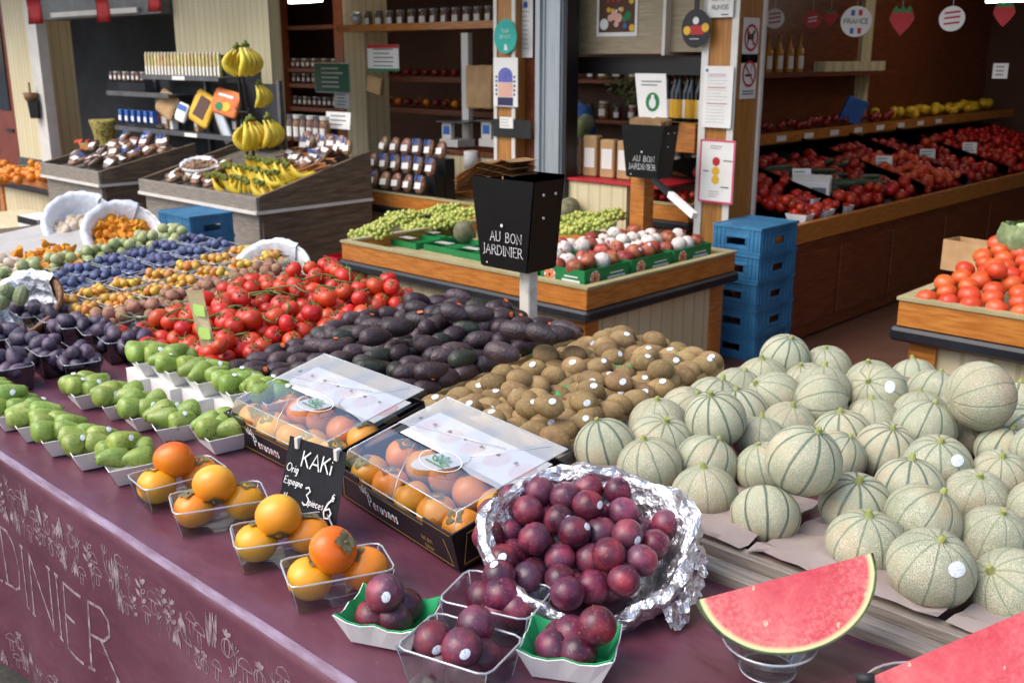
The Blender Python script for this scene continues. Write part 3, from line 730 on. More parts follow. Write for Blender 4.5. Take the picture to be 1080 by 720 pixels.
# printed vegetables: two long bands of little drawings
def leafp(cx, cy, l, w, a):
    out = []
    for sgn in (1, -1): out.append([(cx + math.cos(a) * l * (t - .5) - math.sin(a) * sgn * w * math.sin(PI * t), cy + math.sin(a) * l * (t - .5) + math.cos(a) * sgn * w * math.sin(PI * t)) for t in [k / 6 for k in range(7)]])
    return out
FILLS = []
def leaff(*a):
    A, B = leafp(*a); FILLS.append(A + B[-2:0:-1]); return [A, B]
def doodle(cx, cy, s):
    k = random.randrange(6); o = []
    if k == 0:                                   # asparagus or leek bundle
        for i in range(4):
            xx = cx + (i - 1.5) * s * .17; o += leaff(xx, cy + random.uniform(-.1, .1) * s, s * 1.15, s * .06, PI / 2 + random.uniform(-.1, .1))
    elif k == 1:                                 # leafy sprig
        o.append([(cx, cy - s * .5), (cx + .03 * s, cy + s * .5)])
        for i in range(5): o += leaff(cx + (-1) ** i * s * .18, cy - .35 * s + i * .18 * s, s * .36, s * .07, PI / 2 - (-1) ** i * 1.0)
    elif k == 2:                                 # mushroom
        o.append([(cx + s * .35 * math.cos(t), cy + .1 * s + s * .32 * math.sin(t)) for t in [PI * j / 8 for j in range(9)]] + [(cx - .35 * s, cy + .1 * s), (cx + .35 * s, cy + .1 * s)])
        o.append([(cx - .1 * s, cy + .1 * s), (cx - .12 * s, cy - .4 * s), (cx + .12 * s, cy - .4 * s), (cx + .1 * s, cy + .1 * s)])
    elif k == 3:                                 # round fruit with leaves
        o.append(circ(cx, cy - .1 * s, s * .3, 14)); o[-1].append(o[-1][0]); o.append([(x_ * .5 + cx * .5, y_) for x_, y_ in o[-1]])
        for a in (.5, 1.57, 2.6): o += leaff(cx + .12 * s * math.cos(a), cy + .36 * s, s * .3, s * .06, a)
    elif k == 4:                                 # carrot
        o.append([(cx - .14 * s, cy + .2 * s), (cx, cy - .55 * s), (cx + .14 * s, cy + .2 * s), (cx - .14 * s, cy + .2 * s)])
        for a in (.9, 1.3, 1.8, 2.2): o.append([(cx, cy + .2 * s), (cx + .4 * s * math.cos(a), cy + .2 * s + .4 * s * math.sin(a))])
    else:                                        # garlic and pods
        for a in (-.5, -.1, .35): o += leaff(cx + a * .3 * s, cy, s * .9, s * .12, PI / 2 + a)
    return [[(u + random.gauss(0, s * .012), v + random.gauss(0, s * .012)) for u, v in p] for p in o]
b = bmesh.new()
for (za, zb, n) in ((.705, .665, 118), (.29, .335, 100)):
    for i in range(n):
        cx = -3.6 + 4.3 * i / n + random.uniform(-.012, .012)
        draw(b, [dense(p, .02) for p in doodle(cx, za + random.uniform(-.02, .02), .055)], .0022, fcl)
        draw(b, [dense(p, .02) for p in doodle(cx + .015, za - .052 + random.uniform(-.012, .012), .045)], .0022, fcl)
for p in FILLS:
    if random.random() < .75: b.faces.new([b.verts.new(fcl(u, v, .0003)) for u, v in p])
obj('vegetable_print', b, 'cloth_print', cl)
b = bmesh.new(); n = 260
vs = []
for i in range(n + 1):
    x = x0 + .02 + (x1 - x0 - .04) * i / n; w_ = .005 + .007 * (noise.noise((x * 5, 2, 2)) * .5 + .5) 
    a = R(50); dz = .0025 * noise.noise((x * 6, 0, 7))
    vs.append([b.verts.new((x, CF + .012 - .0152 * math.sin(R(t)) , ZTB - .012 + .0128 * math.cos(R(t)) + dz + .0006)) for t in (12, 34, 56, 74)])
for A, B in zip(vs, vs[1:]):
    for k in range(3): b.faces.new((A[k], A[k + 1], B[k + 1], B[k]))
obj('sky_sheen_strip', b, 'edge_sheen', cl, True)  # thin strip coloured like sky light caught on the fold

# ------------------------------------------------------------------ fruit kinds
def blob(bm, rx, ry, rz, seg=16, rings=11, fn=None):
    prof = [(math.sin(PI * i / rings), -math.cos(PI * i / rings)) for i in range(rings + 1)]; prof[0] = (0, -1); prof[-1] = (0, 1)
    lathe(bm, prof, seg, 1, (0, 0, 0), (lambda q, t: fn(Vector((q.x, q.y, q.z)), t)) if fn else None)
    for v in bm.verts: v.co = Vector((v.co.x * rx, v.co.y * ry, v.co.z * rz))
def fruit(name, label, cat, mat, builder, kids=(), group=None):
    b = bmesh.new(); builder(b); o = obj(name, b, mat, None, True); tag(o, label, cat, group)
    for kn, km, kb in kids:
        b = bmesh.new(); kb(b); obj(kn, b, km, o, False)
    return Kind(o)
def onball(th, ph, r): return Vector((r * math.cos(th) * math.cos(ph), r * math.sin(th) * math.cos(ph), r * math.sin(ph)))
def stk(th, ph, rx, ry=None, rz=None, s=.011, lift=.0004):
    """a paper sticker bent over the skin"""
    def f(b):
        d = onball(th, ph, 1); p = Vector((d.x * rx, d.y * (ry or rx), d.z * (rz or rx)))
        n = Vector((d.x / rx, d.y / (ry or rx), d.z / (rz or rx))).normalized(); a = n.orthogonal().normalized(); c = n.cross(a)
        def onskin(u, v):
            q = p + a * u + c * v; k = 1 / math.sqrt((q.x / rx) ** 2 + (q.y / (ry or rx)) ** 2 + (q.z / (rz or rx)) ** 2)
            return q * k + n * (lift + .0007)
        m = b.verts.new(onskin(0, 0)); r1 = [b.verts.new(onskin(s * .55 * math.cos(t), s * .55 * .8 * math.sin(t))) for t in [2 * PI * k / 12 for k in range(12)]]
        r2 = [b.verts.new(onskin(s * math.cos(t), s * .8 * math.sin(t))) for t in [2 * PI * k / 12 for k in range(12)]]
        for k in range(12):
            b.faces.new((m, r1[k], r1[(k + 1) % 12])); b.faces.new((r1[k], r2[k], r2[(k + 1) % 12], r1[(k + 1) % 12]))
    return f
# persimmon
def kaki_b(lob, sq):
    def f(b):
        def fn(q, t):
            k = 1 + lob * math.cos(4 * t) * (1 - q.z * q.z)
            z = q.z
            if z > 0: z = z - .10 * math.exp(-(q.x ** 2 + q.y ** 2) * 9)
            return Vector((q.x * k, q.y * k, z))
        blob(b, .039, .039, .039 * sq, 24, 14, fn)
    return f
def calyx_b(b):
    for i in range(4):
        a = i * PI / 2 + .3; pts = []
        for (r, wd, z) in ((0, .004, .0335), (.008, .009, .0352), (.014, .008, .0358), (.021, .001, .0345)):
            pts.append((r, wd, z))
        vs = [[b.verts.new((r * math.cos(a) - s * wd * math.sin(a), r * math.sin(a) + s * wd * math.cos(a), z - .0002 * i)) for s in (-1, 1)] for r, wd, z in pts]
        for A, B in zip(vs, vs[1:]): b.faces.new((A[0], A[1], B[1], B[0]))
    tube(b, [(0, 0, .033), (.001, 0, .038)], .0028, 7)
kakis = [fruit('persimmon', 'persimmon', 'persimmon', m, kaki_b(l, s), [('calyx', 'calyx', calyx_b)]) for m, l, s in (('kaki', .02, .9), ('kaki', .03, .95), ('kaki_red', .025, .86))]
# plum
def plum_b(s):
    def f(b):
        def fn(q, t):
            g = math.exp(-((t - PI) / .16) ** 2) * .06 * (1 - abs(q.z))
            k = 1 - g; z = q.z - (.14 * math.exp(-(q.x ** 2 + q.y ** 2) * 14) if q.z > 0 else 0)
            return Vector((q.x * k, q.y * k, z))
        blob(b, .0285, .0285, .0285 * s, 22, 14, fn)
    return f
plums = [fruit('plum', 'plum', 'plum', 'plum', plum_b(.97)), fruit('plum', 'plum', 'plum', 'plum', plum_b(1.02), [('stem', 'stem_brown', lambda b: tube(b, [(0, 0, .023), (.001, .002, .031)], .0011, 6))]),
         fruit('plum', 'plum', 'plum', 'plum', plum_b(.97), [('sticker', 'sticker', stk(-1.2, .5, .0285, s=.0085))])]
# melon
def melon_b(fl, seed):
    def f(b):
        def fn(q, t):
            fr = (t * 10 / (2 * PI)) % 1; d = abs(fr - .5); k = 1 - .022 * math.exp(-(d / .07) ** 2) * (1 - abs(q.z) ** 3) + .018 * noise.noise(q * 1.6 + Vector((seed, 0, 0)))
            return Vector((q.x * k, q.y * k, q.z - (.05 * math.exp(-(q.x ** 2 + q.y ** 2) * 16) * (1 if q.z > 0 else -1))))
        blob(b, .0675, .0675, .0675 * fl, 50, 20, fn)
    return f
def mstem_b(b):
    tube(b, [(0, 0, .058), (.001, 0, .0665), (.003, .001, .073)], [.009, .0062, .0048], 9)
melons = [fruit('melon', 'melon', 'melon', 'melon', melon_b(f_, s_), [('stem', 'stem_green', mstem_b)] + k_) for f_, s_, k_ in ((.96, 1, []), (1.0, 5, []), (.93, 9, []), (.97, 13, [('sticker', 'sticker', stk(-.9, .8, .0675, .0675, .0655, .016))]))]
# kiwi, avocado, pear, tomato ...
kiwi_b = lambda b: blob(b, .032, .0245, .0235, 20, 13, lambda q, t: q * (1 + .03 * noise.noise(q * 1.7)))
def kends(b):
    disc(b, (.0318, 0, 0), .0035, (1, 0, 0), 8, .0012)
kiwis = [fruit('kiwi', 'kiwi', 'kiwi', 'kiwi', kiwi_b, [('stalk_end', 'stem_brown', kends)]), fruit('kiwi', 'kiwi', 'kiwi', 'kiwi', lambda b: blob(b, .030, .0255, .0245, 20, 13), [('stalk_end', 'stem_brown', kends)]),
         fruit('kiwi', 'kiwi', 'kiwi', 'kiwi', kiwi_b, [('stalk_end', 'stem_brown', kends), ('sticker', 'sticker', stk(-1.3, .75, .032, .0245, .0235, .0088))])]
def pearshape(rx, l, neck, seg=18):
    def f(b):
        N = 14; pr = []
        for i in range(N + 1):
            u = i / N; s = math.sin(PI * u) ** .8
            r = s * (1 - neck * (u ** 1.6)); pr.append((rx * r, -l / 2 + l * (1 - math.cos(PI * u)) / 2))
        pr[0] = (0, -l / 2); pr[-1] = (0, l / 2)
        lathe(b, pr, seg)
        for v in b.verts: v.co += Vector((.04 * rx * math.sin(v.co.z / l * 5), 0, 0)) + v.co * .03 * noise.noise(v.co * 40)
        # lie along X
        for v in b.verts: v.co = Vector((v.co.z, v.co.y, -v.co.x))
    return f
def pearprof(rx, l, seg=18):
    rr_ = [0, .52, .82, .96, 1.0, .97, .88, .75, .62, .53, .45, .33, 0]
    def f(b):
        n = len(rr_) - 1; lathe(b, [(rx * r, -l / 2 + l * (1 - math.cos(PI * i / n)) / 2) for i, r in enumerate(rr_)], seg)
        for v in b.verts: v.co += Vector((.10 * rx * max(0, v.co.z / l * 2) ** 2, 0, 0)) + v.co * .02 * noise.noise(v.co * 35)
        for v in b.verts: v.co = Vector((v.co.z, v.co.y, -v.co.x))
    return f
avos = [fruit('avocado', 'avocado', 'avocado', m, pearshape(.0275, .085, .42), [('stem_scar', 'stem_brown', lambda b: disc(b, (.0413, 0, 0), .0035, (1, 0, 0), 8, .002))] + k_) for m, k_ in (('avocado', []), ('avocado_g', []), ('avocado', [('sticker', 'sticker_red', stk(-1.3, .9, .041, .0262, .0262, .0085, .0012))]))]
pears = [fruit('pear', 'pear', 'pear', 'pear', pearprof(.031, .086), [('stem', 'stem_brown', lambda b: tube(b, [(.038, 0, 0), (.047, .001, .003)], .0013, 6))] + k_) for k_ in ([], [], [('sticker', 'sticker', stk(-1.4, .9, .039, .0300, .0300, .009))])]
def tom_b(lob):
    def f(b):
        blob(b, .037, .037, .032, 20, 12, lambda q, t: Vector((q.x * (1 + lob * math.cos(5 * t)), q.y * (1 + lob * math.cos(5 * t)), q.z - (.16 * math.exp(-(q.x ** 2 + q.y ** 2) * 10) if q.z > 0 else 0))))
    return f
def tcal(b):
    for i in range(5):
        a = i * 2 * PI / 5
        tube(b, [(0, 0, .0275), (.011 * math.cos(a), .011 * math.sin(a), .031), (.021 * math.cos(a), .021 * math.sin(a), .0335 + .004 * (i % 2))], [.0022, .0024, .0006], 5)
    tube(b, [(0, 0, .027), (.003, .001, .036), (.012, .004, .045)], .0017, 6)
toms = [fruit('tomato', 'tomato', 'tomato', 'tomato', tom_b(.02), [('calyx', 'vine_green', tcal)]), fruit('tomato', 'tomato', 'tomato', 'tomato', tom_b(.01), [('calyx', 'vine_green', tcal)])]
bigtoms = [fruit('tomato', 'tomato', 'tomato', 'tomato_o', tom_b(.035))]
def simple(name, mat, r, sq=1, amp=0, seg=12, rg=8, fr=2.): return fruit(name, name.replace('_', ' '), name.replace('_', ' '), mat, lambda b: blob(b, r, r, r * sq, seg, rg, (lambda q, t: q * (1 + amp * noise.noise(q * fr + Vector((r * 999, 3, 1))))) if amp else None))
figs = [fruit('fig', 'fig', 'fig', 'fig', lambda b: (pearshape(.026, .06, .45, 14)(b)))]
damson = simple('damson', 'damson', .0155, 1.15, 0, 10, 7); mirab = simple('mirabelle', 'mirabelle', .0145, 1, .03, 10, 7)
walnut = simple('walnut', 'walnut', .019, 1.12, .12, 12, 9, 3.5); nutk = simple('brown_nut', 'nut', .02, 1, .1, 11, 8, 3)
gage = simple('greengage', 'greengage', .021, 1, .02, 12, 8); orange = simple('orange', 'orange', .042, .95, .02, 14, 9); lemon = simple('lemon', 'lemon', .04, .85, .03); apple = simple('apple', 'apple_red', .038, .9, .03)
mush = fruit('mushroom', 'mushroom', 'mushroom', 'mushroom', lambda b: blob(b, .024, .024, .017, 12, 8, lambda q, t: q * (1 + .1 * noise.noise(q * 2))))
def chant_b(b):
    lathe(b, [(0, .012), (.010, .017), (.021, .022), (.023, .019), (.013, .006), (.006, -.006), (.005, -.024), (0, -.026)], 12, 1, (0, 0, 0), lambda q, t: q + Vector((0, 0, .005 * math.sin(3 * t) * (q.x ** 2 + q.y ** 2) ** .5 / .02)))
chant = fruit('chanterelle', 'chanterelle', 'mushroom', 'chanterelle', chant_b)

# ------------------------------------------------------------------ containers
def clear_punnet(wb, db, wt, dt, h, mat='clear'):
    t = thing('plastic_punnet', 'clear plastic punnet', 'punnet')
    b = bmesh.new(); trayshell(b, wb, db, wt, dt, h, .0012); obj('tub', b, mat, t)
    b = bmesh.new(); r = .006; cs = [(-wt / 2, -dt / 2), (wt / 2, -dt / 2), (wt / 2, dt / 2), (-wt / 2, dt / 2)]; pts = []
    for i, (cx, cy) in enumerate(cs):
        for a in (0, 45, 90):
            ang = R(180 + 90 * i + a); pts.append((cx * (1 - 2 * .016 / wt) + .016 * math.cos(ang), cy * (1 - 2 * .016 / dt) + .016 * math.sin(ang), h))
    loop_tube(b, pts, .0017, 6); obj('rim', b, 'clear_rim', t, True)
    b = bmesh.new()
    for s in (-1, 1): tube(b, [(s * wb * .49, -db * .49, .002), (s * wt * .485, -dt * .485, h)], .0009, 5); tube(b, [(s * wb * .49, db * .49, .002), (s * wt * .485, dt * .485, h)], .0009, 5)
    loop_tube(b, [(math.cos(a) * wb * .3, math.sin(a) * db * .25, .004) for a in [2 * PI * k / 16 for k in range(16)]], .001, 5)
    obj('ridge', b, 'clear_rim', t, True)
    return Kind(t)
kpun = clear_punnet(.15, .085, .172, .105, .052); ppun = clear_punnet(.125, .085, .15, .108, .06); fpun = clear_punnet(.14, .09, .16, .11, .075, 'clear_dark'); spun = clear_punnet(.13, .085, .15, .105, .06)
def card_tray(wave, lining):
    t = thing('card_tray', 'white cardboard tray', 'tray')
    b = bmesh.new(); trayshell(b, .098, .066, .138, .104, .042, .0018, 0, wave); obj('tray', b, 'card', t)
    if lining:
        b = bmesh.new(); trayshell(b, .0935, .0615, .133, .099, .0415, .0008, 0, wave, .0024); obj('lining', b, 'greenpaper', t)
    return Kind(t)
ptray = card_tray(0, False); gtray = card_tray(.008, True)

# ------------------------------------------------------------------ pear trays in the front corner
def ord_(i): return ['first', 'second', 'third', 'fourth', 'fifth', 'sixth', 'seventh'][i]
def pear_tray(p, rz, lab, gl):
    ptray.put(p, (0, 0, rz), (random.uniform(.95, 1.05),) * 3, lab, 'white card trays of pears')
    m = Matrix.Rotation(rz, 3, 'Z')
    for (u, v, z) in ((-.040, .012, .05), (-.002, .024, .052), (.038, .010, .05), (-.022, -.028, .054), (.020, -.030, .055), (-.002, -.002, .076 if random.random() < .4 else .03)):
        q = m @ Vector((u + random.uniform(-.004, .004), v + random.uniform(-.004, .004), z)) + p
        random.choice(pears).put(q, (random.uniform(-.6, .6), random.uniform(-.25, .25), rz + PI / 2 + random.uniform(-.5, .5) + (PI if random.random() < .25 else 0)), random.uniform(.76, .88), 'green pear ' + gl, 'green pears ' + gl)
front = [(-22, 440), (3, 455), (27, 466), (54, 481), (84, 495), (122, 511)]
names = ['at the left edge of the picture', 'nearest the left edge', 'third from the corner nearest the persimmons', 'second but one before the corner', 'next to the corner one', 'at the corner by the persimmons']
nm_f = ['sixth', 'fifth', 'fourth', 'third', 'second', 'first']
for i, (px, py) in enumerate(front):
    s = 'in the front row, %s from the persimmons' % nm_f[i]
    pear_tray(at(px, py - 6, ZTB + .002) + Vector((0, .03, 0)), R(-12 + random.uniform(-5, 5)), 'white card tray of pears ' + s, s)
nm_s = ['fifth', 'fourth', 'third', 'second', 'first']
for i, (px, py) in enumerate([(83, 433), (115, 444), (141, 456), (172, 468), (221, 479)]):
    s = 'in the middle row, %s from the persimmons' % nm_s[i]
    pear_tray(at(px, py - 6, ZTB + .002) + Vector((0, .03, 0)), R(-12 + random.uniform(-5, 5)), 'white card tray of pears ' + s, s)
# raised back row on white boxes
nm_t = ['fifth', 'fourth', 'third', 'second', 'first']
for i, (px, py) in enumerate([(150, 398), (178, 408), (210, 419), (245, 431), (280, 441)]):
    s = 'in the raised row, %s from the persimmon boxes' % nm_t[i]
    p = at(px, py - 5, ZTB + .052) + Vector((0, .03, 0)); rz = R(-10 + random.uniform(-4, 4))
    b = bmesh.new(); box(b, (0, 0, .0245), (.132, .125, .048), None, .001); o = obj('card_box', b, 'card'); o.location = (p.x, p.y + .01, ZTB + .003); o.rotation_euler = (0, 0, rz)
    tag(o, 'low white card box under the pears ' + s.replace('in the raised row, ', ''), 'box', 'white boxes under the back pears')
    pear_tray(Vector((p.x, p.y, ZTB + .053)), rz, 'white card tray of pears ' + s, s)

# ------------------------------------------------------------------ persimmon punnets
KP = [('the punnet beside the pears', (188, 537), [(165, 510, 0, 1), (211, 498, 0, 1), (187, 479, 1, 2)]), ('the second persimmon punnet from the pears', (229, 559), [(202, 535, 0, 0), (259, 526, 0, 1), (227, 517, 1, 0)]),
      ('the third persimmon punnet, under the price slate', (296, 596), [(268, 570, 0, 0), (328, 561, 0, 0), (298, 552, 1, 1)]), ('the punnet nearest the plums', (355, 626), [(325, 608, 0, 0), (386, 597, 0, 1), (350, 591, 1, 2)])]
for lab, (px, py), ks in KP:
    pts = []
    for (x, y, up_, kd) in ks: pts.append(at(x, y, ZTB + .006 + .036 + (.033 if up_ else 0)))
    a, c = pts[0], pts[1]; mid = (a + c) / 2; rz = math.atan2(c.y - a.y, c.x - a.x)
    L_ = (c - a).length
    kpun.put((mid.x, mid.y, ZTB + .003), (0, 0, rz), 1, 'clear plastic tub holding three persimmons, ' + lab, 'clear persimmon punnets')
    w3 = ['left lower persimmon in ', 'right lower persimmon in ', 'topmost persimmon in ']
    dx = Vector((math.cos(rz), math.sin(rz), 0))
    pts[0] = mid - dx * max(.038, min(L_ / 2, .046)); pts[1] = mid + dx * max(.038, min(L_ / 2, .046))
    pts[0].z = pts[1].z = ZTB + .0385
    pts[2].z = ZTB + .083
    pts[2].x, pts[2].y = (mid - Vector((0, .006, 0))).x, (mid - Vector((0, .006, 0))).y
    for j, p in enumerate(pts):
        tx = [(.15, .1), (-.1, .15), (-.9, .4)][j]
        if 'second' in lab or 'third' in lab: tx = [(.2, .1), (-.1, .2), (2.4, .3)][j]
        if 'plums' in lab: tx = [(.25, -.3), (.5, .2), (.75, .55)][j]
        kakis[ks[j][3]].put(p, (tx[0], tx[1], random.uniform(0, 6.28)) if j < 2 else (tx[0], tx[1], YAW + .5), .98 if j < 2 else 1.04, w3[j] + lab, None)

# ------------------------------------------------------------------ persimmon boxes with clear lids
M['pinkdisc'] = basic('pale_pink_disc', '#dcb0b0', '#e6c0bc', 9, .7)
def kaki_box(loc, rz, lab, mirror):
    t = thing('fruit_box', lab, 'fruit box', loc, (R(12), 0, rz), 'black persimmon boxes')
    W, D, h = .405, .27, .074
    b = bmesh.new()
    bb(b, 0, W, 0, D, 0, .004); bb(b, 0, W, 0, .004, .0041, h * .82); bb(b, 0, W, D - .004, D, .0041, h + .01)
    bb(b, 0, .004, .0041, D - .0041, .0041, h); bb(b, W - .004, W, .0041, D - .0041, .0041, h)
    for xx0 in (.0, W - .09): bb(b, xx0, xx0 + .09, -.0005, .0035, h * .81, h)
    obj('carton', b, 'blackcard', t)
    fm = planemap((0, 0, 0), (1, 0, 0), (0, 0, 1))
    b = bmesh.new(); e = .0022
    for pts in ([(.006, h * .80), (.09, h * .80), (.10, h * .95), (.092, h * .79), (W - .092, h * .79), (W - .1, h * .95), (W - .006, h * .95)], [(.012, .006), (.03, h * .75)], [(W - .012, .006), (W - .03, h * .75)], [(.012, .006), (W - .012, .006)]): draw(b, [pts], e, fm)
    fr_ = planemap((W, 0, 0), (0, 1, 0), (0, 0, 1))
    draw(b, [[(.012, .008), (D - .012, .008), (D - .03, h * .85), (.03, h * .85), (.012, .008)]], e, fr_)
    st, wd = letters('uran', .014, .3); draw(b, [[(W * .74 + u, .026 + v) for u, v in p] for p in st], .0016, fm)
    st, wd = letters('gour', .012, .3); draw(b, [[(W * .76 + u, .012 + v) for u, v in p] for p in st], .0015, fm)
    obj('gold_lines', b, 'gold', t)
    b = bmesh.new(); st, wd = letters('Peruonas', .024, .25); draw(b, [[(.118 + u * .88, .022 + v) for u, v in p] for p in st], .0034, fm)
    for a in (.4, 1.1, 1.8, 2.5): draw(b, leafp(.108 + .012 * math.cos(a), .045 + .012 * math.sin(a), .016, .003, a), .0018, fm)
    obj('white_script', b, 'white_print', t)
    b = bmesh.new()
    for k, xx in enumerate((.145, .175, .205)): flat(b, fm, circ(xx, .028, .004, 10), .0012)
    obj('red_dots', b, 'red_print', t)
    b = bmesh.new(); flat(b, fr_, [(.10, .012), (.22, .012), (.22, .06), (.10, .06)], .0004); obj('side_label', b, 'paper', t)
    # clear lid: front skirt, top, sky reflection painted at the back as pale film, embossed oval
    b = bmesh.new(); H = .098
    for q in ([(.01, .008, h * .85), (W - .01, .008, h * .85), (W - .018, .03, H), (.018, .03, H)], [(.018, .03, H), (W - .018, .03, H), (W - .014, D * .47, H + .004), (.014, D * .47, H + .004)],
              [(.008, .01, h), (.018, .03, H), (.014, D * .47, H + .004), (.006, D - .01, h + .01)], [(W - .008, .01, h), (W - .018, .03, H), (W - .014, D * .47, H + .004), (W - .006, D - .01, h + .01)]): quad(b, *q)
    obj('lid', b, 'clear', t)
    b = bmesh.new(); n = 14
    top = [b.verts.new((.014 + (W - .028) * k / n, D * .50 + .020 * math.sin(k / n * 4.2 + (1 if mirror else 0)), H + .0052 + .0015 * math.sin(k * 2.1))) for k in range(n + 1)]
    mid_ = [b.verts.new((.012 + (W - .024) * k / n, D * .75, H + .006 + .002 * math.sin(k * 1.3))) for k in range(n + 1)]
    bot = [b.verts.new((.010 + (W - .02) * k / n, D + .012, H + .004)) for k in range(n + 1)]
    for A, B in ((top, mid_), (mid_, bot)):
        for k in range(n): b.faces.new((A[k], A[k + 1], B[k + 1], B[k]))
    obj('reflection_sheet', b, 'reflection_film', t, True)  # pale sheet drawn in place of the reflected sky
    b = bmesh.new()
    for pts in ([(.01, .008, h * .86), (W - .01, .008, h * .86)], [(.018, .03, H), (W - .018, .03, H)], [(.01, .008, h * .86), (.018, .03, H), (.010, D + .012, H + .005), (W - .010, D + .012, H + .005), (W - .018, .03, H), (W - .01, .008, h * .86)], [(.2, .008, h * .86), (.2, .03, H)],
                [(.2, .03, H + .001), (.12, D * .45, H + .004)], [(.25, D * .5, H + .007), (.36, D, H + .007)], [(.05, D * .6, H + .008), (.30, D * .78, H + .009)]): tube(b, pts, .0014, 5)
    obj('lid_edge', b, 'clear_rim', t, True)
    b = bmesh.new()
    for k in range(7): disc(b, (.045 + k * .052, D * .70, H + .0085), .0042, (0, 0, 1), 8, .0004)
    obj('vent_hole', b, 'grey_print', t)
    b = bmesh.new(); n = 22; cx_, cy_ = W * .57, D * .40
    disc(b, (cx_, cy_, H + .0085), .058, (0, 0, 1), 24, .0006, .031); o = obj('oval_seal', b, 'clear_rim', t)
    b = bmesh.new(); fmm = planemap((cx_, cy_, H + .0095), (1, 0, 0), (0, 1, 0)); ed = circ(0, 0, .056, 24, .030) ; draw(b, [ed + [ed[0]]], .002, fmm)
    obj('seal_ring', b, 'white_print', t)
    b = bmesh.new(); fmm = planemap((cx_, cy_, H + .0100), (1, 0, 0), (0, 1, 0))
    for a in (.2, .8, 1.4, 2.0, 2.6): draw(b, leafp(.02 * math.cos(a), -.008 + .014 * math.sin(a), .024, .004, a), .002, fmm)
    draw(b, [[(-.03, -.014), (.03, -.014)]], .003, fmm)
    obj('seal_leaves', b, 'green_print', t)
    # fruit tray of white paper under the back half
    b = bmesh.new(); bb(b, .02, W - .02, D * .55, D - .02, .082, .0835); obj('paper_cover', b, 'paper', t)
    b = bmesh.new()
    for k in range(5): disc(b, (.05 + k * .077, D * .74, .0838), .027, (0, 0, 1), 16, .0005)
    obj('pink_disc', b, 'pinkdisc', t)  # discs drawn for fruit showing through the painted reflection
    bpy.context.view_layer.update()
    mw = Matrix.Translation(Vector(loc)) @ Euler((R(12), 0, rz)).to_matrix().to_4x4()
    for r_ in range(2):
        for c_ in range(5):
            p = mw @ Vector((.045 + c_ * .079, .048 + r_ * .082, .042 + .006 * random.random()))
            kakis[random.choice((0, 0, 1, 1))].put(p, (R(12) + random.uniform(-.5, .5), random.uniform(-.5, .5), random.random() * 6), random.uniform(.93, .99), 'persimmon under the clear lid of the %s' % lab.split(',')[0], 'persimmons in the ' + lab.split(',')[0])
    # wooden block that tips the box
    return t
bl = at(262, 496, ZTB + .005); kaki_box((-2.0, 1.165, ZTB + .006), R(-3), 'left black persimmon box, behind the price slate', False)
kaki_box((-1.565, 1.15, ZTB + .006), R(-8), 'right black persimmon box, next to the foil basket', True)
b = bmesh.new(); bb(b, -2.0, -1.16, 1.36, 1.40, ZTB + .004, ZTB + .04); o = obj('wooden_batten', b, 'dark_wood'); tag(o, 'wooden batten propping up the back of the two persimmon boxes', 'batten')

# price slate -----------------------------------------------------------
sl = thing('price_slate', 'black slate price sign reading KAKI, clipped to the left persimmon box', 'sign')
A_ = at(291, 553, ZTB + .006); B_ = at(346, 574, ZTB + .006)
o0 = Vector(A_); xd = (B_ - A_); wS = xd.length; xd.normalize(); nrm = Vector((xd.y, -xd.x, 0)); yd = (upv * .96 - nrm * .28).normalized()
def slate(u, v, h=0): return o0 + xd * u + yd * v + xd.cross(yd).normalized() * h
wS = .150; hS = .172
b = bmesh.new(); f = quad(b, slate(-.002, 0), slate(wS + .004, 0), slate(wS, hS), slate(0, hS)); bmesh.ops.solidify(b, geom=[f], thickness=.003)
sl.location = o0
def under(o, t): o.parent = t; o.matrix_parent_inverse = Matrix.Translation(-Vector(t.location)); return o
under(obj('board', b, 'slate'), sl)
fm = lambda u, v, h: slate(u, v, .0042 + h)
b = bmesh.new()
for (txt, x, y, hh, wd, sln) in (('KAKi', .045, .124, .030, .0030, .1), ('Orig', .008, .108, .015, .0019, .2), ('Espagne', .007, .085, .013, .0017, .2), ('3', .062, .056, .034, .0032, .1), ('pieces', .079, .058, .0135, .0019, .2), ('6', .118, .046, .042, .0036, .15), ('€', .134, .080, .013, .0019, .1), ('%', .012, .050, .018, .0019, .0), ('1', .03, .048, .010, .0018, .1)):
    st, w_ = letters(txt, hh, .16, False, .04, sln); draw(b, [[(x + u, y + v) for u, v in p] for p in st], wd, fm)
under(obj('chalk_writing', b, 'chalk'), sl)
for k in (.025, .128):
    b = bmesh.new(); c_ = slate(k, hS - .008, 0); box(b, c_, (.009, .014, .022), (0, 0, math.atan2(xd.y, xd.x)), .001); under(obj('clip', b, 'white_metal'), sl)

# ------------------------------------------------------------------ plum tubs at the front
TUBC = [None]
def plum_pile(lab, plist, grp=None):
    words = ['at the left', 'in the middle', 'at the right', 'at the bottom', 'at the back', 'underneath']
    for j, (x, y, z, kd) in enumerate(plist):
        p = at(x, y, ZTB + z); k_ = .25 if z < .06 else .1; p.x += (TUBC[0].x - p.x) * k_; p.y += (TUBC[0].y - p.y) * k_
        plums[kd].put(p, (random.uniform(-.5, .5), random.uniform(-.5, .5), YAW + random.uniform(-.3, .3)), random.uniform(.98, 1.06), 'dark red plum %s of %s' % (words[j], lab))
def tub_at(kind, px, py, rz, lab, grp, z=ZTB + .003, sc_=1.0):
    p = at(px, py, ZTB); o = kind.put((p.x, p.y, z), (0, 0, rz), sc_, lab, grp); TUBC[0] = Vector((p.x, p.y, 0)) + Vector((0, .0, 0)); return o
tub_at(gtray, 411, 672, R(25), 'scalloped white card tray lined green with plums, left of the clear plum tubs', 'scalloped green-lined trays')
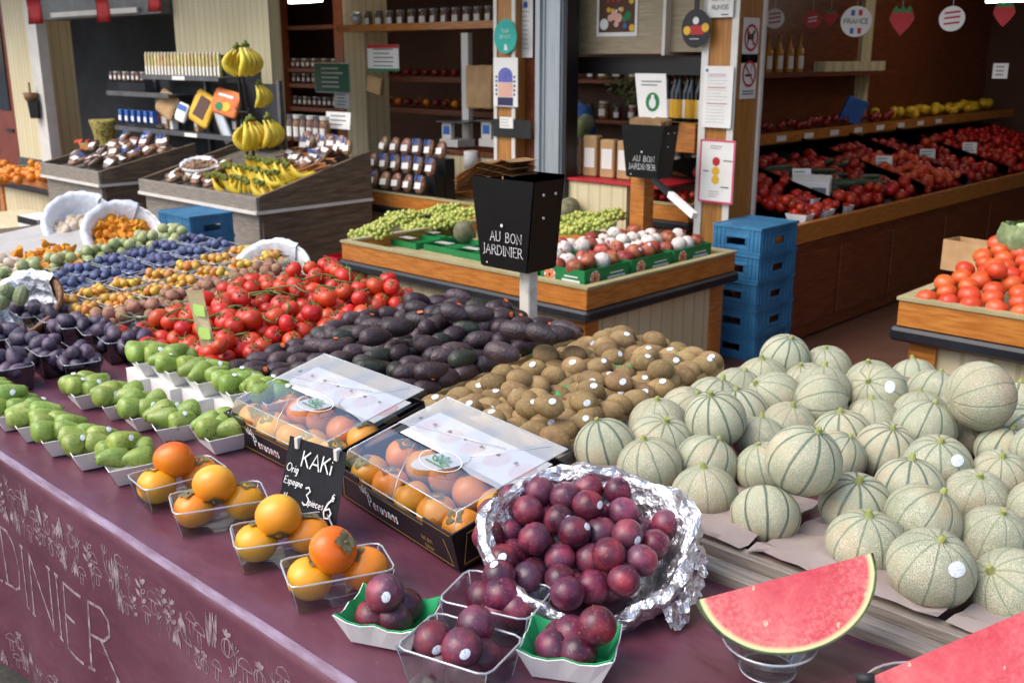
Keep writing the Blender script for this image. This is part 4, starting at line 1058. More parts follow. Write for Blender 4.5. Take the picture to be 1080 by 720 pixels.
plum_pile('the scalloped tray beside the persimmons', [(387, 650, .036, 0), (405, 625, .078, 2), (432, 637, .042, 0), (417, 652, .034, 1)])
tub_at(gtray, 601, 706, R(30), 'scalloped white card tray lined green with plums, in front of the foil basket', 'scalloped green-lined trays')
plum_pile('the scalloped tray in front of the foil basket', [(578, 683, .04, 0), (612, 690, .04, 0), (633, 660, .082, 1), (604, 667, .05, 2), (590, 670, .04, 0)])
tub_at(ppun, 524, 664, R(20), 'clear plastic tub of plums half under the foil basket rim', 'clear plum punnets')
plum_pile('the clear tub half under the foil basket', [(506, 628, .05, 0), (530, 628, .062, 1), (552, 645, .045, 0), (528, 648, .034, 1)])
tub_at(ppun, 486, 718, R(15), 'clear plastic tub of plums at the very front edge', 'clear plum punnets')
plum_pile('the clear tub at the very front', [(453, 674, .066, 2), (487, 684, .066, 2), (503, 657, .07, 1), (462, 700, .034, 0), (514, 693, .038, 0), (489, 712, .03, 0)])

# ------------------------------------------------------------------ foil basket with plums
bc = at(618, 572, .885); tiltB = 24
bas = thing('foil_basket', 'round basket wrapped in crumpled aluminium foil, tipped forward and full of plums', 'basket', bc, (0, 0, 0))
hd = Vector((math.sin(YAW) * 1, -math.cos(YAW), 0))           # towards the viewer
axis = hd.cross(upv).normalized()
mb = Matrix.Rotation(-R(tiltB), 3, axis)
def foilbowl(b, sx=.172, sy=.158):
    prof = [(.0, -.088), (.08, -.086), (.115, -.075), (.14, -.05), (.16, -.02), (.176, .008), (.19, .022), (.203, .016), (.206, .0), (.200, -.02), (.186, -.045), (.165, -.07), (.12, -.092), (.05, -.098)]
    def fn(q, t):
        s = .75 + .25 * math.sin(t * 2); k = 1 + .035 * math.sin(3 * t + 1) + .02 * math.sin(7 * t)
        q = Vector((q.x * k, q.y * k, q.z + (.012 * math.sin(2 * t + .5) + .008 * math.sin(5 * t)) * min(1, max(0, (Vector((q.x, q.y)).length - .1) / .1))))
        n = Vector((noise.noise(q * 30), noise.noise(q * 30 + Vector((9, 0, 0))), noise.noise(q * 30 + Vector((0, 9, 0))))) * .009 + Vector((noise.noise(q * 75), noise.noise(q * 75 + Vector((9, 0, 0))), noise.noise(q * 75 + Vector((0, 9, 0))))) * .005
        return q + n
    fine = []
    for (a, c) in zip(prof, prof[1:]):
        for k in range(3): fine.append((a[0] + (c[0] - a[0]) * k / 3, a[1] + (c[1] - a[1]) * k / 3))
    fine.append(prof[-1])
    lathe(b, fine, 120, 1, (0, 0, 0), fn)
    # ragged skirt of foil hanging off the right rim
    for v in b.verts:
        a = math.atan2(v.co.y, v.co.x); r_ = Vector((v.co.x, v.co.y)).length
        v.co.x *= sx / .195; v.co.y *= sy / .195
rot = mb @ Matrix.Rotation(YAW, 3, 'Z')
b = bmesh.new(); foilbowl(b); bmesh.ops.transform(b, matrix=rot.to_4x4(), verts=b.verts); obj('foil_wrap', b, 'foil', bas)
b = bmesh.new(); random.seed(3)
tri = []
for (ang, l) in ((-.75, .045), (-.45, .035), (-.15, .03)):
    n = 10
    for i in range(n):
        a0 = ang + i * .035; 
    rows_ = []
    for i in range(n + 1):
        a0 = ang - .16 + i * .034; base = Vector((.182 * math.cos(a0), .166 * math.sin(a0), .0))
        rows_.append([b.verts.new(rot @ (base + Vector((.014 * k / 4 * math.cos(a0), .014 * k / 4 * math.sin(a0), 0))) + Vector((0, 0, -l * k / 4 * (1 - abs(i / n - .5)))) + Vector((random.uniform(-1, 1), random.uniform(-1, 1), random.uniform(-1, 1))) * .0045) for k in range(5)])
    for A, B in zip(rows_, rows_[1:]):
        for k in range(4): b.faces.new((A[k], A[k + 1], B[k + 1], B[k]))
obj('foil_flap', b, 'foil', bas)
nB = (rot @ Vector((0, 0, 1))).normalized()
PB = [(650, 115, 1), (750, 95, 1), (822, 98, 1), (528, 160, 0), (600, 160, 1), (698, 168, 1), (755, 145, 2), (858, 155, 1), (800, 165, 0), (935, 190, 1), (530, 225, 1), (590, 222, 0), (655, 235, 2), (742, 220, 2), (820, 207, 1), (872, 215, 2), (935, 242, 1), (548, 275, 1), (605, 272, 0), (700, 287, 1), (798, 260, 2), (880, 290, 2), (632, 318, 1), (545, 325, 2), (705, 320, 1), (755, 300, 1), (825, 335, 2), (700, 360, 2), (765, 345, 1), (660, 200, 0), (640, 275, 0), (670, 285, 0), (560, 130, 0), (690, 110, 1), (900, 225, 0), (600, 330, 0), (730, 385, 0), (850, 240, 0), (790, 130, 0), (780, 360, 0)]
pl = []
for (x, y, l) in PB:
    p = atplane(330 + x / 2.634, 480 + y / 2.634, bc + nB * (-.035 + .026 * l), nB); pl.append([p.x, p.y, p.z, .0285])
relax(pl, 25, .4, .93)
for j, p in enumerate(pl):
    k = 2 if j in (5, 6, 13, 17, 15, 23) else random.choice((0, 1))
    plums[k].put(p[:3], (random.uniform(-.7, .7), random.uniform(-.7, .7), YAW + random.uniform(-.4, .4) if k == 2 else random.random() * 6), random.uniform(.88, .98),
                 'dark red plum with a white sticker in the foil basket' if k == 2 else 'dark red plum without a sticker heaped in the foil basket', 'stickered plums in the foil basket' if k == 2 else 'plums in the foil basket')

# ------------------------------------------------------------------ watermelon wedges
def wedge(a, bq, ang, mat, E1, E2, th, name_label, band=False):
    E1, E2 = Vector(E1), Vector(E2); e = (E2 - E1).normalized(); c = (E1 + E2) / 2
    h = Vector((e.y, -e.x, 0)).normalized()                    # to the viewer
    if h.dot(Vector((math.sin(YAW), -math.cos(YAW), 0))) < 0: h = -h
    up2 = e.cross(h); 
    if up2.z < 0: up2 = -up2
    b = bmesh.new(); NA, NP = 36, 16
    g = lambda x, rho, p: (x, rho * math.cos(p), -rho * math.sin(p))
    # outer skin
    grid = []
    for i in range(NA + 1):
        x = -a * math.cos(PI * i / NA); rho = bq * math.sqrt(max(0, 1 - (x / a) ** 2))
        grid.append([b.verts.new(g(x, rho, R(th + ang * j / NP))) for j in range(NP + 1)])
    for A, B in zip(grid, grid[1:]):
        for j in range(NP):
            try: b.faces.new((A[j], A[j + 1], B[j + 1], B[j]))
            except ValueError: pass
    for p in (R(th), R(th + ang)):
        pre = None
        for i in range(NA + 1):
            x = -a * math.cos(PI * i / NA); rho = bq * math.sqrt(max(0, 1 - (x / a) ** 2))
            cur = [b.verts.new(g(x, rho * k / 8, p)) for k in range(9)]
            if pre:
                for k in range(8): b.faces.new((pre[k], pre[k + 1], cur[k + 1], cur[k]))
            pre = cur
    bmesh.ops.remove_doubles(b, verts=b.verts, dist=.0004)
    o = obj('watermelon_wedge', b, mat)
    o.matrix_world = Matrix.Translation(c) @ Matrix((e, h, up2)).transposed().to_4x4()
    return tag(o, name_label, 'watermelon')
def clear_bowl(p, r, hgt, lab):
    b = bmesh.new(); lathe(b, [(0, 0), (r * .55, .001), (r * .62, .006), (r * .8, hgt * .5), (r, hgt), (r * .985, hgt), (r * .78, hgt * .5), (r * .6, .009), (0, .004)], 28)
    o = obj('clear_dish', b, 'clear', None, True); o.location = p; tag(o, lab, 'dish', None)
    b = bmesh.new(); loop_tube(b, [(r * math.cos(a), r * math.sin(a), hgt) for a in [2 * PI * k / 32 for k in range(32)]], .0018, 6); loop_tube(b, [(r * .6 * math.cos(a), r * .6 * math.sin(a), .004) for a in [2 * PI * k / 32 for k in range(32)]], .0015, 6)
    obj('rim', b, 'clear_rim', o, True)
w1 = wedge(.1345, .105, 78, 'wm1', at(737, 632, .92), at(919, 583, .965), 55, 'pink watermelon wedge on a clear dish, between the plums and the melon crate')
q = (at(737, 632, .92) + at(919, 583, .965)) / 2
clear_bowl((q.x - .01, q.y - .015, ZTB + .003), .066, .05, 'clear plastic dish holding up the pink watermelon wedge')
w2 = wedge(.145, .118, 78, 'wm2', at(906, 719, .88), at(1080, 644, .95), 50, 'deep red watermelon wedge cut off by the lower right corner of the picture')
q = (at(906, 719, .88) + at(1080, 644, .95)) / 2
clear_bowl((q.x, q.y - .01, ZTB + .003), .09, .045, 'clear plastic dish under the deep red watermelon wedge')
b = bmesh.new(); e0 = at(906, 719, .885)
tube(b, [e0 + Vector((-.004, 0, .004)), e0 + Vector((.016, .008, .008))], .008, 8)
o = obj('film_label', b, 'black_print', w2, True); o.matrix_parent_inverse = w2.matrix_world.inverted()

# ================================================================== CRATES ON THE TABLE
def wood_crate(x0, x1, y0, y1, zb, hf, hb, mat, label, boards=1, mat2=None, th=.014, fl='dark_wood', rise=0.):
    t = thing('wooden_crate', label, 'crate', (x0, y0, 0), (0, 0, 0)); W, D = x1 - x0, y1 - y0
    for i in range(boards):
        b = bmesh.new(); z0 = zb + hf * i / boards; z1 = zb + hf * (i + 1) / boards - (.006 if i < boards - 1 else 0)
        bb(b, 0, W, 0, th, z0, z1, .0015); obj('front_board', b, mat, t)
    b = bmesh.new(); bb(b, 0, W, D - th, D, zb + rise, zb + rise + hb, .0015); obj('back_board', b, mat, t)
    for xx in (0, W - th):
        b = bmesh.new(); vs = [(xx, th + .001, zb), (xx, D - th - .001, zb + rise), (xx, D - th - .001, zb + rise + hb), (xx, th + .001, zb + hf)]
        f = b.faces.new([b.verts.new(v) for v in vs]); r = bmesh.ops.extrude_face_region(b, geom=[f]); bmesh.ops.translate(b, verts=[v for v in r['geom'] if isinstance(v, bmesh.types.BMVert)], vec=(th, 0, 0))
        obj('side_board', b, mat2 or mat, t)
    b = bmesh.new(); f = quad(b, (th, th, zb + .004), (W - th, th, zb + .004), (W - th, D - th, zb + rise + .004), (th, D - th, zb + rise + .004)); bmesh.ops.solidify(b, geom=[f], thickness=.006); obj('crate_floor', b, fl, t)
    return t
# melons -----------------------------------------------------------------
MX0, MX1, MY0, MY1 = -1.355, .55, 1.425, 2.50
def zM(y): return .772 + .02 * (y - MY0)
wood_crate(MX0, MX1, MY0, MY1, .765, .062, .10, 'grey_wood', 'wide weathered grey wooden crate heaped with netted melons', 1, 'grey_wood_y', .03)
b = bmesh.new(); bb(b, MX0 - .02, MX1, MY0 - .05, MY0 - .005, ZTB - .02, ZTB + .02, .002); o = obj('wooden_plank', b, 'grey_wood'); tag(o, 'weathered plank lying along the front of the melon crate', 'plank')
MEL = [(248, 75, 54, 1, 0, 1), (255, 120, 54, 0, 0, 0), (130, 140, 54, 0, 0, 0), (373, 95, 54, 0, 0, 0), (382, 135, 60, 0, 0, 0), (497, 120, 54, 0, 0, 0), (245, 165, 60, 0, 0, -1), (125, 180, 60, 0, 0, 0), (123, 225, 67, 1, 0, 1), (262, 215, 58, 0, 0, 0), (385, 180, 60, 1, 0, 2), (405, 230, 60, 0, 0, 0),
       (535, 165, 62, 0, 1, -1), (615, 120, 50, 0, 0, 0), (660, 150, 57, 0, 0, 0), (780, 158, 76, 1, 0, 3), (520, 215, 60, 0, 0, 0), (672, 240, 67, 0, 0, 0), (235, 262, 56, 0, 0, 0), (120, 310, 65, 0, 0, 0), (225, 330, 62, 0, 0, 0), (343, 315, 78, 1, 0, -2), (450, 305, 60, 0, 0, 0), (540, 300, 67, 0, 0, 0),
       (700, 325, 71, 0, 1, 0), (800, 275, 58, 0, 0, 0), (880, 300, 69, 1, 0, 0), (815, 345, 60, 0, 0, 0), (100, 395, 71, 0, 0, 0), (475, 425, 77, 0, 0, 0), (620, 385, 73, 0, 0, 0), (785, 410, 67, 0, 0, 0), (248, 452, 76, 0, 0, 4), (495, 520, 82, 0, 0, 0), (655, 460, 82, 0, 0, 0), (685, 580, 93, 0, 1, 1), (812, 505, 72, 0, 0, 0), (895, 430, 73, 0, 0, 0), (870, 630, 88, 0, 0, -1), (960, 380, 70, 0, 0, 0), (960, 520, 76, 0, 0, 0), (990, 270, 66, 0, 0, 0), (930, 210, 62, 0, 0, 0), (880, 190, 58, 0, 0, 0), (1000, 640, 90, 0, 0, 0), (612, 205, 60, 0, 0, 0), (850, 235, 60, 0, 0, 0), (745, 215, 62, 0, 0, 0), (795, 245, 62, 0, 0, 0), (125, 100, 54, 0, 0, 0), (85, 140, 56, 0, 0, 1), (60, 185, 58, 0, 0, 0),
       (-166, 270, 66, 0, 0, 1), (-30, 213, 62, 0, 0, 0), (-18, 262, 66, 0, 0, 0), (-30, 312, 67, 0, 0, 0)]
ml = []
for (a, c, wpx, up_, st_, pose) in MEL:
    px, py = 700 + a / 2.324, 350 + c / 2.324
    d = ray(px, py); dep = F_PX * .135 / wpx
    zc0 = .845 if not up_ else .90
    p = at(px, py, zc0); p2 = EYEP + d * dep
    zc0 = max(.842, min(.905, .5 * zc0 + .5 * p2.z)) if not up_ else max(.88, min(.95, p2.z))
    p = at(px, py, zc0); dep2 = (p - EYEP).dot(fw); r = wpx * dep2 / F_PX / 2
    r = max(.058, min(.076, r)); ml.append([p.x, p.y, p.z, r, st_, pose, up_])
for it_ in range(6):
    relax(ml, 6, .35, .93)
    for q_ in ml: q_[0] = max(q_[0], MX0 + .02 + q_[3]); q_[1] = max(q_[1], MY0 - .005 + q_[3] * .75)
MELLAB = {15: 'large striped melon with a yellow patch lying on its side, right end of back row', 21: 'large melon with a brownish rough patch, sitting on top in the middle of the heap', 32: 'melon tipped stem-down against the front board, next to the watermelon wedge',
          35: 'striped green melon with a small tag on its stem, in front above the watermelon wedge', 0: 'topmost melon of the back left corner of the heap, stem upward', 12: 'yellowish melon with a white sticker lying on its side at the back of the heap', 24: 'dark-striped melon with white stickers near the right of the heap',
          33: 'round pale melon in the front row directly behind the watermelon wedge', 38: 'melon at the front right end of the heap, half cut off by the picture edge', 52: 'leftmost melon, next to the kiwis and behind the foil basket', 28: 'melon at the front left corner beside the foil basket', 10: 'melon with a smooth greyish netted side turned up, at the back of the heap'}
MELFRONT = (29, 34)
for j, (x, y, z, r, st_, pose, up_) in enumerate(ml):
    k = melons[3] if st_ else melons[random.randrange(3)]
    rz = YAW + random.uniform(-.5, .5) if st_ else random.random() * 6.28
    tx = {0: (random.uniform(-.3, .45), random.uniform(-.3, .3)), 1: (.25, .15), -1: (.5, -.7), 2: (1.4, .9), 3: (.15, 1.45), 4: (2.5, .3), -2: (-.2, -.3)}[pose]
    if pose == 3: rz = YAW
    if pose == 4: rz = YAW; 
    lab = MELLAB.get(j) or ('netted melon in the front row of the crate behind the wedge, not the nearest one' if j in MELFRONT else ('netted melon sitting loose on top of the heap in the crate' if up_ else 'pale netted melon bedded in the bottom layer of the heap in the crate'))
    k.put((x, y, z), (tx[0], tx[1], rz) if pose not in (3, 4) else (Euler((0, 0, YAW)).to_matrix() @ Euler((tx[0], tx[1], .3)).to_matrix()), (r / .0675 * random.uniform(.97, 1.04), r / .0675 * random.uniform(.97, 1.04), r / .0675 * random.uniform(.87, 1.0)), lab, None if j in MELLAB else 'melons in the grey crate')
# tissue sheets between the melons
def sheet(name, pts, mat, lab, cat, h=.012, amp=.006, n=9, grp=None):
    b = bmesh.new(); A, B, C_, D_ = [Vector(p) for p in pts]; g = []
    for i in range(n + 1):
        u = i / n; g.append([b.verts.new(A.lerp(B, u).lerp(D_.lerp(C_, u), j / n) + Vector((0, 0, h + amp * noise.noise((i * .7 + pts[0][0] * 9, j * .7, 1)) + amp * .6 * noise.noise((i * 2.1, j * 2.3, 5))))) for j in range(n + 1)])
    for P_, Q_ in zip(g, g[1:]):
        for j in range(n): b.faces.new((P_[j], P_[j + 1], Q_[j + 1], Q_[j]))
    bmesh.ops.solidify(b, geom=b.faces[:], thickness=.0008)
    o = obj(name, b, mat, None, True); return tag(o, lab, cat, grp)
for i, (xa, xb) in enumerate(((-1.30, -.82), (-.81, -.48), (-.47, -.1), (-.09, .4))):
    w_ = ['nearest the foil basket', 'beside the stem-down melon', 'behind the watermelon wedge', 'at the right picture edge'][i]
    sheet('tissue_sheet', [(xa, MY0 + .012, .832), (xb, MY0 + .006, .832), (xb - .02, MY0 + .34, .80), (xa + .01, MY0 + .34, .80)], 'pinkpaper', 'pinkish grey tissue sheet poking out under the melons, ' + w_, 'paper', .006, .016, 10, 'tissue sheets under the melons')

# kiwis ------------------------------------------------------------------
KX0, KX1, KY0, KY1 = -1.735, -1.350, 1.40, 2.22
def zK(y): return .815 + .055 * (y - KY0) / .8
kc = wood_crate(KX0, KX1, KY0, KY1, .80, .030, .030, 'pale_wood', 'pale wooden crate of kiwis with green tissue strips', 1, 'pale_wood', .01, 'greenpaper', .055)
b = bmesh.new()
for (u0, v0, u1, v1, hh) in ((.01, .10, .16, .06, .036), (.14, .26, .27, .20, .05), (.25, .30, .19, .44, .05), (.17, .50, .33, .66, .052), (.02, .30, .06, .42, .042), (.24, .58, .31, .74, .05), (.06, .55, .12, .64, .048), (.10, .02, .25, .02, .034), (.01, .5, .02, .72, .04), (.28, .1, .31, .3, .044)):
    n = 6; pre = None
    for k in range(n + 1):
        f = k / n; x = u0 + (u1 - u0) * f + .008 * math.sin(k * 2); y = v0 + (v1 - v0) * f; zz_ = zK(KY0 + y) + hh
        cur = [b.verts.new((x + dx, y + dy, zz_ + dz + .006 * noise.noise((x * 60, y * 60, k)))) for dx, dy, dz in ((-.014, -.004, -.022), (0, 0, 0), (.013, .005, -.014))]
        if pre:
            for q_ in range(2): b.faces.new((pre[q_], pre[q_ + 1], cur[q_ + 1], cur[q_]))
        pre = cur
obj('green_tissue', b, 'greenpaper', kc, True)
random.seed(11)
kl = []
for i in range(9):
    for j in range(17):
        kl.append([KX0 + .030 + i * .0545 + (j % 2) * .012 + random.uniform(-.006, .006), KY0 + .020 + j * .0485 + random.uniform(-.005, .005), 0, .027, i, j])
relax(kl, 15, .4, .95)
for x, y, z, r, i, j in kl:
    if x > KX1 - .005 or y > KY1 - .01: continue
    k = random.choices((0, 1, 2), (4, 3, 3))[0]
    wh = 'in the front rows of the pale crate' if j < 3 else ('in the back rows of the pale crate' if j > 12 else 'in the middle of the pale crate')
    kiwis[k].put((x, y, zK(y) + .024 + random.uniform(-.002, .008)), (random.uniform(-.5, .5), random.uniform(-.25, .25), random.gauss(.6, .28) + (PI if random.random() < .0 else 0)), random.uniform(1.04, 1.18), ('stickered kiwi ' if k == 2 else 'plain brown kiwi ') + wh, ('stickered kiwis ' if k == 2 else 'kiwis ') + wh)
for i in range(34):
    x, y = random.uniform(KX0 + .04, KX1 - .03), random.uniform(KY0 + .05, KY1 - .05)
    kiwis[random.choice((0, 1, 2, 2))].put((x, y, zK(y) + .058), (random.uniform(-.5, .5), random.uniform(-.25, .25), random.gauss(.6, .3)), random.uniform(1.02, 1.15), 'kiwi lying in the upper layer on the other kiwis', 'kiwis in the upper layer')
for (px, py) in ((579, 428), (548, 400)):
    p = at(px, py, .915); kiwis[random.choice((0, 1, 2))].put(p, (random.uniform(-.5, .5), .2, random.uniform(.1, 1.2)), 1.08, 'kiwi sitting loose on top of the other kiwis', 'kiwis on top of the crate')

# avocados ----------------------------------------------------------------
AX0, AX1, AY0, AY1 = -2.34, -1.755, 1.27, 2.14
def zA(y): return .82 + .07 * (y - AY0) / .87
wood_crate(AX0, AX1, AY0, AY1, .795, .05, .05, 'pale_wood', 'pale wooden crate under the dark avocados', 1, 'pale_wood', .01, 'dark_wood', .06)
random.seed(5)
al = []
for i in range(11):
    for j in range(13):
        al.append([AX0 + .03 + i * .0535 + random.uniform(-.006, .006), AY0 + .04 + j * .066 + (i % 2) * .03 + random.uniform(-.008, .008), 0, .028, j])
relax(al, 10, .3, .9)
def avput(x, y, z, wh, rz, big=1):
    k = random.choices((0, 1, 2), (6, 2, 1.4))[0]
    avos[k].put((x, y, z), (random.uniform(-.8, .8), random.uniform(-.15, .2), rz), random.uniform(.9, 1.06) * big, ('stickered dark avocado ' if k == 2 else 'plain dark avocado ') + wh, ('stickered avocados ' if k == 2 else 'avocados ') + wh)
for x, y, z, r, j in al:
    if y > AY1 - .02: continue
    wh = 'in the front of the bed behind the persimmon boxes' if j < 3 else ('at the back of the bed' if j > 9 else 'in the middle of the bed')
    avput(x, y, zA(y) + .03 + random.uniform(-.003, .006), wh, PI / 2 - .25 + random.gauss(0, .25))
for i in range(70):
    x, y = random.uniform(AX0 + .04, AX1 - .03), random.uniform(AY0 + .25, AY1 - .05)
    avput(x, y, zA(y) + .060 + random.uniform(-.003, .008), 'lying on top of the heap', PI / 2 - .2 + random.gauss(0, .45), 1.02)
for (px, py) in ((590, 352), (572, 352), (505, 330), (545, 348), (530, 372), (480, 330), (597, 348), (420, 345), (396, 355)): p = at(px, py, .975); avput(p.x, p.y, p.z, 'lying on top of the heap', random.uniform(.2, 1.4), 1.05)

# tomatoes on the vine ------------------------------------------------------
VX0, VX1, VY0, VY1 = -2.92, -2.35, 1.30, 2.10
def zV(y): return .815 + .08 * (y - VY0) / .8
wood_crate(VX0, VX1, VY0, VY1, .795, .03, .05, 'pale_wood', 'pale wooden crate under the red tomatoes on the vine', 1, 'pale_wood', .01, 'dark_wood', .07)
random.seed(21); tn = 0; tl = []
for i in range(10):
    for j in range(12): tl.append([VX0 + .04 + i * .064 + (j % 2) * .03 + random.uniform(-.008, .008), VY0 + .03 + j * .065 + random.uniform(-.008, .008), 0, .033])
relax(tl, 15, .4, .96)
for i in range(52): tl.append([random.uniform(VX0 + .05, VX1 - .04), random.uniform(VY0 + .08, VY1 - .03), .042, .033])
relax(tl, 8, .3, .9)
for x, y, dz, r in tl:
    if y > VY1 + .02 or x > VX1: continue
    wh = 'lying on top of the vine tomato heap' if dz else 'in the lower layer of the vine tomato heap'
    random.choice(toms).put((x, y, zV(y) + .034 + dz + random.uniform(-.003, .006)), (random.uniform(-.9, .7), random.uniform(-.7, .7), random.random() * 6.28), random.uniform(.7, .92), 'red vine tomato ' + wh, 'tomatoes ' + wh)
for i in range(16):
    x, y = random.uniform(VX0 + .08, VX1 - .08), random.uniform(VY0 + .08, VY1 - .08); b = bmesh.new(); a = random.random() * 6.28
    pts = [(x + math.cos(a) * t + .01 * math.sin(t * 40), y + math.sin(a) * t + .008 * math.cos(t * 50), zV(y) + .088 + .012 * math.sin(t * 25 + i)) for t in [k * .022 - .07 for k in range(8)]]
    tube(b, pts, .0028, 6)
    for q_ in pts[1::2]: tube(b, [q_, (q_[0] + random.uniform(-.02, .02), q_[1] + random.uniform(-.02, .02), q_[2] - .012)], .0017, 5)
    o = obj('tomato_stalk', b, 'vine_green', None, True); tag(o, 'green stalk lying among the vine tomatoes', 'stalk', 'stalks among the vine tomatoes')
# wooden price stake with green blotches
ps = thing('price_stake', 'flat bamboo-coloured price stake with two green blotches, stuck upright between tomatoes and pears', 'price stake')
p0, p1 = at(222, 376, .86), None
d0 = (at(222, 376, .86)); top_ = EYEP + ray(205, 306) * ((d0 - EYEP).dot(fw) / 1.0)
xdv = rt; ydv = (top_ - d0); hh = ydv.length; ydv.normalize(); nv = xdv.cross(ydv)
b = bmesh.new(); pr = [(-.018, 0), (.004, -.02), (.020, 0), (.022, hh), (-.024, hh)]
f = b.faces.new([b.verts.new(d0 + xdv * u + ydv * v) for u, v in pr]); bmesh.ops.solidify(b, geom=[f], thickness=.004); ps.location = d0
M['bamboo'] = basic('bamboo_coloured_wood', '#c9b98a', '#d8caa0', 5, .6, stretch=(1, 1, 8)); under(obj('stake', b, 'bamboo'), ps)
M['lime'] = basic('lime_green_paint', '#a9cf5a', '#b9da72', 20, .6)
b = bmesh.new(); fmp = lambda u, v, h: d0 + xdv * u + ydv * v + nv * (.0012 + h) - (nv * 0)
for v0 in (.05, .115):
    flat(b, lambda u, v, h: d0 + xdv * u + ydv * v + nv * (.006 if nv.dot(fw) < 0 else -.006), [(-.012, v0), (.014, v0 - .004), (.017, v0 + .028), (-.010, v0 + .034), (-.016, v0 + .015)])
under(obj('green_blotch', b, 'lime'), ps)

# bag dispenser on its post ---------------------------------------------------
def dispenser(c, W, D, Hh, lab, npap):
    t = thing('bag_dispenser', lab, 'bag dispenser', c)
    b = bmesh.new(); e = .004
    fr = [(-W * .36, -D / 2, 0), (W * .38, -D / 2, 0), (W / 2, -D / 2 - .004, Hh), (-W / 2, -D / 2 - .004, Hh)]
    def slab(p, thv):
        f = b.faces.new([b.verts.new(v) for v in p]); bmesh.ops.solidify(b, geom=[f], thickness=thv)
    slab(fr, .004)
    slab([(W * .38, -D / 2 + .005, 0), (W * .38, D / 2 - .005, 0), (W / 2, D / 2 - .005, Hh), (W / 2, -D / 2 + .002, Hh)], .004)
    slab([(-W * .36, -D / 2 + .005, 0), (-W * .36, D / 2 - .005, 0), (-W / 2, D / 2 - .005, Hh), (-W / 2, -D / 2 + .002, Hh)], .004)
    slab([(-W * .36, D / 2, 0), (W * .38, D / 2, 0), (W / 2, D / 2, Hh + .012), (-W / 2, D / 2, Hh + .012)], .004)
    bb(b, -W * .355, W * .375, -D / 2 + .005, D / 2 - .006, -.004, .002)
    obj('box', b, 'black_metal', t)
    b = bmesh.new(); fmd = planemap((-W * .25, -D / 2 - .001, 0), (1, 0, 0), (0, -.004 / Hh, 1))
    for txt, x, y, hh in (('AU BON', .0 + .02, Hh * .31, Hh * .105), ('JARDINIER', -.012, Hh * .155, Hh * .105)):
        st, wd = letters(txt, hh, .26, True, 0, 0, .75); k = (W * .50 if txt == 'AU BON' else W * .64) / wd
        draw(b, [[(x + u * k, y + v) for u, v in p] for p in st], hh * .07, lambda u, v, h: fmd(u, v, h + .004))
    flat(b, lambda u, v, h: fmd(u, v, .005), circ(W * .27, Hh * .49, Hh * .02, 6)); flat(b, lambda u, v, h: fmd(u, v, .005), circ(W * .02, Hh * .05, Hh * .012, 6))
    obj('lettering', b, 'chalk', t)
    b = bmesh.new()
    for (yy, zz_) in ((-D * .2, Hh * .85), (D * .2, Hh * .85), (-D * .2, Hh * .6)): disc(b, (W * .5 - .001, yy, zz_), .004, (1, 0, 0), 8, .003)
    obj('rivet', b, 'white_metal', t)
    bpy.context.view_layer.update()
    for i in range(npap):
        b = bmesh.new(); sx, sy = W * random.uniform(.7, .8), D * .1; y0_ = -D * .3 + i * D * .6 / max(1, npap); tl_ = random.uniform(-.1, .35)
        for k in range(2):
            n = 8; z_ = Hh * (1.02 + .03 * i / npap); pre = None
            for q_ in range(n + 1):
                u = (q_ / n - .5) * sx * 1.05; cur = [b.verts.new((u - W * .05, y0_ + k * .006 + .006 * math.sin(q_ * 1.3 + i) + s_ * .02, z_ - .14 + (.16 + random.uniform(-.008, .008)) * s_)) for s_ in (0, .5, 1)]
                if pre:
                    for w_ in range(2): b.faces.new((pre[w_], pre[w_ + 1], cur[w_ + 1], cur[w_]))
                pre = cur
        bmesh.ops.solidify(b, geom=b.faces[:], thickness=.001)
        o = obj('paper_bag', b, 'kraft', None); o.location = c; tag(o, 'brown paper bag standing in the ' + lab.split(',')[0], 'paper bag', 'bags in the ' + lab.split(',')[0])
    return t
dc = EYEP + ray(530, 283) * 3.02
DI = (dc.x, dc.y + .065, dc.z)
dispenser(Vector(DI), .25, .13, .262, 'larger black bag dispenser on the white post, lettered AU BON JARDINIER', 0)
# bundle of brown bags lying over the dispenser's left top
for i in range(14):
    b = bmesh.new(); n = 10; pre = None; k = i
    for q_ in range(n + 1):
        u = -.21 + .24 * q_ / n; dr = -.06 * max(0, (-.09 - u) / .12) ** 1.5
        cur = [b.verts.new((u + random.uniform(-.002, .002) + .005 * math.sin(i * 2), v, (.262 + i * .0032) + dr + .004 * math.sin(q_ * 1.7 + i) + .012 * math.sin(max(0, u + .07) * 12))) for v in (-.055 + .006 * math.sin(i * 3.1), -.01, .05 + .006 * math.cos(i * 2.3))]
        if pre:
            for w_ in range(2): b.faces.new((pre[w_], pre[w_ + 1], cur[w_ + 1], cur[w_]))
        pre = cur
    bmesh.ops.solidify(b, geom=b.faces[:], thickness=.0012)
    o = obj('paper_bag', b, 'kraft', None, False); o.location = DI; tag(o, 'flat brown paper bag in the bundle lying on top of the larger black dispenser', 'paper bag', 'bags on the larger dispenser')
b = bmesh.new(); bb(b, .015, .056, -.01, .03, -.28, -.006, .003); o = obj('post', b, 'white_paint'); o.location = (DI[0], DI[1], DI[2]); tag(o, 'square post with flaking white paint carrying the larger black bag dispenser', 'post')
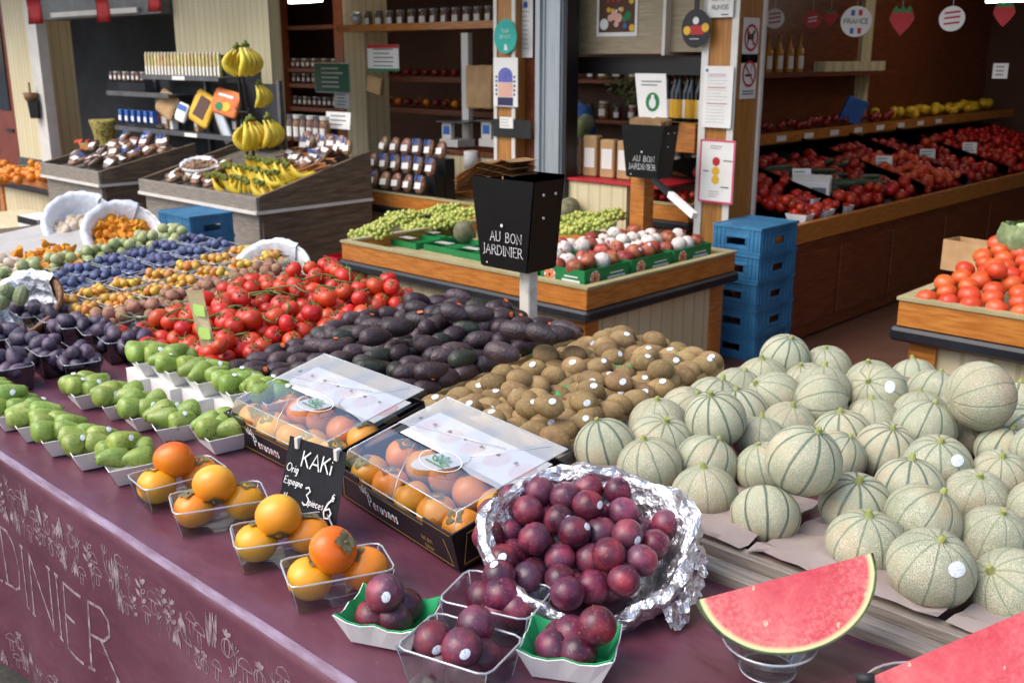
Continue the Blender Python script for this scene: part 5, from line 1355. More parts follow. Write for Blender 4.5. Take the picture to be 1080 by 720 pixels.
# ================================================================== LEFT BEDS: tubs of small fruit
random.seed(31)
def fill(kind, c, w, d, r, n1, n2, z0, lab, grp, sc=(.9, 1.1)):
    """heap n1 fruits level with the rim and n2 on top"""
    P = []
    for lay, n in ((0, n1), (1, n2)):
        k = .5 if lay == 0 else .36
        for _ in range(n): P.append([c[0] + random.uniform(-w, w) * (k - .08), c[1] + random.uniform(-d, d) * (k - .05), z0 + r * (1.0 + 1.45 * lay) + random.uniform(-.003, .003), r])
    relax(P, 14, .5, .95)
    for p in P:
        q = (max(c[0] - w * .5, min(c[0] + w * .5, p[0])), max(c[1] - d * .52, min(c[1] + d * .52, p[1])), p[2])
        kind.put(q, rrot(), random.uniform(*sc), lab, grp)
def zL(y): return .80 + .085 * (y - 1.3) / .8
b = bmesh.new(); f = quad(b, (-5.0, 1.28, .797), (-2.905, 1.28, .797), (-2.905, 2.16, .895), (-5.0, 2.16, .895)); bmesh.ops.solidify(b, geom=[f], thickness=.012)
o = obj('display_board', b, 'card'); tag(o, 'pale sloping board under the tubs of small fruit at the left', 'board')
b = bmesh.new(); bb(b, -5.0, -1.2, 2.12, 2.15, .80, .86); o = obj('wooden_plank', b, 'pale_wood'); tag(o, 'pale plank along the back of the table behind the fruit', 'plank')
nn = ['front', 'second', 'third', 'fourth', 'fifth', 'sixth', 'seventh']
def column(kind, xs, r, n1, n2, what, y0=1.37, pitch=.117, rows=7, start=0):
    for j in range(start, rows):
        for i, x in enumerate(xs):
            y = y0 + j * pitch
            spun.put((x, y, zL(y) + .003), (R(5.5), 0, random.uniform(-.05, .05)), 1, 'clear tub of %s, %s row of its column%s' % (what, nn[j], '' if len(xs) == 1 else (', left side' if i == 0 else ', right side')), 'clear tubs of ' + what)
            fill(kind, (x, y), .135, .095, r, n1, n2, zL(y) + .032, {'mirabelles': 'yellow mirabelle plum', 'damsons': 'small blue damson plum', 'walnuts': 'brown walnut in its shell', 'greengages': 'pale greengage plum'}[what] + ' heaped in a clear tub', what + ' in tubs')
column(mirab, (-3.36, -3.19), .0145, 14, 7, 'mirabelles')
column(damson, (-3.71, -3.54), .0155, 12, 6, 'damsons')
column(walnut, (-3.01,), .019, 9, 5, 'walnuts', rows=6)
column(gage, (-3.89,), .021, 8, 5, 'greengages')
# heap of chanterelles and mushrooms behind
for i in range(60):
    p = at(random.gauss(50, 16), random.gauss(264, 6), .925); chant.put((p.x, p.y, zL(p.y) + .03 + .03 * random.random()), rrot(), random.uniform(.8, 1.3), 'orange chanterelle mushroom in the heap on the board', 'chanterelles on the board')
for i in range(24):
    p = at(random.uniform(-5, 30), random.gauss(266, 6), .925); mush.put((p.x, p.y, zL(p.y) + .02 + .03 * random.random()), rrot(), random.uniform(.8, 1.2), 'pale brown mushroom lying on the board at the far left', 'mushrooms on the board')
# baskets --------------------------------------------------------------
def basket(c, r, depth, tilt, az, mat, lab, grp=None, liner=True, wall='wicker_white'):
    t = thing('wicker_basket', lab, 'basket', c, (0, 0, 0), grp)
    h = Vector((math.sin(az), -math.cos(az), 0)); ax = h.cross(upv); mr = Matrix.Rotation(-R(tilt), 4, ax)
    b = bmesh.new()
    lathe(b, [(0, -depth), (r * .7, -depth), (r * .86, -depth * .5), (r, 0), (r * .97, .001), (r * .84, -depth * .48), (r * .68, -depth + .006), (0, -depth + .006)], 40, 1, (0, 0, 0), lambda q, t_: q * (1 + .02 * math.sin(t_ * 20) * (1 if q.z < -.01 else 0)))
    bmesh.ops.transform(b, matrix=mr, verts=b.verts); obj('wicker_body', b, wall, t, True)
    b = bmesh.new()
    for k in (0, 1):
        pts = [Vector(((r + .004) * math.cos(a), (r + .004) * math.sin(a), .004 * math.sin(a * 12 + k * PI))) for a in [2 * PI * j / 72 for j in range(72)]]
        loop_tube(b, pts, .007, 6)
    # open weave ribs
    for j in range(26):
        a = 2 * PI * j / 26
        tube(b, [(r * .72 * math.cos(a), r * .72 * math.sin(a), -depth * .98), (r * .89 * math.cos(a + .1), r * .89 * math.sin(a + .1), -depth * .5), (r * 1.01 * math.cos(a + .2), r * 1.01 * math.sin(a + .2), 0)], .004, 5)
    bmesh.ops.transform(b, matrix=mr, verts=b.verts); obj('braided_rim', b, wall, t, True)
    if liner:
        b = bmesh.new()
        lathe(b, [(0, -depth + .012), (r * .6, -depth + .012), (r * .78, -depth * .5), (r * .93, .012), (r * 1.08, .022), (r * 1.14, .004), (r * 1.12, -.014)], 60, 1, (0, 0, 0), lambda q, t_: q + Vector((noise.noise(q * 40), noise.noise(q * 40 + Vector((5, 0, 0))), noise.noise(q * 40 + Vector((0, 5, 0))))) * .009)
        vs = [v for v in b.verts if Vector((v.co.x, v.co.y)).normalized().dot(Vector((math.cos(az + 2.4), math.sin(az + 2.4)))) < .1 and v.co.z > -depth * .4]
        bmesh.ops.delete(b, geom=vs, context='VERTS'); bmesh.ops.transform(b, matrix=mr, verts=b.verts); obj('white_liner', b, mat, t, True)
    return (mr @ Vector((0, 0, 1))).normalized()
def fillbasket(kind, c, r, nrm_, n, rr, lab, grp, lift=-.02):
    a = nrm_.orthogonal().normalized(); e = nrm_.cross(a); c = Vector(c); P = []
    for i in range(n):
        rad = r * math.sqrt(random.random()); t = random.random() * 6.28
        q = c + a * rad * math.cos(t) + e * rad * math.sin(t) + nrm_ * (lift + .03 * (1 - rad / r) + random.uniform(-.008, .008)); P.append([q.x, q.y, q.z, rr])
    relax(P, 8, .4, .85)
    for p in P: kind.put(p[:3], rrot(), random.uniform(.9, 1.12), lab, grp)
bc2 = EYEP + ray(287, 288) * 3.72
nB_ = basket(bc2, .135, .085, 42, YAW - .1, 'liner_white', 'white wicker basket of brown nuts behind the vine tomatoes')
fillbasket(nutk, bc2 + Vector((-.03, -.03, -.02)), .095, nB_, 46, .02, 'dusty brown nut in the white basket behind the tomatoes', 'nuts in the white basket', -.03)
bc3 = EYEP + ray(85, 234) * 4.75
nB_ = basket(bc3, .15, .08, 46, YAW + .3, 'liner_white', 'white wicker basket of pale mushrooms, back left beside the chanterelle basket')
fillbasket(mush, bc3 + Vector((0, -.02, -.03)), .10, nB_, 40, .022, 'pale mushroom in the white basket at the back left', 'mushrooms in the basket', -.03)
bc4 = EYEP + ray(131, 246) * 4.45
nB_ = basket(bc4, .155, .085, 44, YAW + .5, 'liner_white', 'white wicker basket of orange chanterelles in front of the blue crates')
fillbasket(chant, bc4 + Vector((0, -.01, -.02)), .12, nB_, 110, .016, 'orange chanterelle mushroom in the white basket', 'chanterelles in the basket', -.02)
bc5 = EYEP + ray(24, 322) * 3.25
nB_ = basket(bc5, .12, .085, 38, YAW - .2, 'foil', 'brown wicker basket lined with foil at the left edge, holding green artichokes', None, True, 'wicker_brown')
def arti(b):
    for lay in range(6):
        n = 9 - lay; z = -.03 + lay * .013; rr = .038 * math.cos((lay - 1) * .25)
        for k in range(n):
            a = 2 * PI * (k + .5 * (lay % 2)) / n; d_ = Vector((math.cos(a), math.sin(a), 0)); s_ = d_.cross(Vector((0, 0, 1)))
            p = [d_ * rr * .8 + Vector((0, 0, z)), d_ * rr + s_ * .016 + Vector((0, 0, z + .016)), d_ * (rr * .75) + Vector((0, 0, z + .042)), d_ * rr - s_ * .016 + Vector((0, 0, z + .016)), d_ * rr * 1.15 + Vector((0, 0, z + .018))]
            v = [b.verts.new(q) for q in p]
            for i, j in ((0, 1), (1, 2), (2, 3), (3, 0)): b.faces.new((v[i], v[j], v[4]))
    blob(b, .022, .022, .03, 10, 7)
M['artichoke'] = speck('grey_green_artichoke', [(.3, '#5c6b4a'), (.6, '#8a966c')], 20, .6, '#a8b088', .66, .3)
b = bmesh.new(); arti(b); o = obj('artichoke', b, 'artichoke'); tag(o, 'artichoke', 'artichoke'); artk = Kind(o)
for k, (px, py) in enumerate(((8, 308), (2, 318), (22, 312))): artk.put(EYEP + ray(px, py) * 3.2, (random.uniform(-.8, .8), .5, k), 1.1, 'grey-green artichoke in the foil-lined brown basket', 'artichokes in the brown basket')
# figs in dark tubs ------------------------------------------------------
FP = [((44, 357), 'back'), ((66, 364), 'back'), ((88, 371), 'back'), ((110, 380), 'back'), ((132, 385), 'back'), ((-8, 377), 'middle'), ((14, 386), 'middle'), ((38, 394), 'middle'), ((68, 404), 'middle'), ((-5, 410), 'front'), ((20, 352), 'back')]
for i, ((px, py), row) in enumerate(FP):
    p = at(px, py, ZTB + .004) + Vector((0, .045, 0)); fp_lab = 'dark tub heaped with figs, ' + ['beside the foil-lined basket', 'second tub right of the foil-lined basket', 'in the middle of the back row of fig tubs', 'last but one before the pears', 'right end of the back row, next to the raised pears', 'at the left picture edge, middle row', 'second from the left edge in the middle row', 'between two fig tubs in the middle row', 'right end of the middle row, behind the front pears', 'cut by the left picture edge, behind the front pears', 'under the rim of the foil-lined basket'][i]
    fpun.put((p.x, p.y, ZTB + .003), (0, 0, R(-10) + random.uniform(-.1, .1)), .86, fp_lab, 'dark tubs of figs')
    P = []
    for lay, n in ((0, 6), (1, 3)):
        for _ in range(n): P.append([p.x + random.uniform(-.045, .045) * (1 - .3 * lay), p.y + random.uniform(-.028, .028) * (1 - .2 * lay), ZTB + .055 + .03 * lay, .021])
    relax(P, 12, .5, .9)
    for q in P: figs[0].put(q[:3], (random.uniform(-.5, .5), random.uniform(-1.2, .4), random.random() * 6.28), random.uniform(.78, 1.0), 'purple fig heaped in a dark tub', 'figs in the dark tubs')

# ================================================================== MIDDLE STAND: grapes and pomegranates
b = bmesh.new(); blob(b, .0115, .0115, .0130, 9, 6); g_me = obj('grape', b, 'grape', None, True)
def bunch(seed):
    random.seed(seed); t = thing('grape_bunch', 'bunch of pale green grapes', 'grapes')
    b = bmesh.new(); tube(b, [(-.05, 0, .03), (0, .003, .035), (.06, 0, .028), (.12, .004, .045)], .0028, 6); obj('stem', b, 'vine_green', t, True)
    P = []
    for i in range(84):
        u = random.uniform(-.10, .09); w_ = .05 * (1 - ((u) / .14) ** 2) * (1.1 if u > 0 else .85)
        a = random.uniform(-.3, PI + .3); k = math.sqrt(random.uniform(.25, 1)); P.append([u, w_ * k * math.cos(a), .015 + max(0, w_ * k * math.sin(a)) * 1.1, .0125])
    relax(P, 12, .4, .86)
    for i, p in enumerate(P):
        o = g_me if (seed == 1 and i == 0) else g_me.copy()
        if o is not g_me: COL.objects.link(o)
        o.parent = t; o.location = p[:3]; o.rotation_euler = rrot(); s = random.uniform(.85, 1.12); o.scale = (s, s, s)
    return Kind(t)
bk = [bunch(1), bunch(2)]; random.seed(77)
GB = [((392, 243), 'at the left end of the middle stand, lowest'), ((410, 233), 'at the left end of the middle stand, second bunch'), ((428, 229), 'leaning against the second bunch from the left'), ((450, 235), 'in the middle of the left grape row'), ((476, 232), 'just left of the black bag dispenser'), ((492, 226), 'half behind the black bag dispenser'), ((602, 248), 'right of the black bag dispenser, nearest it'), ((626, 242), 'between the dispenser and the pomegranates'), ((640, 234), 'behind the pomegranates'), ((470, 222), 'at the back of the left grape row'), ((588, 243), 'touching the right side of the black dispenser'), ((615, 236), 'heaped at the back, right of the black dispenser')]
for i, ((px, py), l) in enumerate(GB):
    p = at(px, py, ZG + .02); bk[i % 2].put((p.x, p.y, ZG - .035 + (.02 if i in (2, 5, 9) else (.05 if i > 5 else 0))), (random.uniform(-.2, .2), random.uniform(-.2, .1), random.uniform(.2, 1.0)), 1.25, 'bunch of pale green grapes ' + l, 'grape bunches on the middle stand')
# flat green cartons below the grapes
def carton(x, y, w, d, h, rz, lab, grp, prints=True):
    t = thing('fruit_carton', lab, 'carton', (x, y, ZG - (.03 if prints else .068)), (0, 0, rz), grp)
    b = bmesh.new(); trayshell(b, w, d, w, d, h, .004); obj('box', b, 'greencard', t)
    if prints:
        b = bmesh.new()
        for fm_, W_ in ((planemap((-w / 2, -d / 2, 0), (1, 0, 0), (0, 0, 1)), w), (planemap((w / 2, -d / 2, 0), (0, 1, 0), (0, 0, 1)), d)):
            flat(b, fm_, circ(W_ * .22, h * .5, h * .42, 14)); flat(b, fm_, [(W_ * .5, h * .3), (W_ * .9, h * .3), (W_ * .9, h * .42), (W_ * .5, h * .42)]); flat(b, fm_, [(W_ * .55, h * .55), (W_ * .85, h * .55), (W_ * .85, h * .62), (W_ * .55, h * .62)])
        obj('white_print', b, 'white_print', t)
        b = bmesh.new()
        for fm_, W_ in ((planemap((-w / 2, -d / 2, 0), (1, 0, 0), (0, 0, 1), .0026), w), (planemap((w / 2, -d / 2, 0), (0, 1, 0), (0, 0, 1), .0026), d)):
            for a in range(7): draw(b, leafp(W_ * .22 + h * .2 * math.cos(a * .9), h * .5 + h * .2 * math.sin(a * .9), h * .4, h * .07, a * .9), h * .09, fm_)
        obj('orange_flower', b, 'orange_print', t)
    return t
for i, (px, py) in enumerate(((430, 256), (470, 262), (500, 268), (455, 250))):
    p = at(px, py, ZG - .05); carton(p.x, p.y + .1, .26, .3, .035, 0, 'flat green carton under the grapes, %s' % ['left one', 'middle one', 'nearest the dispenser', 'at the back'][i], 'flat green cartons under the grapes', False)
    sheet('carton_label', [(p.x - .10, p.y + .0, ZG - .03), (p.x + .02, p.y + .0, ZG - .03), (p.x + .02, p.y + .06, ZG - .03), (p.x - .10, p.y + .06, ZG - .03)], 'paper', 'small white label card lying on the green cartons, %s' % ['left one', 'middle one', 'nearest the dispenser', 'at the back'][i], 'label', .004, .001, 2, 'label cards on green cartons')
def pom_b(b):
    blob(b, .05, .05, .046, 16, 11, lambda q, t: q * (1 + .03 * math.cos(5 * t)))
def crown(b):
    for k in range(6):
        a = k * PI / 3; v = [b.verts.new(p) for p in ((.009 * math.cos(a - .4), .009 * math.sin(a - .4), .044), (.009 * math.cos(a + .4), .009 * math.sin(a + .4), .044), (.015 * math.cos(a), .015 * math.sin(a), .062))]; b.faces.new(v)
    tube(b, [(0, 0, .043), (0, 0, .05)], [.011, .009], 10)
M['netfoam'] = speck('white_foam_net', [(.3, '#b9a99a'), (.5, '#cfc6ba'), (.7, '#7f5a50')], 26, .7, '#efe9e2', .5, .6, .08, .01, .6, 60)
poms = [fruit('pomegranate', 'pomegranate', 'pomegranate', 'pomegranate', pom_b, [('crown', 'pomegranate', crown), ('sticker', 'sticker', stk(-1.0, .7, .05, .05, .046, .013))]), fruit('pomegranate', 'pomegranate', 'pomegranate', 'netfoam', pom_b, [('crown', 'pomegranate', crown)])]
CW, CD = .27, .34
k = 0
for i in range(2):
    for j in range(3):
        cx, cy = GX1 - .20 - (1 - i) * .29, GY0 + .23 + j * .355
        where = ['front', 'middle', 'back'][j] + ' row, ' + ['left', 'right'][i] + ' carton'
        carton(cx, cy, CW, CD, .085, 0, 'green printed carton of pomegranates on the middle stand, ' + where, 'pomegranate cartons')
        for a in range(2):
            for c in range(4):
                kd = 1 if (i == 0 and random.random() < .65) or random.random() < .35 else 0
                poms[kd].put((cx - .06 + a * .12 + random.uniform(-.016, .016), cy - .125 + c * .083 + random.uniform(-.01, .01), ZG + .045 + random.uniform(0, .03)), (random.uniform(-.9, .9), random.uniform(-.9, .9), random.uniform(0, 6.28)), random.uniform(.74, .9),
                             ('pomegranate in white foam netting' if kd else 'red pomegranate with a sticker') + ' in a green carton on the middle stand', ('netted' if kd else 'red') + ' pomegranates on the middle stand')
for i, (px, py, mt, sc, l) in enumerate(((489, 240, 'melon_green', .062, 'grey-green ribbed melon left of the black dispenser'), (600, 219, 'melon_green', .075, 'olive ribbed melon behind the grapes, right of the black dispenser'), (586, 231, 'lemon', .05, 'yellow melon half hidden behind the black dispenser'))):
    b = bmesh.new(); blob(b, sc, sc, sc * 1.15, 24, 14, lambda q, t: Vector((q.x * (1 + .02 * math.cos(12 * t)), q.y * (1 + .02 * math.cos(12 * t)), q.z)))
    p = at(px, py, ZG + .03); o = obj('round_melon', b, mt, None, True); o.location = (p.x, p.y, ZG - .06 + sc); o.rotation_euler = (.3, .2, i); tag(o, l, 'melon')
# small stack of red and green cartons at the stand's left end
for i, (mt, l) in enumerate((('greencard', 'lowest green carton'), ('redcard', 'red carton'), ('greencard', 'upper green carton'), ('redcard', 'topmost red carton'))):
    p = at(398, 335, .35); b = bmesh.new(); trayshell(b, .13, .16, .13, .16, .078, .004); o = obj('fruit_carton', b, mt); o.location = (GX0 - .085, GY0 + .06, .22 + i * .082); o.rotation_euler = (0, 0, 0); tag(o, l + ' in the small stack at the left end of the middle stand', 'carton')

# ================================================================== RIGHT STAND: big tomatoes
P = []
for i in range(10):
    for j in range(9): P.append([TX0 + .075 + i * .085 + (j % 2) * .04 + random.uniform(-.01, .01), TY0 + .07 + j * .086 + random.uniform(-.01, .01), ZT - .005 + .014 * j, .041])
for i in range(5): P.append([TX0 + .12 + random.random() * .7, TY0 + .2 + random.random() * .5, ZT + .085, .041])
relax(P, 10, .4, .93)
for p in P: bigtoms[0].put(p[:3], (random.uniform(-.4, .4), random.uniform(-.4, .4), random.random() * 6), random.uniform(.98, 1.1), 'big orange-red tomato heaped on the right-hand stand', 'big tomatoes on the right-hand stand')
p = at(1030, 268, ZT + .02)
b = bmesh.new(); trayshell(b, .2, .12, .2, .12, .13, .004); o = obj('cardboard_box', b, 'kraft'); o.location = (p.x + .03, TY0 + .80, ZT - .03); o.rotation_euler = (0, 0, -.2); tag(o, 'small open brown cardboard box behind the big tomatoes', 'box')
cb = thing('cauliflower', 'pale green leafy cauliflower behind the big tomatoes at the right edge', 'cauliflower', (-1.30, 4.42, ZT + .08))
b = bmesh.new()
for i in range(11):
    a = 2 * PI * i / 11; d_ = Vector((math.cos(a), math.sin(a), 0)); s_ = d_.cross(upv); pre = None
    for k in range(6):
        u = k / 5; c = d_ * (.04 + .09 * math.sin(u * 2.2)) + upv * (-.07 + .19 * u); wd = .055 * math.sin(.3 + u * 2.4)
        cur = [b.verts.new(c + s_ * wd * v + d_ * (.012 * math.cos(v * 6 + k * 2 + i)) - d_ * .03 * v * v) for v in (-1, -.5, 0, .5, 1)]
        if pre:
            for q_ in range(4): b.faces.new((pre[q_], pre[q_ + 1], cur[q_ + 1], cur[q_]))
        pre = cur
bmesh.ops.solidify(b, geom=b.faces[:], thickness=.003); obj('leaves', b, 'cabbage', cb, True)
b = bmesh.new(); blob(b, .10, .10, .08, 24, 16, lambda q, t: q * (1 + .10 * noise.noise(q * 5)))
bmesh.ops.translate(b, verts=b.verts, vec=(0, 0, .05)); obj('head', b, 'cabbage', cb, True)

# ================================================================== BLUE CRATES
def blue_crate(W, D, H):
    t = thing('plastic_crate', 'blue plastic crate', 'crate'); b = bmesh.new(); e = .006
    def wall(o_, xd, yd_, L):
        o_ = Vector(o_); xd = Vector(xd); n = xd.cross(upv)
        def slab(u0, u1, v0, v1, pr=0., th=e):
            c = o_ + xd * (u0 + u1) / 2 + upv * (v0 + v1) / 2 + n * (pr - th / 2) ; a = math.atan2(xd.y, xd.x); box(b, c, (u1 - u0, th, v1 - v0), (0, 0, a))
        hw = .06; zc0, zc1 = H * .30, H * .58
        slab(.001, L - .001, .002, zc0); slab(.001, L - .001, zc1, H - .002); slab(.001, L / 2 - hw, zc0, zc1); slab(L / 2 + hw, L - .001, zc0, zc1)
        slab(-.004, L + .004, H - .014, H, .007, .013); slab(-.002, L + .002, 0, .012, .005, .011); slab(0, L, H * .62, H * .66, .004, .004); slab(0, L, H * .78, H * .80, .003, .003); slab(0, L, H * .16, H * .19, .003, .003)
        for u in [.02 + (L - .04) * k_ / 10 for k_ in (0, 1, 2, 8, 9, 10)]: slab(u - .004, u + .004, .012, H - .014, .0045, .0045)
        slab(L / 2 - hw - .006, L / 2 + hw + .006, zc1, zc1 + .006, .006, .006)
        for s_ in (-1, 1): slab(L / 2 + s_ * (hw + .003) - .003, L / 2 + s_ * (hw + .003) + .003, zc0, zc1, .006, .006)
    for o_, xd, L in (((-W / 2, -D / 2, 0), (1, 0, 0), W), ((W / 2, -D / 2, 0), (0, 1, 0), D), ((W / 2, D / 2, 0), (-1, 0, 0), W), ((-W / 2, D / 2, 0), (0, -1, 0), D)): wall(o_, xd, None, L)
    obj('side_walls', b, 'blue', t)
    b = bmesh.new(); bb(b, -W / 2 + e, W / 2 - e, -D / 2 + e, D / 2 - e, H - .010, H - .003); obj('base', b, 'blue', t)
    return Kind(t)
bk1 = blue_crate(.30, .40, .148)
wl = ['lowest', 'second from the floor', 'middle', 'second from the top', 'topmost']
SX, SY = -2.80, 4.90
for i in range(5): bk1.put((SX - .15 + .004 * math.sin(i * 3), SY + .2 + .004 * math.cos(i * 5), .008 + i * .15), (0, 0, random.uniform(-.015, .015)), 1, 'blue plastic crate, %s in the tall stack by the wooden post' % wl[i], 'blue crates in the tall stack')
p = at(203, 262, .5); wl2 = ['lowest', 'second', 'third', 'topmost']
for i in range(4): bk1.put((p.x - .2, p.y + .15, .10 + i * .15), (0, 0, PI / 2 + random.uniform(-.02, .02)), 1, 'blue plastic crate, %s in the low stack below the banana display' % wl2[i], 'blue crates in the low stack')
b = bmesh.new(); bb(b, p.x - .4, p.x, p.y, p.y + .3, .008, .1); o = obj('wooden_pallet', b, 'dark_wood'); tag(o, 'low wooden pallet under the left stack of blue crates', 'pallet')
# white tags fixed to the tall stack
# ================================================================== BANANAS AND SNACKS ON THE BACK-LEFT DISPLAYS
random.seed(42)
def banana_b(b):
    pts, rs = [], []
    for i in range(13):
        u = i / 12; pts.append((.016 + .066 * math.sin(PI * u * .95) - .012 * u, 0, -.018 - .165 * u))
        rs.append(.0065 if u < .12 else .0205 * min(1, .5 + 1.6 * (u - .08)) * min(1, .32 + 3.0 * (1 - u)))
    tube(b, pts, rs, 7)
def hand(lab):
    t = thing('banana_hand', lab, 'bananas')
    b = bmesh.new(); banana_b(b); o = obj('banana', b, 'banana', t, True)
    b = bmesh.new(); tube(b, [(0, -.03, .0), (.012, 0, .006), (0, .03, .0)], .014, 7); tube(b, [(0, 0, 0), (0, 0, .03)], .012, 7); obj('stalk', b, 'banana_tip', t, True)
    for i in range(5):
        q = o if i == 0 else o.copy()
        if i: COL.objects.link(q); q.parent = t
        a = (i - 2) * 16; q.location = Vector((-.012 + (.014 if i % 2 else 0), (i - 2) * .019, .006 * (i % 2))); q.rotation_euler = (0, R(-6 + 9 * (i % 2)), R(a))
    return Kind(t)
hk = hand('hand of yellow bananas')
Yh = D1Y0 + .55
def hang(px, py, dy, rz, sc, l): hk.put(aty(px, py - 12, Yh + dy), (0, .15, rz), sc, l, None)
hook = thing('banana_stand', 'black wire banana stand rising from the wooden display', 'stand', aty(262, 190, Yh))
b = bmesh.new(); s0 = aty(268, 190, Yh); s1 = aty(252, 58, Yh)
tube(b, [s0 + Vector((.04, 0, 0)), s1 + Vector((.03, 0, -.1)), s1 + Vector((.03, 0, .02)), s1 + Vector((.018, 0, .045)), s1 + Vector((-.018, 0, .045)), s1 + Vector((-.03, 0, .02)), s1 + Vector((-.03, 0, -.1)), s0 + Vector((-.06, 0, 0))], .011, 8)
for f_ in (.15, .45, .7): q = s0.lerp(s1, 1 - f_); tube(b, [q + Vector((-.09, -.03, .03)), q + Vector((-.08, -.02, 0)), q + Vector((.08, -.02, 0)), q + Vector((.09, -.03, .03))], .006, 6)
under(obj('wire_frame', b, 'black_metal', None, True), hook)
for i, (px, py, dy, rz, sc, l) in enumerate([(250, 62, -.06, YAW + PI - .3, 1.15, 'upper left hand of bananas hanging on the black wire stand'), (258, 60, -.08, YAW - .4, 1.2, 'upper right hand of bananas hanging on the black wire stand'), (273, 100, -.02, YAW - .3, .95, 'small hand of bananas hanging on the right of the wire stand'), (262, 140, -.1, YAW + PI - .3, 1.2, 'lower left hand of bananas hanging on the wire stand'), (264, 138, -.14, YAW - .6, 1.2, 'lower middle hand of bananas hanging on the wire stand'), (282, 136, -.06, YAW - .3, 1.2, 'lower right hand of bananas hanging on the wire stand')]):
    hang(px, py, dy, rz, sc, l)
for i in range(34):
    x = D1X1 - .17 - (i % 12) * .06; y = D1Y0 + .03 + (i // 12) * .12 + random.uniform(-.02, .02)
    hk.put((x, y + .12, zD1(y) + .12 + .025 * (i // 12) + .02 * random.random()), (random.uniform(-.25, .25), 1.25 + random.uniform(-.2, .2), -PI / 2 + random.uniform(-.7, .5)), random.uniform(1.0, 1.2), 'hand of yellow bananas lying in the grey wooden display', 'bananas lying in the display')
# snack bags
def bagkind(mat, stripe):
    t = thing('snack_bag', 'snack bag', 'snack bag'); b = bmesh.new()
    blob(b, .05, .026, .07, 12, 9, lambda q, t_: Vector((max(-.85, min(.85, q.x)) * 1.1, q.y, max(-.9, min(.9, q.z)) * 1.05 + .06 * noise.noise(q * 3)))); obj('bag', b, mat, t, True)
    b = bmesh.new(); fm_ = planemap((0, -.0275, 0), (1, 0, 0), (0, 0, 1)); flat(b, fm_, [(-.032, -.035), (.032, -.035), (.032, .012), (-.032, .012)]); obj('label', b, 'paper', t)
    if stripe:
        b = bmesh.new(); fm_ = planemap((0, -.0285, 0), (1, 0, 0), (0, 0, 1), .003)
        for k in range(3): flat(b, fm_, [(-.04 + k * .03, .02), (-.028 + k * .03, .02), (-.022 + k * .03, .066), (-.036 + k * .03, .066)])
        obj('blue_stripes', b, 'blue_print', t)
    return Kind(t)
bags = [bagkind('pack', True), bagkind('pack', False), bagkind('jar', False)]
rk = thing('snack_rack', 'stepped black rack full of small dried fruit bags, left of the wooden post', 'rack', aty(405, 190, CY_ + .2))
rx0, rx1 = X(369, CY_), X(442, CY_); zb_ = zc_ - .01
for k in range(3):
    y0 = CY_ + .02 + k * .11; b = bmesh.new(); bb(b, rx0, rx1, y0, y0 + .1, zb_ - .05, zb_ + .02 + k * .12); under(obj('step', b, 'black_board'), rk)
    for i in range(6):
        x = rx0 + (i + .5) * (rx1 - rx0) / 6
        random.choice(bags[:2]).put((x, y0 + .03, zb_ + .085 + k * .12), (-.25, random.uniform(-.1, .1), random.uniform(-.15, .15)), 1, 'small bag of dried fruit, %s step of the stepped rack' % ['lowest', 'middle', 'top'][k], 'bags on the %s step of the rack' % ['lowest', 'middle', 'top'][k])
# pretzels, bags and jars in the right half of the banana display
def stickk(): 
    b = bmesh.new(); tube(b, [(-.09, 0, 0), (0, .004, .004), (.09, 0, 0)], .006, 6); o = obj('cinnamon_stick', b, M['kraft']); tag(o, 'stick', 'stick'); return Kind(o)
M['cinnamon'] = basic('cinnamon_bark', '#8a5530', '#b57a4a', 20, .7, hv=.15)
sk_ = stickk(); sk_.root.data.materials[0] = M['cinnamon']
for i in range(40):
    px, py = random.uniform(302, 345), random.uniform(150, 178); y = D1Y0 + .45 + random.random() * .4; p = aty(px, py, y); x = min(D1X1 - .08, p.x)
    sk_.put((x, y, zD1(y) + .03 + random.random() * .06), (random.uniform(-.4, .4), random.uniform(-.5, .1), random.uniform(.2, 1.4)), 1.1, 'brown cinnamon-like stick in the right half of the banana display', 'sticks in the banana display')
for i in range(14):
    y = D1Y1 - .2 + random.random() * .1; px = 318 + i * 3.6; x = min(D1X1 - .06, X(px, y)); bags[1 if i % 3 else 0].put((x, y, zD1(y) + .11 + random.random() * .05), (-.3, random.uniform(-.3, .3), random.uniform(-.4, .6)), .85, 'small bag at the back of the banana display', 'bags behind the bananas')
for i in range(26):
    y = D1Y0 + .5 + random.random() * .42; x = D1X1 - .08 - random.random() * .42; bags[random.randrange(3)].put((x, y, zD1(y) + .07 + .06 * random.random()), (-.9 + random.uniform(-.3, .3), random.uniform(-.4, .4), random.uniform(-.4, .9)), random.uniform(.7, .95), 'small snack bag in the right half of the banana display', 'snack bags in the right half of the banana display')
for i in range(16):
    y = D2[2] + .3 + random.random() * .45; x = D2[0] + .2 + random.random() * (D2[1] - D2[0] - .4); bags[random.randrange(3)].put((x, y, zD2(y) + .10), (-.8, random.uniform(-.4, .4), random.uniform(-.4, .9)), 1.0, 'clear snack bag lying in the leftmost grey display', 'snack bags in the leftmost display')
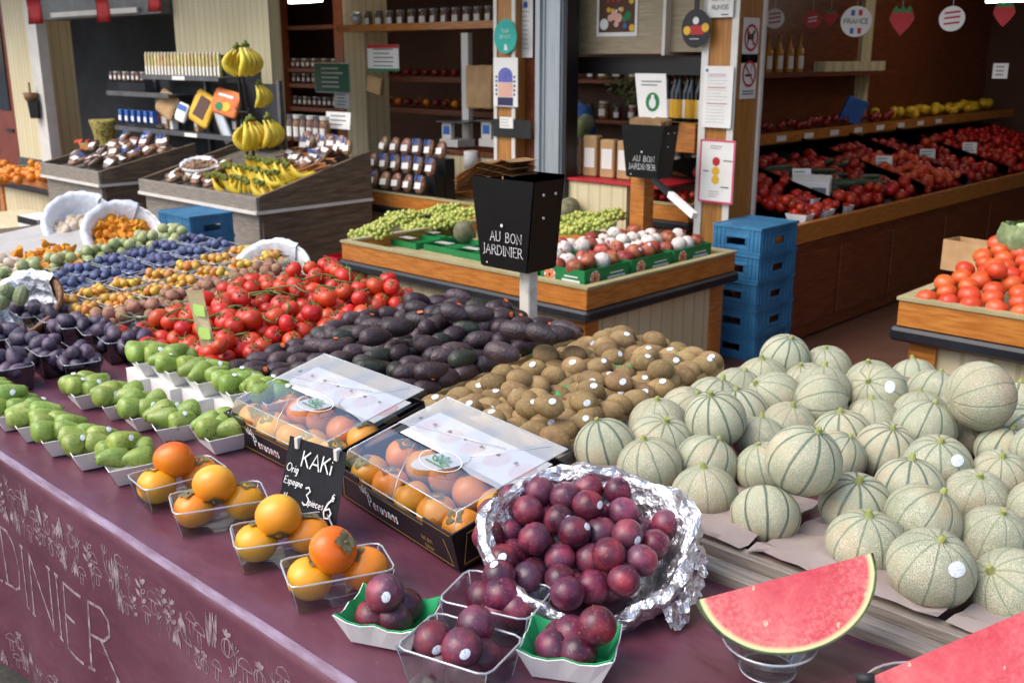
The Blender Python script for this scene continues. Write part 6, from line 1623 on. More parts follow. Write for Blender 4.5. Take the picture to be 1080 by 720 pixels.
def jark(mat, lid):
    t = thing('glass_jar', 'jar', 'jar'); b = bmesh.new(); lathe(b, [(0, 0), (.032, .001), (.034, .01), (.034, .075), (.028, .088), (.028, .092), (0, .092)], 14); obj('glass', b, mat, t, True)
    b = bmesh.new(); lathe(b, [(0, .092), (.031, .0921), (.031, .106), (0, .107)], 14); obj('lid', b, lid, t); b = bmesh.new(); 
    n = 7; vs = [[b.verts.new((.0345 * math.cos(a), .0345 * math.sin(a), z)) for z in (.02, .06)] for a in [-PI / 2 - .8 + 1.6 * k / n for k in range(n + 1)]]
    for A, B in zip(vs, vs[1:]): b.faces.new((A[0], B[0], B[1], A[1]))
    obj('label', b, 'paper', t); return Kind(t)
jars = [jark('jar', 'steel_dark'), jark('pack', 'white_metal')]
for i in range(6):
    y = D1Y1 - .07; x = X(306 + i * 7, y); jars[i % 2].put((x, y, zD1(y) + .10), (0, 0, 0), (1.2, 1.2, 1.9), 'tall jar at the back right of the banana display', 'jars behind the bananas')
for i in range(26):
    y = D2[2] + .12 + random.random() * .6; x = D2[0] + .15 + random.random() * (D2[1] - D2[0] - .3)
    bags[random.randrange(3)].put((x, y, zD2(y) + .04 + random.random() * .02), (-1.1 + random.uniform(-.2, .2), random.uniform(-.3, .3), random.uniform(-.5, .5)), 1.15, 'clear snack bag lying in the leftmost grey display', 'snack bags in the leftmost display')
for i in range(30):
    y = D1Y0 + .12 + random.random() * .4; x = D1X0 + .12 + random.random() * .75
    if random.random() < .5: nutk.put((x, y, zD1(y) + .03), rrot(), 1.2, 'nut strewn beside the bananas in the grey display', 'nuts beside the bananas')
    else: bags[1].put((x, y, zD1(y) + .04), (-1.1, random.uniform(-.4, .4), random.uniform(-.6, .6)), .9, 'snack bag lying beside the bananas', 'snack bags beside the bananas')
bcx = (D1X0 + .42, D1Y0 + .3, zD1(D1Y0 + .3) + .09); nB_ = basket(Vector(bcx), .13, .06, 15, YAW, 'liner_white', 'small white basket of nuts in the grey banana display'); fillbasket(nutk, bcx, .10, nB_, 40, .02, 'nut in the small white basket beside the bananas', 'nuts in the small basket', -.01)

# shelf unit over the displays ---------------------------------------------
YS = D1Y1 - .15
su = thing('shelf_unit', 'dark grey metal shelf unit with vanilla tubes and packets above the grey displays', 'shelves', aty(190, 140, YS))
def shelf(px0, px1, py, depth=.22, lip=.03):
    z = Z(px0, py, YS); b = bmesh.new(); bb(b, X(px0, YS), X(px1, YS), YS, YS + depth, z - .012, z); bb(b, X(px0, YS), X(px1, YS), YS - .006, YS - .0005, z - lip, z + .012); under(obj('shelf', b, 'steel_dark'), su); return z
z1 = shelf(150, 232, 80); z2 = shelf(113, 178, 97); z3 = shelf(118, 275, 133)
for px in (140, 192, 268):
    b = bmesh.new(); bb(b, X(px, YS) - .02, X(px, YS) + .02, YS + .225, YS + .26, .5, z1 - .02); under(obj('upright', b, 'steel_dark'), su)
b = bmesh.new(); bb(b, X(135, YS), X(268, YS), YS + .262, YS + .27, z3 - .25, z1 - .05); under(obj('back_panel', b, 'interior2'), su)
for (px, zq) in ((184, z1), (192, z3)):
    b = bmesh.new(); bb(b, X(px, YS), X(px + 13, YS), YS - .009, YS - .007, zq - .028, zq + .004); under(obj('price_tag', b, 'paper'), su)
def tubek():
    t = thing('spice_tube', 'tube', 'spice tube'); b = bmesh.new(); bb(b, -.012, .012, -.012, .012, 0, .19); 
    M['vanilla'] = speck('pale_yellow_spice', [(.3, '#b89a5a'), (.6, '#d6c890')], 20, .3, '#a8642a', .62, .5, .15, .03); obj('tube', b, 'vanilla', t)
    b = bmesh.new(); bb(b, -.0118, .0118, -.0145, -.0125, .01, .085); obj('label', b, 'paper', t); b = bmesh.new(); lathe(b, [(0, .19), (.011, .1905), (.011, .205), (0, .206)], 8); obj('cap', b, 'white_metal', t); return Kind(t)
tk = tubek(); xs0, xs1 = X(151, YS), X(230, YS)
for i in range(22): tk.put((xs0 + (xs1 - xs0) * (i + .5) / 22, YS + .05, z1 + .001), (0, 0, random.uniform(-.05, .05)), (1.25, 1, 1), 'slim spice tube with a white label in the row on the top metal shelf', 'spice tubes on the top shelf')
for i in range(8): jars[i % 2].put((X(115 + i * 4.6, YS), YS + .05, z2 + .001 + .105), (0, 0, 0), (.75, .75, .8), 'small jar standing on the tub at the left of the shelf unit', 'small jars on the left shelf')
b = bmesh.new(); bb(b, X(113, YS), X(152, YS), YS + .01, YS + .12, z2 + .001, z2 + .1, .004); o = obj('plastic_tub', b, 'clear_dark'); tag(o, 'smoky plastic tub on the left metal shelf under the small jars', 'tub')
for i in range(6):
    b = bmesh.new(); bb(b, -.026, .026, -.03, .03, 0, .11, .003); o = obj('tea_box', b, 'blue_print'); o.location = (X(121 + i * 6.6, YS), YS + .06, z3 + .001 + .05); tag(o, 'blue and white box in the row on the lower metal shelf', 'box', 'blue boxes on the lower shelf')
    b = bmesh.new(); bb(b, -.024, .024, -.0325, -.0305, .01, .055); obj('label', b, 'paper', o)
b = bmesh.new(); bb(b, X(118, YS), X(158, YS), YS + .02, YS + .11, z3 + .001, z3 + .05, .004); o = obj('plastic_tub', b, 'clear_dark'); tag(o, 'smoky plastic tub on the lower metal shelf under the blue boxes', 'tub')
def packet(px0, py0, px1, py1, mat, lab, lean, draws=None, dy=0):
    """a flat pouch leaning on the shelf"""
    A, B = aty(px0, py1, YS + dy), aty(px1, py0, YS + dy); W_, H_ = B.x - A.x, B.z - A.z
    t = thing('food_pouch', lab, 'packet', ((A.x + B.x) / 2, YS + dy + .03, A.z), (R(-18), R(lean), 0)); t.scale = (.82, .82, .82); b = bmesh.new()
    blob(b, W_ / 2, .022, H_ / 2, 16, 10, lambda q, t_: Vector((max(-.8, min(.8, q.x * 1.2)) * 1.25, q.y, max(-.85, min(.85, q.z * 1.15)) * 1.17))); bmesh.ops.translate(b, verts=b.verts, vec=(0, 0, H_ / 2)); obj('pouch', b, mat, t, True)
    fm_ = planemap((0, -.024, H_ / 2), (1, 0, 0), (0, 0, 1))
    for mt, pts, nm in draws or []:
        b = bmesh.new(); flat(b, fm_, [(u * W_, v * H_) for u, v in pts]); obj(nm, b, mt, t)
packet(158, 90, 176, 121, 'kraft', 'long brown pouch leaning on the lower metal shelf', 22)
packet(180, 104, 190, 128, 'paper', 'small white and blue packet on the lower metal shelf', 12, [('blue_print', [(-.4, .1), (.4, .1), (.4, .4), (-.4, .4)], 'blue_patch')])
packet(193, 88, 213, 130, 'yellow_print', 'yellow pouch with a brown chocolate picture on the lower shelf', 18, [('interior', [(-.3, -.3), (.25, -.3), (.3, .35), (-.2, .35)], 'brown_picture')])
packet(216, 88, 245, 121, 'orange_print', 'orange pouch with a green and white picture on the lower shelf', 8, [('white_print', [(-.3, .2), (.3, .2), (.3, .3), (-.3, .3)], 'white_band'), ('green_print', circ(-.15, -.2, .16, 10), 'green_leaf'), ('yellow_print', circ(.1, -.15, .18, 10), 'fruit_picture')])
packet(216, 122, 240, 135, 'clear_rim', 'clear sachet lying at the right end of the lower shelf', 60)
for i, (px, mt, h_, l) in enumerate(((166, 'redcard', .13, 'dark red'), (172, 'kraft', .16, 'brown'), (180, 'paper', .12, 'white'), (206, 'kraft', .15, 'kraft'), (247, 'interior', .17, 'dark brown'), (256, 'greencard', .14, 'green'), (264, 'orange_print', .12, 'orange'))):
    b = bmesh.new(); bb(b, -.045, .045, -.03, .03, 0, h_, .006); o = obj('tea_packet', b, mt); o.location = (X(px, YS + .14), YS + .15, z3 + .002); o.rotation_euler = (0, 0, random.uniform(-.3, .3)); tag(o, l + ' packet at the back of the lower metal shelf', 'packet')
    b = bmesh.new(); bb(b, -.03, .03, -.0325, -.0305, h_ * .3, h_ * .7); obj('label', b, 'paper', o)
# green-striped sack beside the displays
sk2 = thing('striped_sack', 'bulging green and brown patterned sack standing behind the leftmost display', 'sack', aty(110, 145, D2[3] + .1))
M['sack'] = speck('green_brown_patterned_sack', [(.42, '#5a4a30'), (.5, '#a8a040'), (.58, '#6a5236')], 22, .7, '#c8c878', .6, .5)
b = bmesh.new(); lathe(b, [(0, -.16), (.09, -.15), (.11, -.05), (.13, .08), (.16, .16), (.15, .175), (.11, .15), (0, .14)], 20, .8, (0, 0, 0), lambda q, t: q * (1 + .06 * noise.noise(q * 12))); obj('cloth', b, 'sack', sk2, True)
p = aty(100, 150, D2[3] + .5); b = bmesh.new(); 
for i in range(26):
    q = aty(random.uniform(80, 126), 151 + random.uniform(-2, 2), D2[3] + .45 + random.random() * .2); bigtoms[0].put(q, rrot(), .8, 'small red tomato behind the leftmost grey display', 'red tomatoes behind the leftmost display')
stand(X(78, D2[3] + .4), X(130, D2[3] + .4), D2[3] + .4, D2[3] + .75, Z(100, 153, D2[3] + .4), 'low stand with red tomatoes behind the leftmost grey display')
for i in range(44):
    px, py = random.uniform(-8, 46), random.uniform(170, 184); p = at(px, py, .60); orange.put((p.x, p.y, .545 + .03 * random.random() + (p.y - q0.y) * .06), rrot(), random.uniform(.9, 1.1), 'orange heaped on the cream stand at the far left edge', 'oranges at the far left')
# pale cabinet in front of the oranges with a black and white box
p = at(28, 255, .35); b = bmesh.new(); bb(b, p.x - 1.2, p.x, p.y, p.y + .5, 0, .42, .004); o = obj('cream_cabinet', b, 'cream'); tag(o, 'low cream cabinet at the left edge below the oranges', 'cabinet')
b = bmesh.new(); bb(b, -.1, .1, -.1, .1, 0, .09, .004); o = obj('packing_box', b, 'paper'); o.location = (p.x - .12, p.y + .15, .422); o.rotation_euler = (0, .1, .3); tag(o, 'small black and white box lying on the low cream cabinet', 'box')
b = bmesh.new(); bb(b, -.102, .102, -.102, -.1005, .04, .09); obj('black_panel', b, 'black_print', o)

# wall basket with black holder on the left column
p = aty(36, 112, FY - .2); b = bmesh.new(); lathe(b, [(0, -.14), (.085, -.14), (.11, .06), (.104, .06), (.08, -.13), (0, -.13)], 4, .7); hb = obj('wall_holder', b, 'black_metal'); hb.location = p; tag(hb, 'black holder fixed on the left cream column', 'holder')
b = bmesh.new(); lathe(b, [(0, 0), (.08, .0), (.11, .09), (.104, .09), (.076, .01), (0, .01)], 18, .7); lathe(b, [(.012, .09), (.012, .2), (.006, .21), (0, .21)], 8); wb = obj('wicker_basket', b, 'wicker_brown', None, True); wb.location = p + Vector((-.02, -.02, .062)); tag(wb, 'small brown basket sitting in the black holder on the left column', 'basket')
# red pennants under the beam
for i, (px, py, h_) in enumerate(((36, 13, 26), (108, 12, 24), (162, 5, 16))):
    Y_ = 4.6; A, B = aty(px - 6, py + h_ / 2, Y_), aty(px + 6, py - h_ / 2, Y_); b = bmesh.new()
    n = 5; vs = [[b.verts.new((A.x + (B.x - A.x) * k / n, Y_ + .01 * math.sin(k * 1.4 + j), A.z + (2.2 - A.z if j == 4 else (B.z - A.z + .1) * j / 4))) for k in range(n + 1)] for j in range(4)]
    for P_, Q_ in zip(vs, vs[1:]):
        for k in range(n): b.faces.new((P_[k], P_[k + 1], Q_[k + 1], Q_[k]))
    bmesh.ops.solidify(b, geom=b.faces[:], thickness=.001); M['pennant'] = M['red_print']; o = obj('pennant', b, 'pennant', None, True); tag(o, ['red pennant hanging by the left cream column', 'red pennant in the middle of the dark left bay', 'red pennant at the right end of the dark left bay'][i], 'pennant', 'red pennants')

# ================================================================== SIGNS
def board(name, lab, cat, px0, py0, px1, py1, Y, mat='paper', shape=None, thick=.004, tilt=0):
    A, B = aty(px0, py1, Y), aty(px1, py0, Y); W_, H_ = B.x - A.x, B.z - A.z
    t = thing(name, lab, cat, (A.x, Y, A.z), (R(tilt), 0, 0)); b = bmesh.new(); pts = shape(W_, H_) if shape else [(0, 0), (W_, 0), (W_, H_), (0, H_)]
    f = b.faces.new([b.verts.new((u, 0, v)) for u, v in pts]); r = bmesh.ops.extrude_face_region(b, geom=[f]); bmesh.ops.translate(b, verts=[v for v in r['geom'] if isinstance(v, bmesh.types.BMVert)], vec=(0, thick, 0)); obj('panel', b, mat, t)
    return t, W_, H_, planemap((0, -.0002, 0), (1, 0, 0), (0, 0, 1))
def ink(t, nm, mat, fn):
    b = bmesh.new(); fn(b); obj(nm, b, mat, t)
def txt(b, fm_, s, cx, y, h, wmax, bold=.14, lift=0):
    st, w_ = letters(s, h, .18); k = min(1, wmax / w_); draw(b, [[(cx + (u - w_ / 2) * k, y + v) for u, v in p] for p in st], h * bold, lambda u, v, hh: fm_(u, v, hh + lift))
FS = FY - .03
t, W_, H_, fm_ = board('oval_sign', 'turquoise oval sign on the left wooden post', 'sign', 521, 20, 545, 57, FS - .002, 'teal_print', lambda w, h: circ(w / 2, h / 2, w / 2, 24, h / 2))
ink(t, 'white_lettering', 'white_print', lambda b: (txt(b, fm_, 'TOUS', W_ / 2, H_ * .62, H_ * .09, W_ * .5), txt(b, fm_, 'DEVANT', W_ / 2, H_ * .45, H_ * .09, W_ * .7), flat(b, fm_, [(W_ * .45, H_ * .1), (W_ * .62, H_ * .1), (W_ * .56, H_ * .28), (W_ * .48, H_ * .28)], .0003)))
t, W_, H_, fm_ = board('paper_notice', 'pale pink notice with a violet arch picture on the left wooden post', 'notice', 520.5, 61, 546, 112, FS, 'paper')
ink(t, 'violet_picture', 'violet_print', lambda b: flat(b, fm_, [(W_ * .2, H_ * .5), (W_ * .8, H_ * .5)] + [(W_ * (.5 + .3 * math.cos(a)), H_ * (.62 + .18 * math.sin(a))) for a in [PI * k / 10 for k in range(11)]]))
ink(t, 'salmon_text_block', 'salmon_print', lambda b: (flat(b, fm_, [(W_ * .2, H_ * .2), (W_ * .8, H_ * .2), (W_ * .8, H_ * .49), (W_ * .2, H_ * .49)])))
ink(t, 'navy_block', 'navy_print', lambda b: (flat(b, fm_, [(W_ * .18, H_ * .02), (W_ * .82, H_ * .02), (W_ * .82, H_ * .19), (W_ * .18, H_ * .19)], .0003), [flat(b, fm_, circ(W_ * x_, H_ * (.25 + .09 * k), W_ * .04, 8), .0003) for k in range(5) for x_ in (.13, .87)]))
t, W_, H_, fm_ = board('paper_notice', 'white sheet between the left wooden post and the metal post', 'notice', 547, -14, 562, 61, FY + .07, 'paper')
ink(t, 'small_print', 'grey_print', lambda b: bars(b, fm_, W_ * .2, W_ * .8, H_ * .1, H_ * .75, 10, .12)); ink(t, 'colour_mark', 'blue_print', lambda b: flat(b, fm_, circ(W_ * .5, H_ * .75, W_ * .16, 10), .0003))
t, W_, H_, fm_ = board('paper_notice', 'small white slip low on the left wooden post', 'notice', 527, 124, 541, 135, FS, 'paper'); ink(t, 'small_print', 'grey_print', lambda b: bars(b, fm_, W_ * .1, W_ * .9, H_ * .1, H_ * .9, 3, .15))
# right post
t, W_, H_, fm_ = board('paper_notice', 'white sheet lettered RUNGIS at the top of the right wooden post', 'notice', 746, -20, 775, 19, FS, 'paper')
ink(t, 'lettering', 'black_print', lambda b: (txt(b, fm_, 'RUNGIS', W_ / 2, H_ * .22, H_ * .13, W_ * .7, .13), txt(b, fm_, 'QUALITE', W_ / 2, H_ * .48, H_ * .12, W_ * .7, .12), bars(b, fm_, W_ * .55, W_ * .9, H_ * .05, H_ * .1, 1, .6)))
t, W_, H_, fm_ = board('paper_notice', 'two-page white notice with faint lines on the right wooden post', 'notice', 740, 70, 774, 134, FS, 'paper')
ink(t, 'small_print', 'grey_print', lambda b: bars(b, fm_, W_ * .12, W_ * .88, H_ * .06, H_ * .9, 16, .08, .4)); ink(t, 'red_lines', 'red_print', lambda b: [bars(b, lambda u, v, h: fm_(u, v, h + .0004), W_ * .15, W_ * .85, H_ * y_, H_ * (y_ + .02), 1, .4) for y_ in (.38, .64, .84)]); ink(t, 'blue_mark', 'blue_print', lambda b: flat(b, fm_, circ(W_ * .1, H_ * .93, W_ * .05, 8), .0003))
t, W_, H_, fm_ = board('price_board', 'pink-framed white board with red and yellow rings hung on the right wooden post', 'sign', 736, 149, 776, 212, FS - .006, 'paper')
ink(t, 'pink_frame', 'pink_print', lambda b: [flat(b, fm_, [(a, c), (d_, c), (d_, e), (a, e)]) for a, d_, c, e in ((0, W_, 0, W_ * .045), (0, W_, H_ - W_ * .045, H_), (0, W_ * .045, W_ * .046, H_ - W_ * .046), (W_ * .955, W_, W_ * .046, H_ - W_ * .046))])
ink(t, 'red_ring', 'red_print', lambda b: flat(b, fm_, circ(W_ * .48, H_ * .66, W_ * .11, 14)))
ink(t, 'yellow_ring', 'yellow_print', lambda b: (flat(b, fm_, circ(W_ * .48, H_ * .51, W_ * .11, 14)))); ink(t, 'yellow_ring', 'yellow_print', lambda b: (flat(b, fm_, circ(W_ * .48, H_ * .37, W_ * .11, 14))))
ink(t, 'small_print', 'grey_print', lambda b: (bars(b, fm_, W_ * .3, W_ * .7, H_ * .85, H_ * .92, 2, .3), bars(b, fm_, W_ * .68, W_ * .95, H_ * .66, H_ * .7, 1, .5), bars(b, fm_, W_ * .12, W_ * .3, H_ * .48, H_ * .52, 1, .5), bars(b, fm_, W_ * .65, W_ * .92, H_ * .22, H_ * .3, 1, .3), bars(b, fm_, W_ * .3, W_ * .6, H_ * .08, H_ * .2, 3, .2)))
# prohibition signs on the side of the right post
def prohib(zc, what):
    s = .17; y0, xx = FY + .045, xb1 + .003
    t = thing('prohibition_sign', 'white sign with a red crossed circle forbidding %s on the right wooden post' % what, 'sign', (xx, y0, zc - .13)); b = bmesh.new(); bb(b, 0, .003, 0, s, 0, .25); obj('plate', b, 'paper', t)
    fm2 = planemap((.0032, 0, 0), (0, 1, 0), (0, 0, 1)); c = circ(s / 2, .14, .068, 28); c.append(c[0])
    def blk(b):
        if what == 'dogs':
            flat(b, fm2, [(.045, .135), (.048, .10), (.056, .10), (.058, .13), (.10, .128), (.104, .10), (.112, .10), (.112, .16), (.124, .165), (.124, .178), (.11, .186), (.098, .165), (.06, .155), (.046, .175), (.042, .172)])
        else:
            flat(b, fm2, [(.04, .125), (.115, .125), (.115, .138), (.04, .138)]); draw(b, [[(.11, .15), (.10, .165), (.112, .175), (.102, .19)]], .005, fm2)
    ink(t, 'pictogram', 'black_print', blk)
    def red(b): draw(b, [c], .015, lambda u, v, h: fm2(u, v, h + .0008)); draw(b, [[(s / 2 - .048, .188), (s / 2 + .048, .092)]], .011, lambda u, v, h: fm2(u, v, h + .0014))
    ink(t, 'red_circle', 'red_print', red)
    ink(t, 'caption', 'black_print', lambda b: bars(b, fm2, .02, s - .02, .02, .05, 2, .4, .1))
prohib(Z(785, 42, FY + .1), 'dogs'); prohib(Z(785, 80, FY + .1), 'smoking')
# cabinet poster, frying-pan sign, green logo card, other boards
t, W_, H_, fm_ = board('poster', 'colourful fruit poster on the beige hanging cabinet', 'poster', 629, -6, 673, 39, cy0 - .006, 'paper')
ink(t, 'picture', 'interior', lambda b: flat(b, fm_, [(W_ * .06, H_ * .1), (W_ * .94, H_ * .1), (W_ * .94, H_ * .94), (W_ * .06, H_ * .94)]))
for mt, pts in (('yellow_print', [(.3, .65, .05), (.4, .62, .05), (.62, .65, .05), (.85, .85, .06), (.88, .2, .07)]), ('green_print', [(.78, .5, .08), (.7, .42, .06)]), ('salmon_print', [(.45, .5, .09), (.55, .45, .09), (.35, .45, .07), (.5, .3, .06)]), ('white_print', [(.2, .3, .11), (.5, .62, .03), (.58, .66, .03)]), ('red_print', [(.3, .85, .03), (.42, .87, .03), (.55, .86, .03)]), ('blue_print', [(.72, .25, .05)])):
    ink(t, mt.replace('_print', '_picture'), mt, lambda b: [flat(b, fm_, circ(W_ * x_, H_ * y_, W_ * r_, 10), .0006 + .0002 * i_ + {'yellow_print': 0, 'green_print': .001, 'salmon_print': .002, 'white_print': .003, 'red_print': .004, 'blue_print': .005}[mt]) for i_, (x_, y_, r_) in enumerate(pts)])
t, W_, H_, fm_ = board('pan_shaped_sign', 'black pan-shaped hanging sign with painted tomatoes beside the right wooden post', 'sign', 718, 9, 750, 51, FY - .06, 'black_board', lambda w, h: circ(w / 2, h / 2, w / 2, 28, h / 2))
b = bmesh.new(); bb(b, W_ * .42, W_ * .58, -.002, .006, H_ * .985, H_ * 1.6); obj('handle', b, 'black_board', t)
ink(t, 'tomato_picture', 'red_print', lambda b: [flat(b, fm_, circ(W_ * x_, H_ * .46, W_ * .14, 12), .0002 * i_) for i_, x_ in enumerate((.42, .58, .7))]); ink(t, 'lemon_picture', 'yellow_print', lambda b: [flat(b, fm_, circ(W_ * x_, H_ * y_, W_ * .13, 12), .001) for x_, y_ in ((.2, .45), (.84, .52))]); ink(t, 'white_emblem', 'white_print', lambda b: (flat(b, fm_, circ(W_ * .5, H_ * .7, W_ * .11, 10), .001), bars(b, fm_, W_ * .3, W_ * .75, H_ * .22, H_ * .25, 1, .6)))
t, W_, H_, fm_ = board('sign_card', 'white card with a round green emblem standing behind the smaller dispenser', 'sign', 668, 78, 706, 130, 5.25, 'paper', lambda w, h: [(w * .18, 0), (w, 0), (w * .9, h), (0, h)])
ink(t, 'green_emblem', 'green_print', lambda b: flat(b, fm_, circ(W_ * .55, H_ * .44, W_ * .2, 20, H_ * .19))); ink(t, 'white_figure', 'white_print', lambda b: (flat(b, fm_, circ(W_ * .55, H_ * .42, W_ * .10, 12, H_ * .11), .0006), flat(b, fm_, circ(W_ * .55, H_ * .55, W_ * .05, 8), .0008))); ink(t, 'small_print', 'grey_print', lambda b: bars(b, fm_, W_ * .2, W_ * .85, H_ * .74, H_ * .88, 2, .35))
b = bmesh.new(); q = aty(706, 150, 5.4); bb(b, q.x - .12, q.x + .22, 5.35, 5.5, q.z - .05, q.z + .12); o = obj('wooden_block', b, 'orange_wood'); tag(o, 'orange wooden block behind the smaller dispenser, under the bottles', 'block')
# smaller dispenser on the second stand
d2 = aty(684, 186, 4.95); dispenser(Vector((d2.x, d2.y, d2.z)), .30, .15, .30, 'smaller-looking black bag dispenser between the wooden posts, lettered AU BON JARDINIER', 6)
b = bmesh.new(); q = aty(671, 235, 4.98); bb(b, q.x - .05, q.x + .05, 4.98, 5.08, 0, d2.z - .006); o = obj('post', b, 'orange_wood'); tag(o, 'square orange wooden post under the dispenser between the wooden posts', 'post')
# coffee bags on a red-edged cream stand
st_ = thing('display_stand', 'cream stand with a red cloth edge carrying the kraft coffee bags', 'stand', aty(630, 200, 5.3)); zq = Z(640, 191, 5.3)
b = bmesh.new(); bb(b, X(590, 5.3), X(664, 5.3), 5.3, 5.75, 0, zq - .02); under(obj('body', b, 'cream'), st_)
b = bmesh.new(); bb(b, X(590, 5.3), X(700, 5.3), 5.28, 5.78, zq - .019, zq, .004); under(obj('red_cloth', b, 'redcard'), st_)
for i, px in enumerate((607, 624, 642, 660)):
    q = aty(px, 176, 5.45); b = bmesh.new(); bb(b, -.055, .055, -.04, .04, 0, .25 + .02 * (i == 1), .008); o = obj('coffee_bag', b, 'kraft'); o.location = (q.x, 5.46, zq + .002); o.rotation_euler = (0, 0, random.uniform(-.15, .15)); tag(o, 'kraft coffee bag with a white label, %s of the row between the posts' % ['leftmost', 'second', 'third', 'rightmost'][i], 'coffee bag', 'coffee bags')
    b = bmesh.new(); bb(b, -.04, .04, -.0425, -.0405, .06, .19); obj('label', b, 'paper', o)
# bottles
def bottle(mat, lab_mat):
    t = thing('bottle', 'bottle', 'bottle'); b = bmesh.new(); lathe(b, [(0, 0), (.036, .001), (.037, .01), (.037, .17), (.015, .22), (.013, .28), (.016, .282), (.016, .295), (0, .296)], 14); obj('glass', b, mat, t, True)
    b = bmesh.new(); n = 8; vs = [[b.verts.new((.0375 * math.cos(a), .0375 * math.sin(a), z)) for z in (.03, .13)] for a in [-PI / 2 - 1.1 + 2.2 * k / n for k in range(n + 1)]]
    for A, B in zip(vs, vs[1:]): b.faces.new((A[0], B[0], B[1], A[1]))
    obj('label', b, lab_mat, t); return Kind(t)
M['bottle_glass'] = basic('dark_bottle_glass', '#0f120e', '#181c15', 5, .12); M['juice'] = basic('amber_bottle', '#b0772a', '#c08a3a', 5, .15)
bo = [bottle('bottle_glass', 'yellow_print'), bottle('bottle_glass', 'paper'), bottle('juice', 'paper')]
bs = thing('bottle_shelf', 'dark shelf of bottles in the bay beside the right wooden post', 'shelf', aty(722, 131, 5.6)); b = bmesh.new(); bb(b, X(668, 5.6), X(742, 5.6) + .1, 5.56, 5.9, d2.z + .17, d2.z + .19); under(obj('board', b, 'brown_wood'), bs); zq2 = Z(725, 131, 5.6)
for c in (bs,): c.children[0].location.z += zq2 - (d2.z + .19)
for i in range(7): bo[0 if i % 3 else 1].put((X(704 + i * 6.5, 5.62), 5.62 + .02 * (i % 2), zq2 + .002), (0, 0, 0), 1.15, 'dark bottle with a yellow or white label on the shelf by the right post', 'bottles by the right post')
# shelves with dim goods in the bay between the posts
sb = thing('bay_shelving', 'dim wooden shelving with jars and plants at the back of the bay between the posts', 'shelving', (-5, 7.4, 0))
for zz_ in (.75, 1.1, 1.45): part('shelf', 'brown_wood', [(-6.6, -4.4, 7.4, 7.75, zz_ - .03, zz_)], sb)
part('back', 'interior', [(-6.6, -4.4, 7.76, 7.8, .2, 2.2)], sb)
for zz_ in (.75, 1.1, 1.45):
    for i in range(13): jars[i % 2].put((-6.5 + i * .17, 7.5 + .05 * random.random(), zz_ + .002), (0, 0, 0), random.uniform(1.1, 1.6), 'jar on the dim shelving between the posts', 'jars on the dim bay shelving')
for i, px in enumerate((655, 672, 690)):
    b = bmesh.new()
    for k in range(60):
        c = Vector((random.gauss(0, .09), random.gauss(0, .06), random.gauss(0, .05))); n_ = Vector((random.gauss(0, 1), random.gauss(0, 1), random.gauss(0, 1))).normalized(); a = n_.orthogonal().normalized() * .03; e = n_.cross(a)
        b.faces.new([b.verts.new(c + v) for v in (a, e * .5, -a, -e * .5)])
    o = obj('leafy_plant', b, 'vine_green'); o.location = aty(px, 92, 6.8); tag(o, 'dim leafy plant hanging in the bay between the posts', 'plant', 'plants in the bay')
# blue bag with melons in the bay
b = bmesh.new(); blob(b, .2, .12, .2, 20, 12, lambda q, t: q * (1 + .1 * noise.noise(q * 3))); o = obj('net_bag', b, 'blue_print', None, True); o.location = aty(606, 135, 6.3); tag(o, 'blue net bag behind the metal post', 'bag')
for i in range(4): q = aty(600 + i * 6, 140 - (i % 2) * 10, 6.0); gage.put(q, (0, 0, 0), 3.2, 'yellow-green melon in front of the blue net bag', 'melons by the blue bag')

# ================================================================== LEFT INTERIOR
YB = 7.0
ic = thing('wall_cupboard', 'dark red-brown cupboard with glazed shelves left of the pale column', 'cupboard', aty(330, 60, YB)); 
def ipart(name, mat, px0, px1, py0, py1, Y, dep, par):
    b = bmesh.new(); bb(b, X(px0, Y), X(px1, Y), Y, Y + dep, Z(px0, py1, Y), Z(px0, py0, Y)); return under(obj(name, b, mat), par)
ipart('frame', 'brown_wood', 292, 300, -10, 175, YB, .1, ic); ipart('frame', 'brown_wood', 355, 364, -10, 175, YB, .1, ic)
for py in (28, 72, 88, 112): ipart('shelf', 'brown_wood', 300.5, 354.5, py, py + 4, YB + .05, .3, ic)
for r_, py in enumerate((72, 88, 112)):
    for i in range(10): jars[i % 2].put((X(303 + i * 5.2, YB + .1), YB + .15, Z(320, py, YB + .05) + .002), (0, 0, 0), .95, 'small jar behind the glass of the dark red-brown cupboard', 'jars in the dark cupboard')
ipc = thing('interior_column', 'pale beige column inside the shop left of the hanging jars shelf', 'column', aty(375, 60, 6.6)); ipart('shaft', 'cream', 365, 386, -20, 200, 6.6, .3, ipc)
js = thing('jar_shelf', 'wooden shelf with a row of jars high in the left bay', 'shelf', aty(440, 32, 6.2)); ipart('board', 'orange_wood', 358, 521, 27, 34, 6.2, .35, js); ipart('pole', 'white_metal', 487, 494, 35, 165, 6.25, .05, js)
for i in range(26): jars[i % 2].put((X(376 + i * 5.7, 6.3), 6.35 + .05 * (i % 2), Z(440, 27, 6.2) + .002), (0, 0, random.uniform(-.3, .3)), (1.0, 1.0, 1.35), 'dark jar with a white label on the high wooden shelf', 'jars on the high wooden shelf')
b = bmesh.new(); blob(b, .06, .06, .06, 12, 8); o = obj('glass_globe', b, 'clear_rim', None, True); o.location = aty(376, 20, 6.3); tag(o, 'pale round ornament at the left end of the high jar shelf', 'ornament')
fs = thing('fruit_shelves', 'dim wooden shelves of red and orange fruit under the high jar shelf', 'shelves', aty(450, 110, 7.8))
for py in (80, 112): ipart('shelf', 'brown_wood', 386, 521, py, py + 5, 7.8, .4, fs)
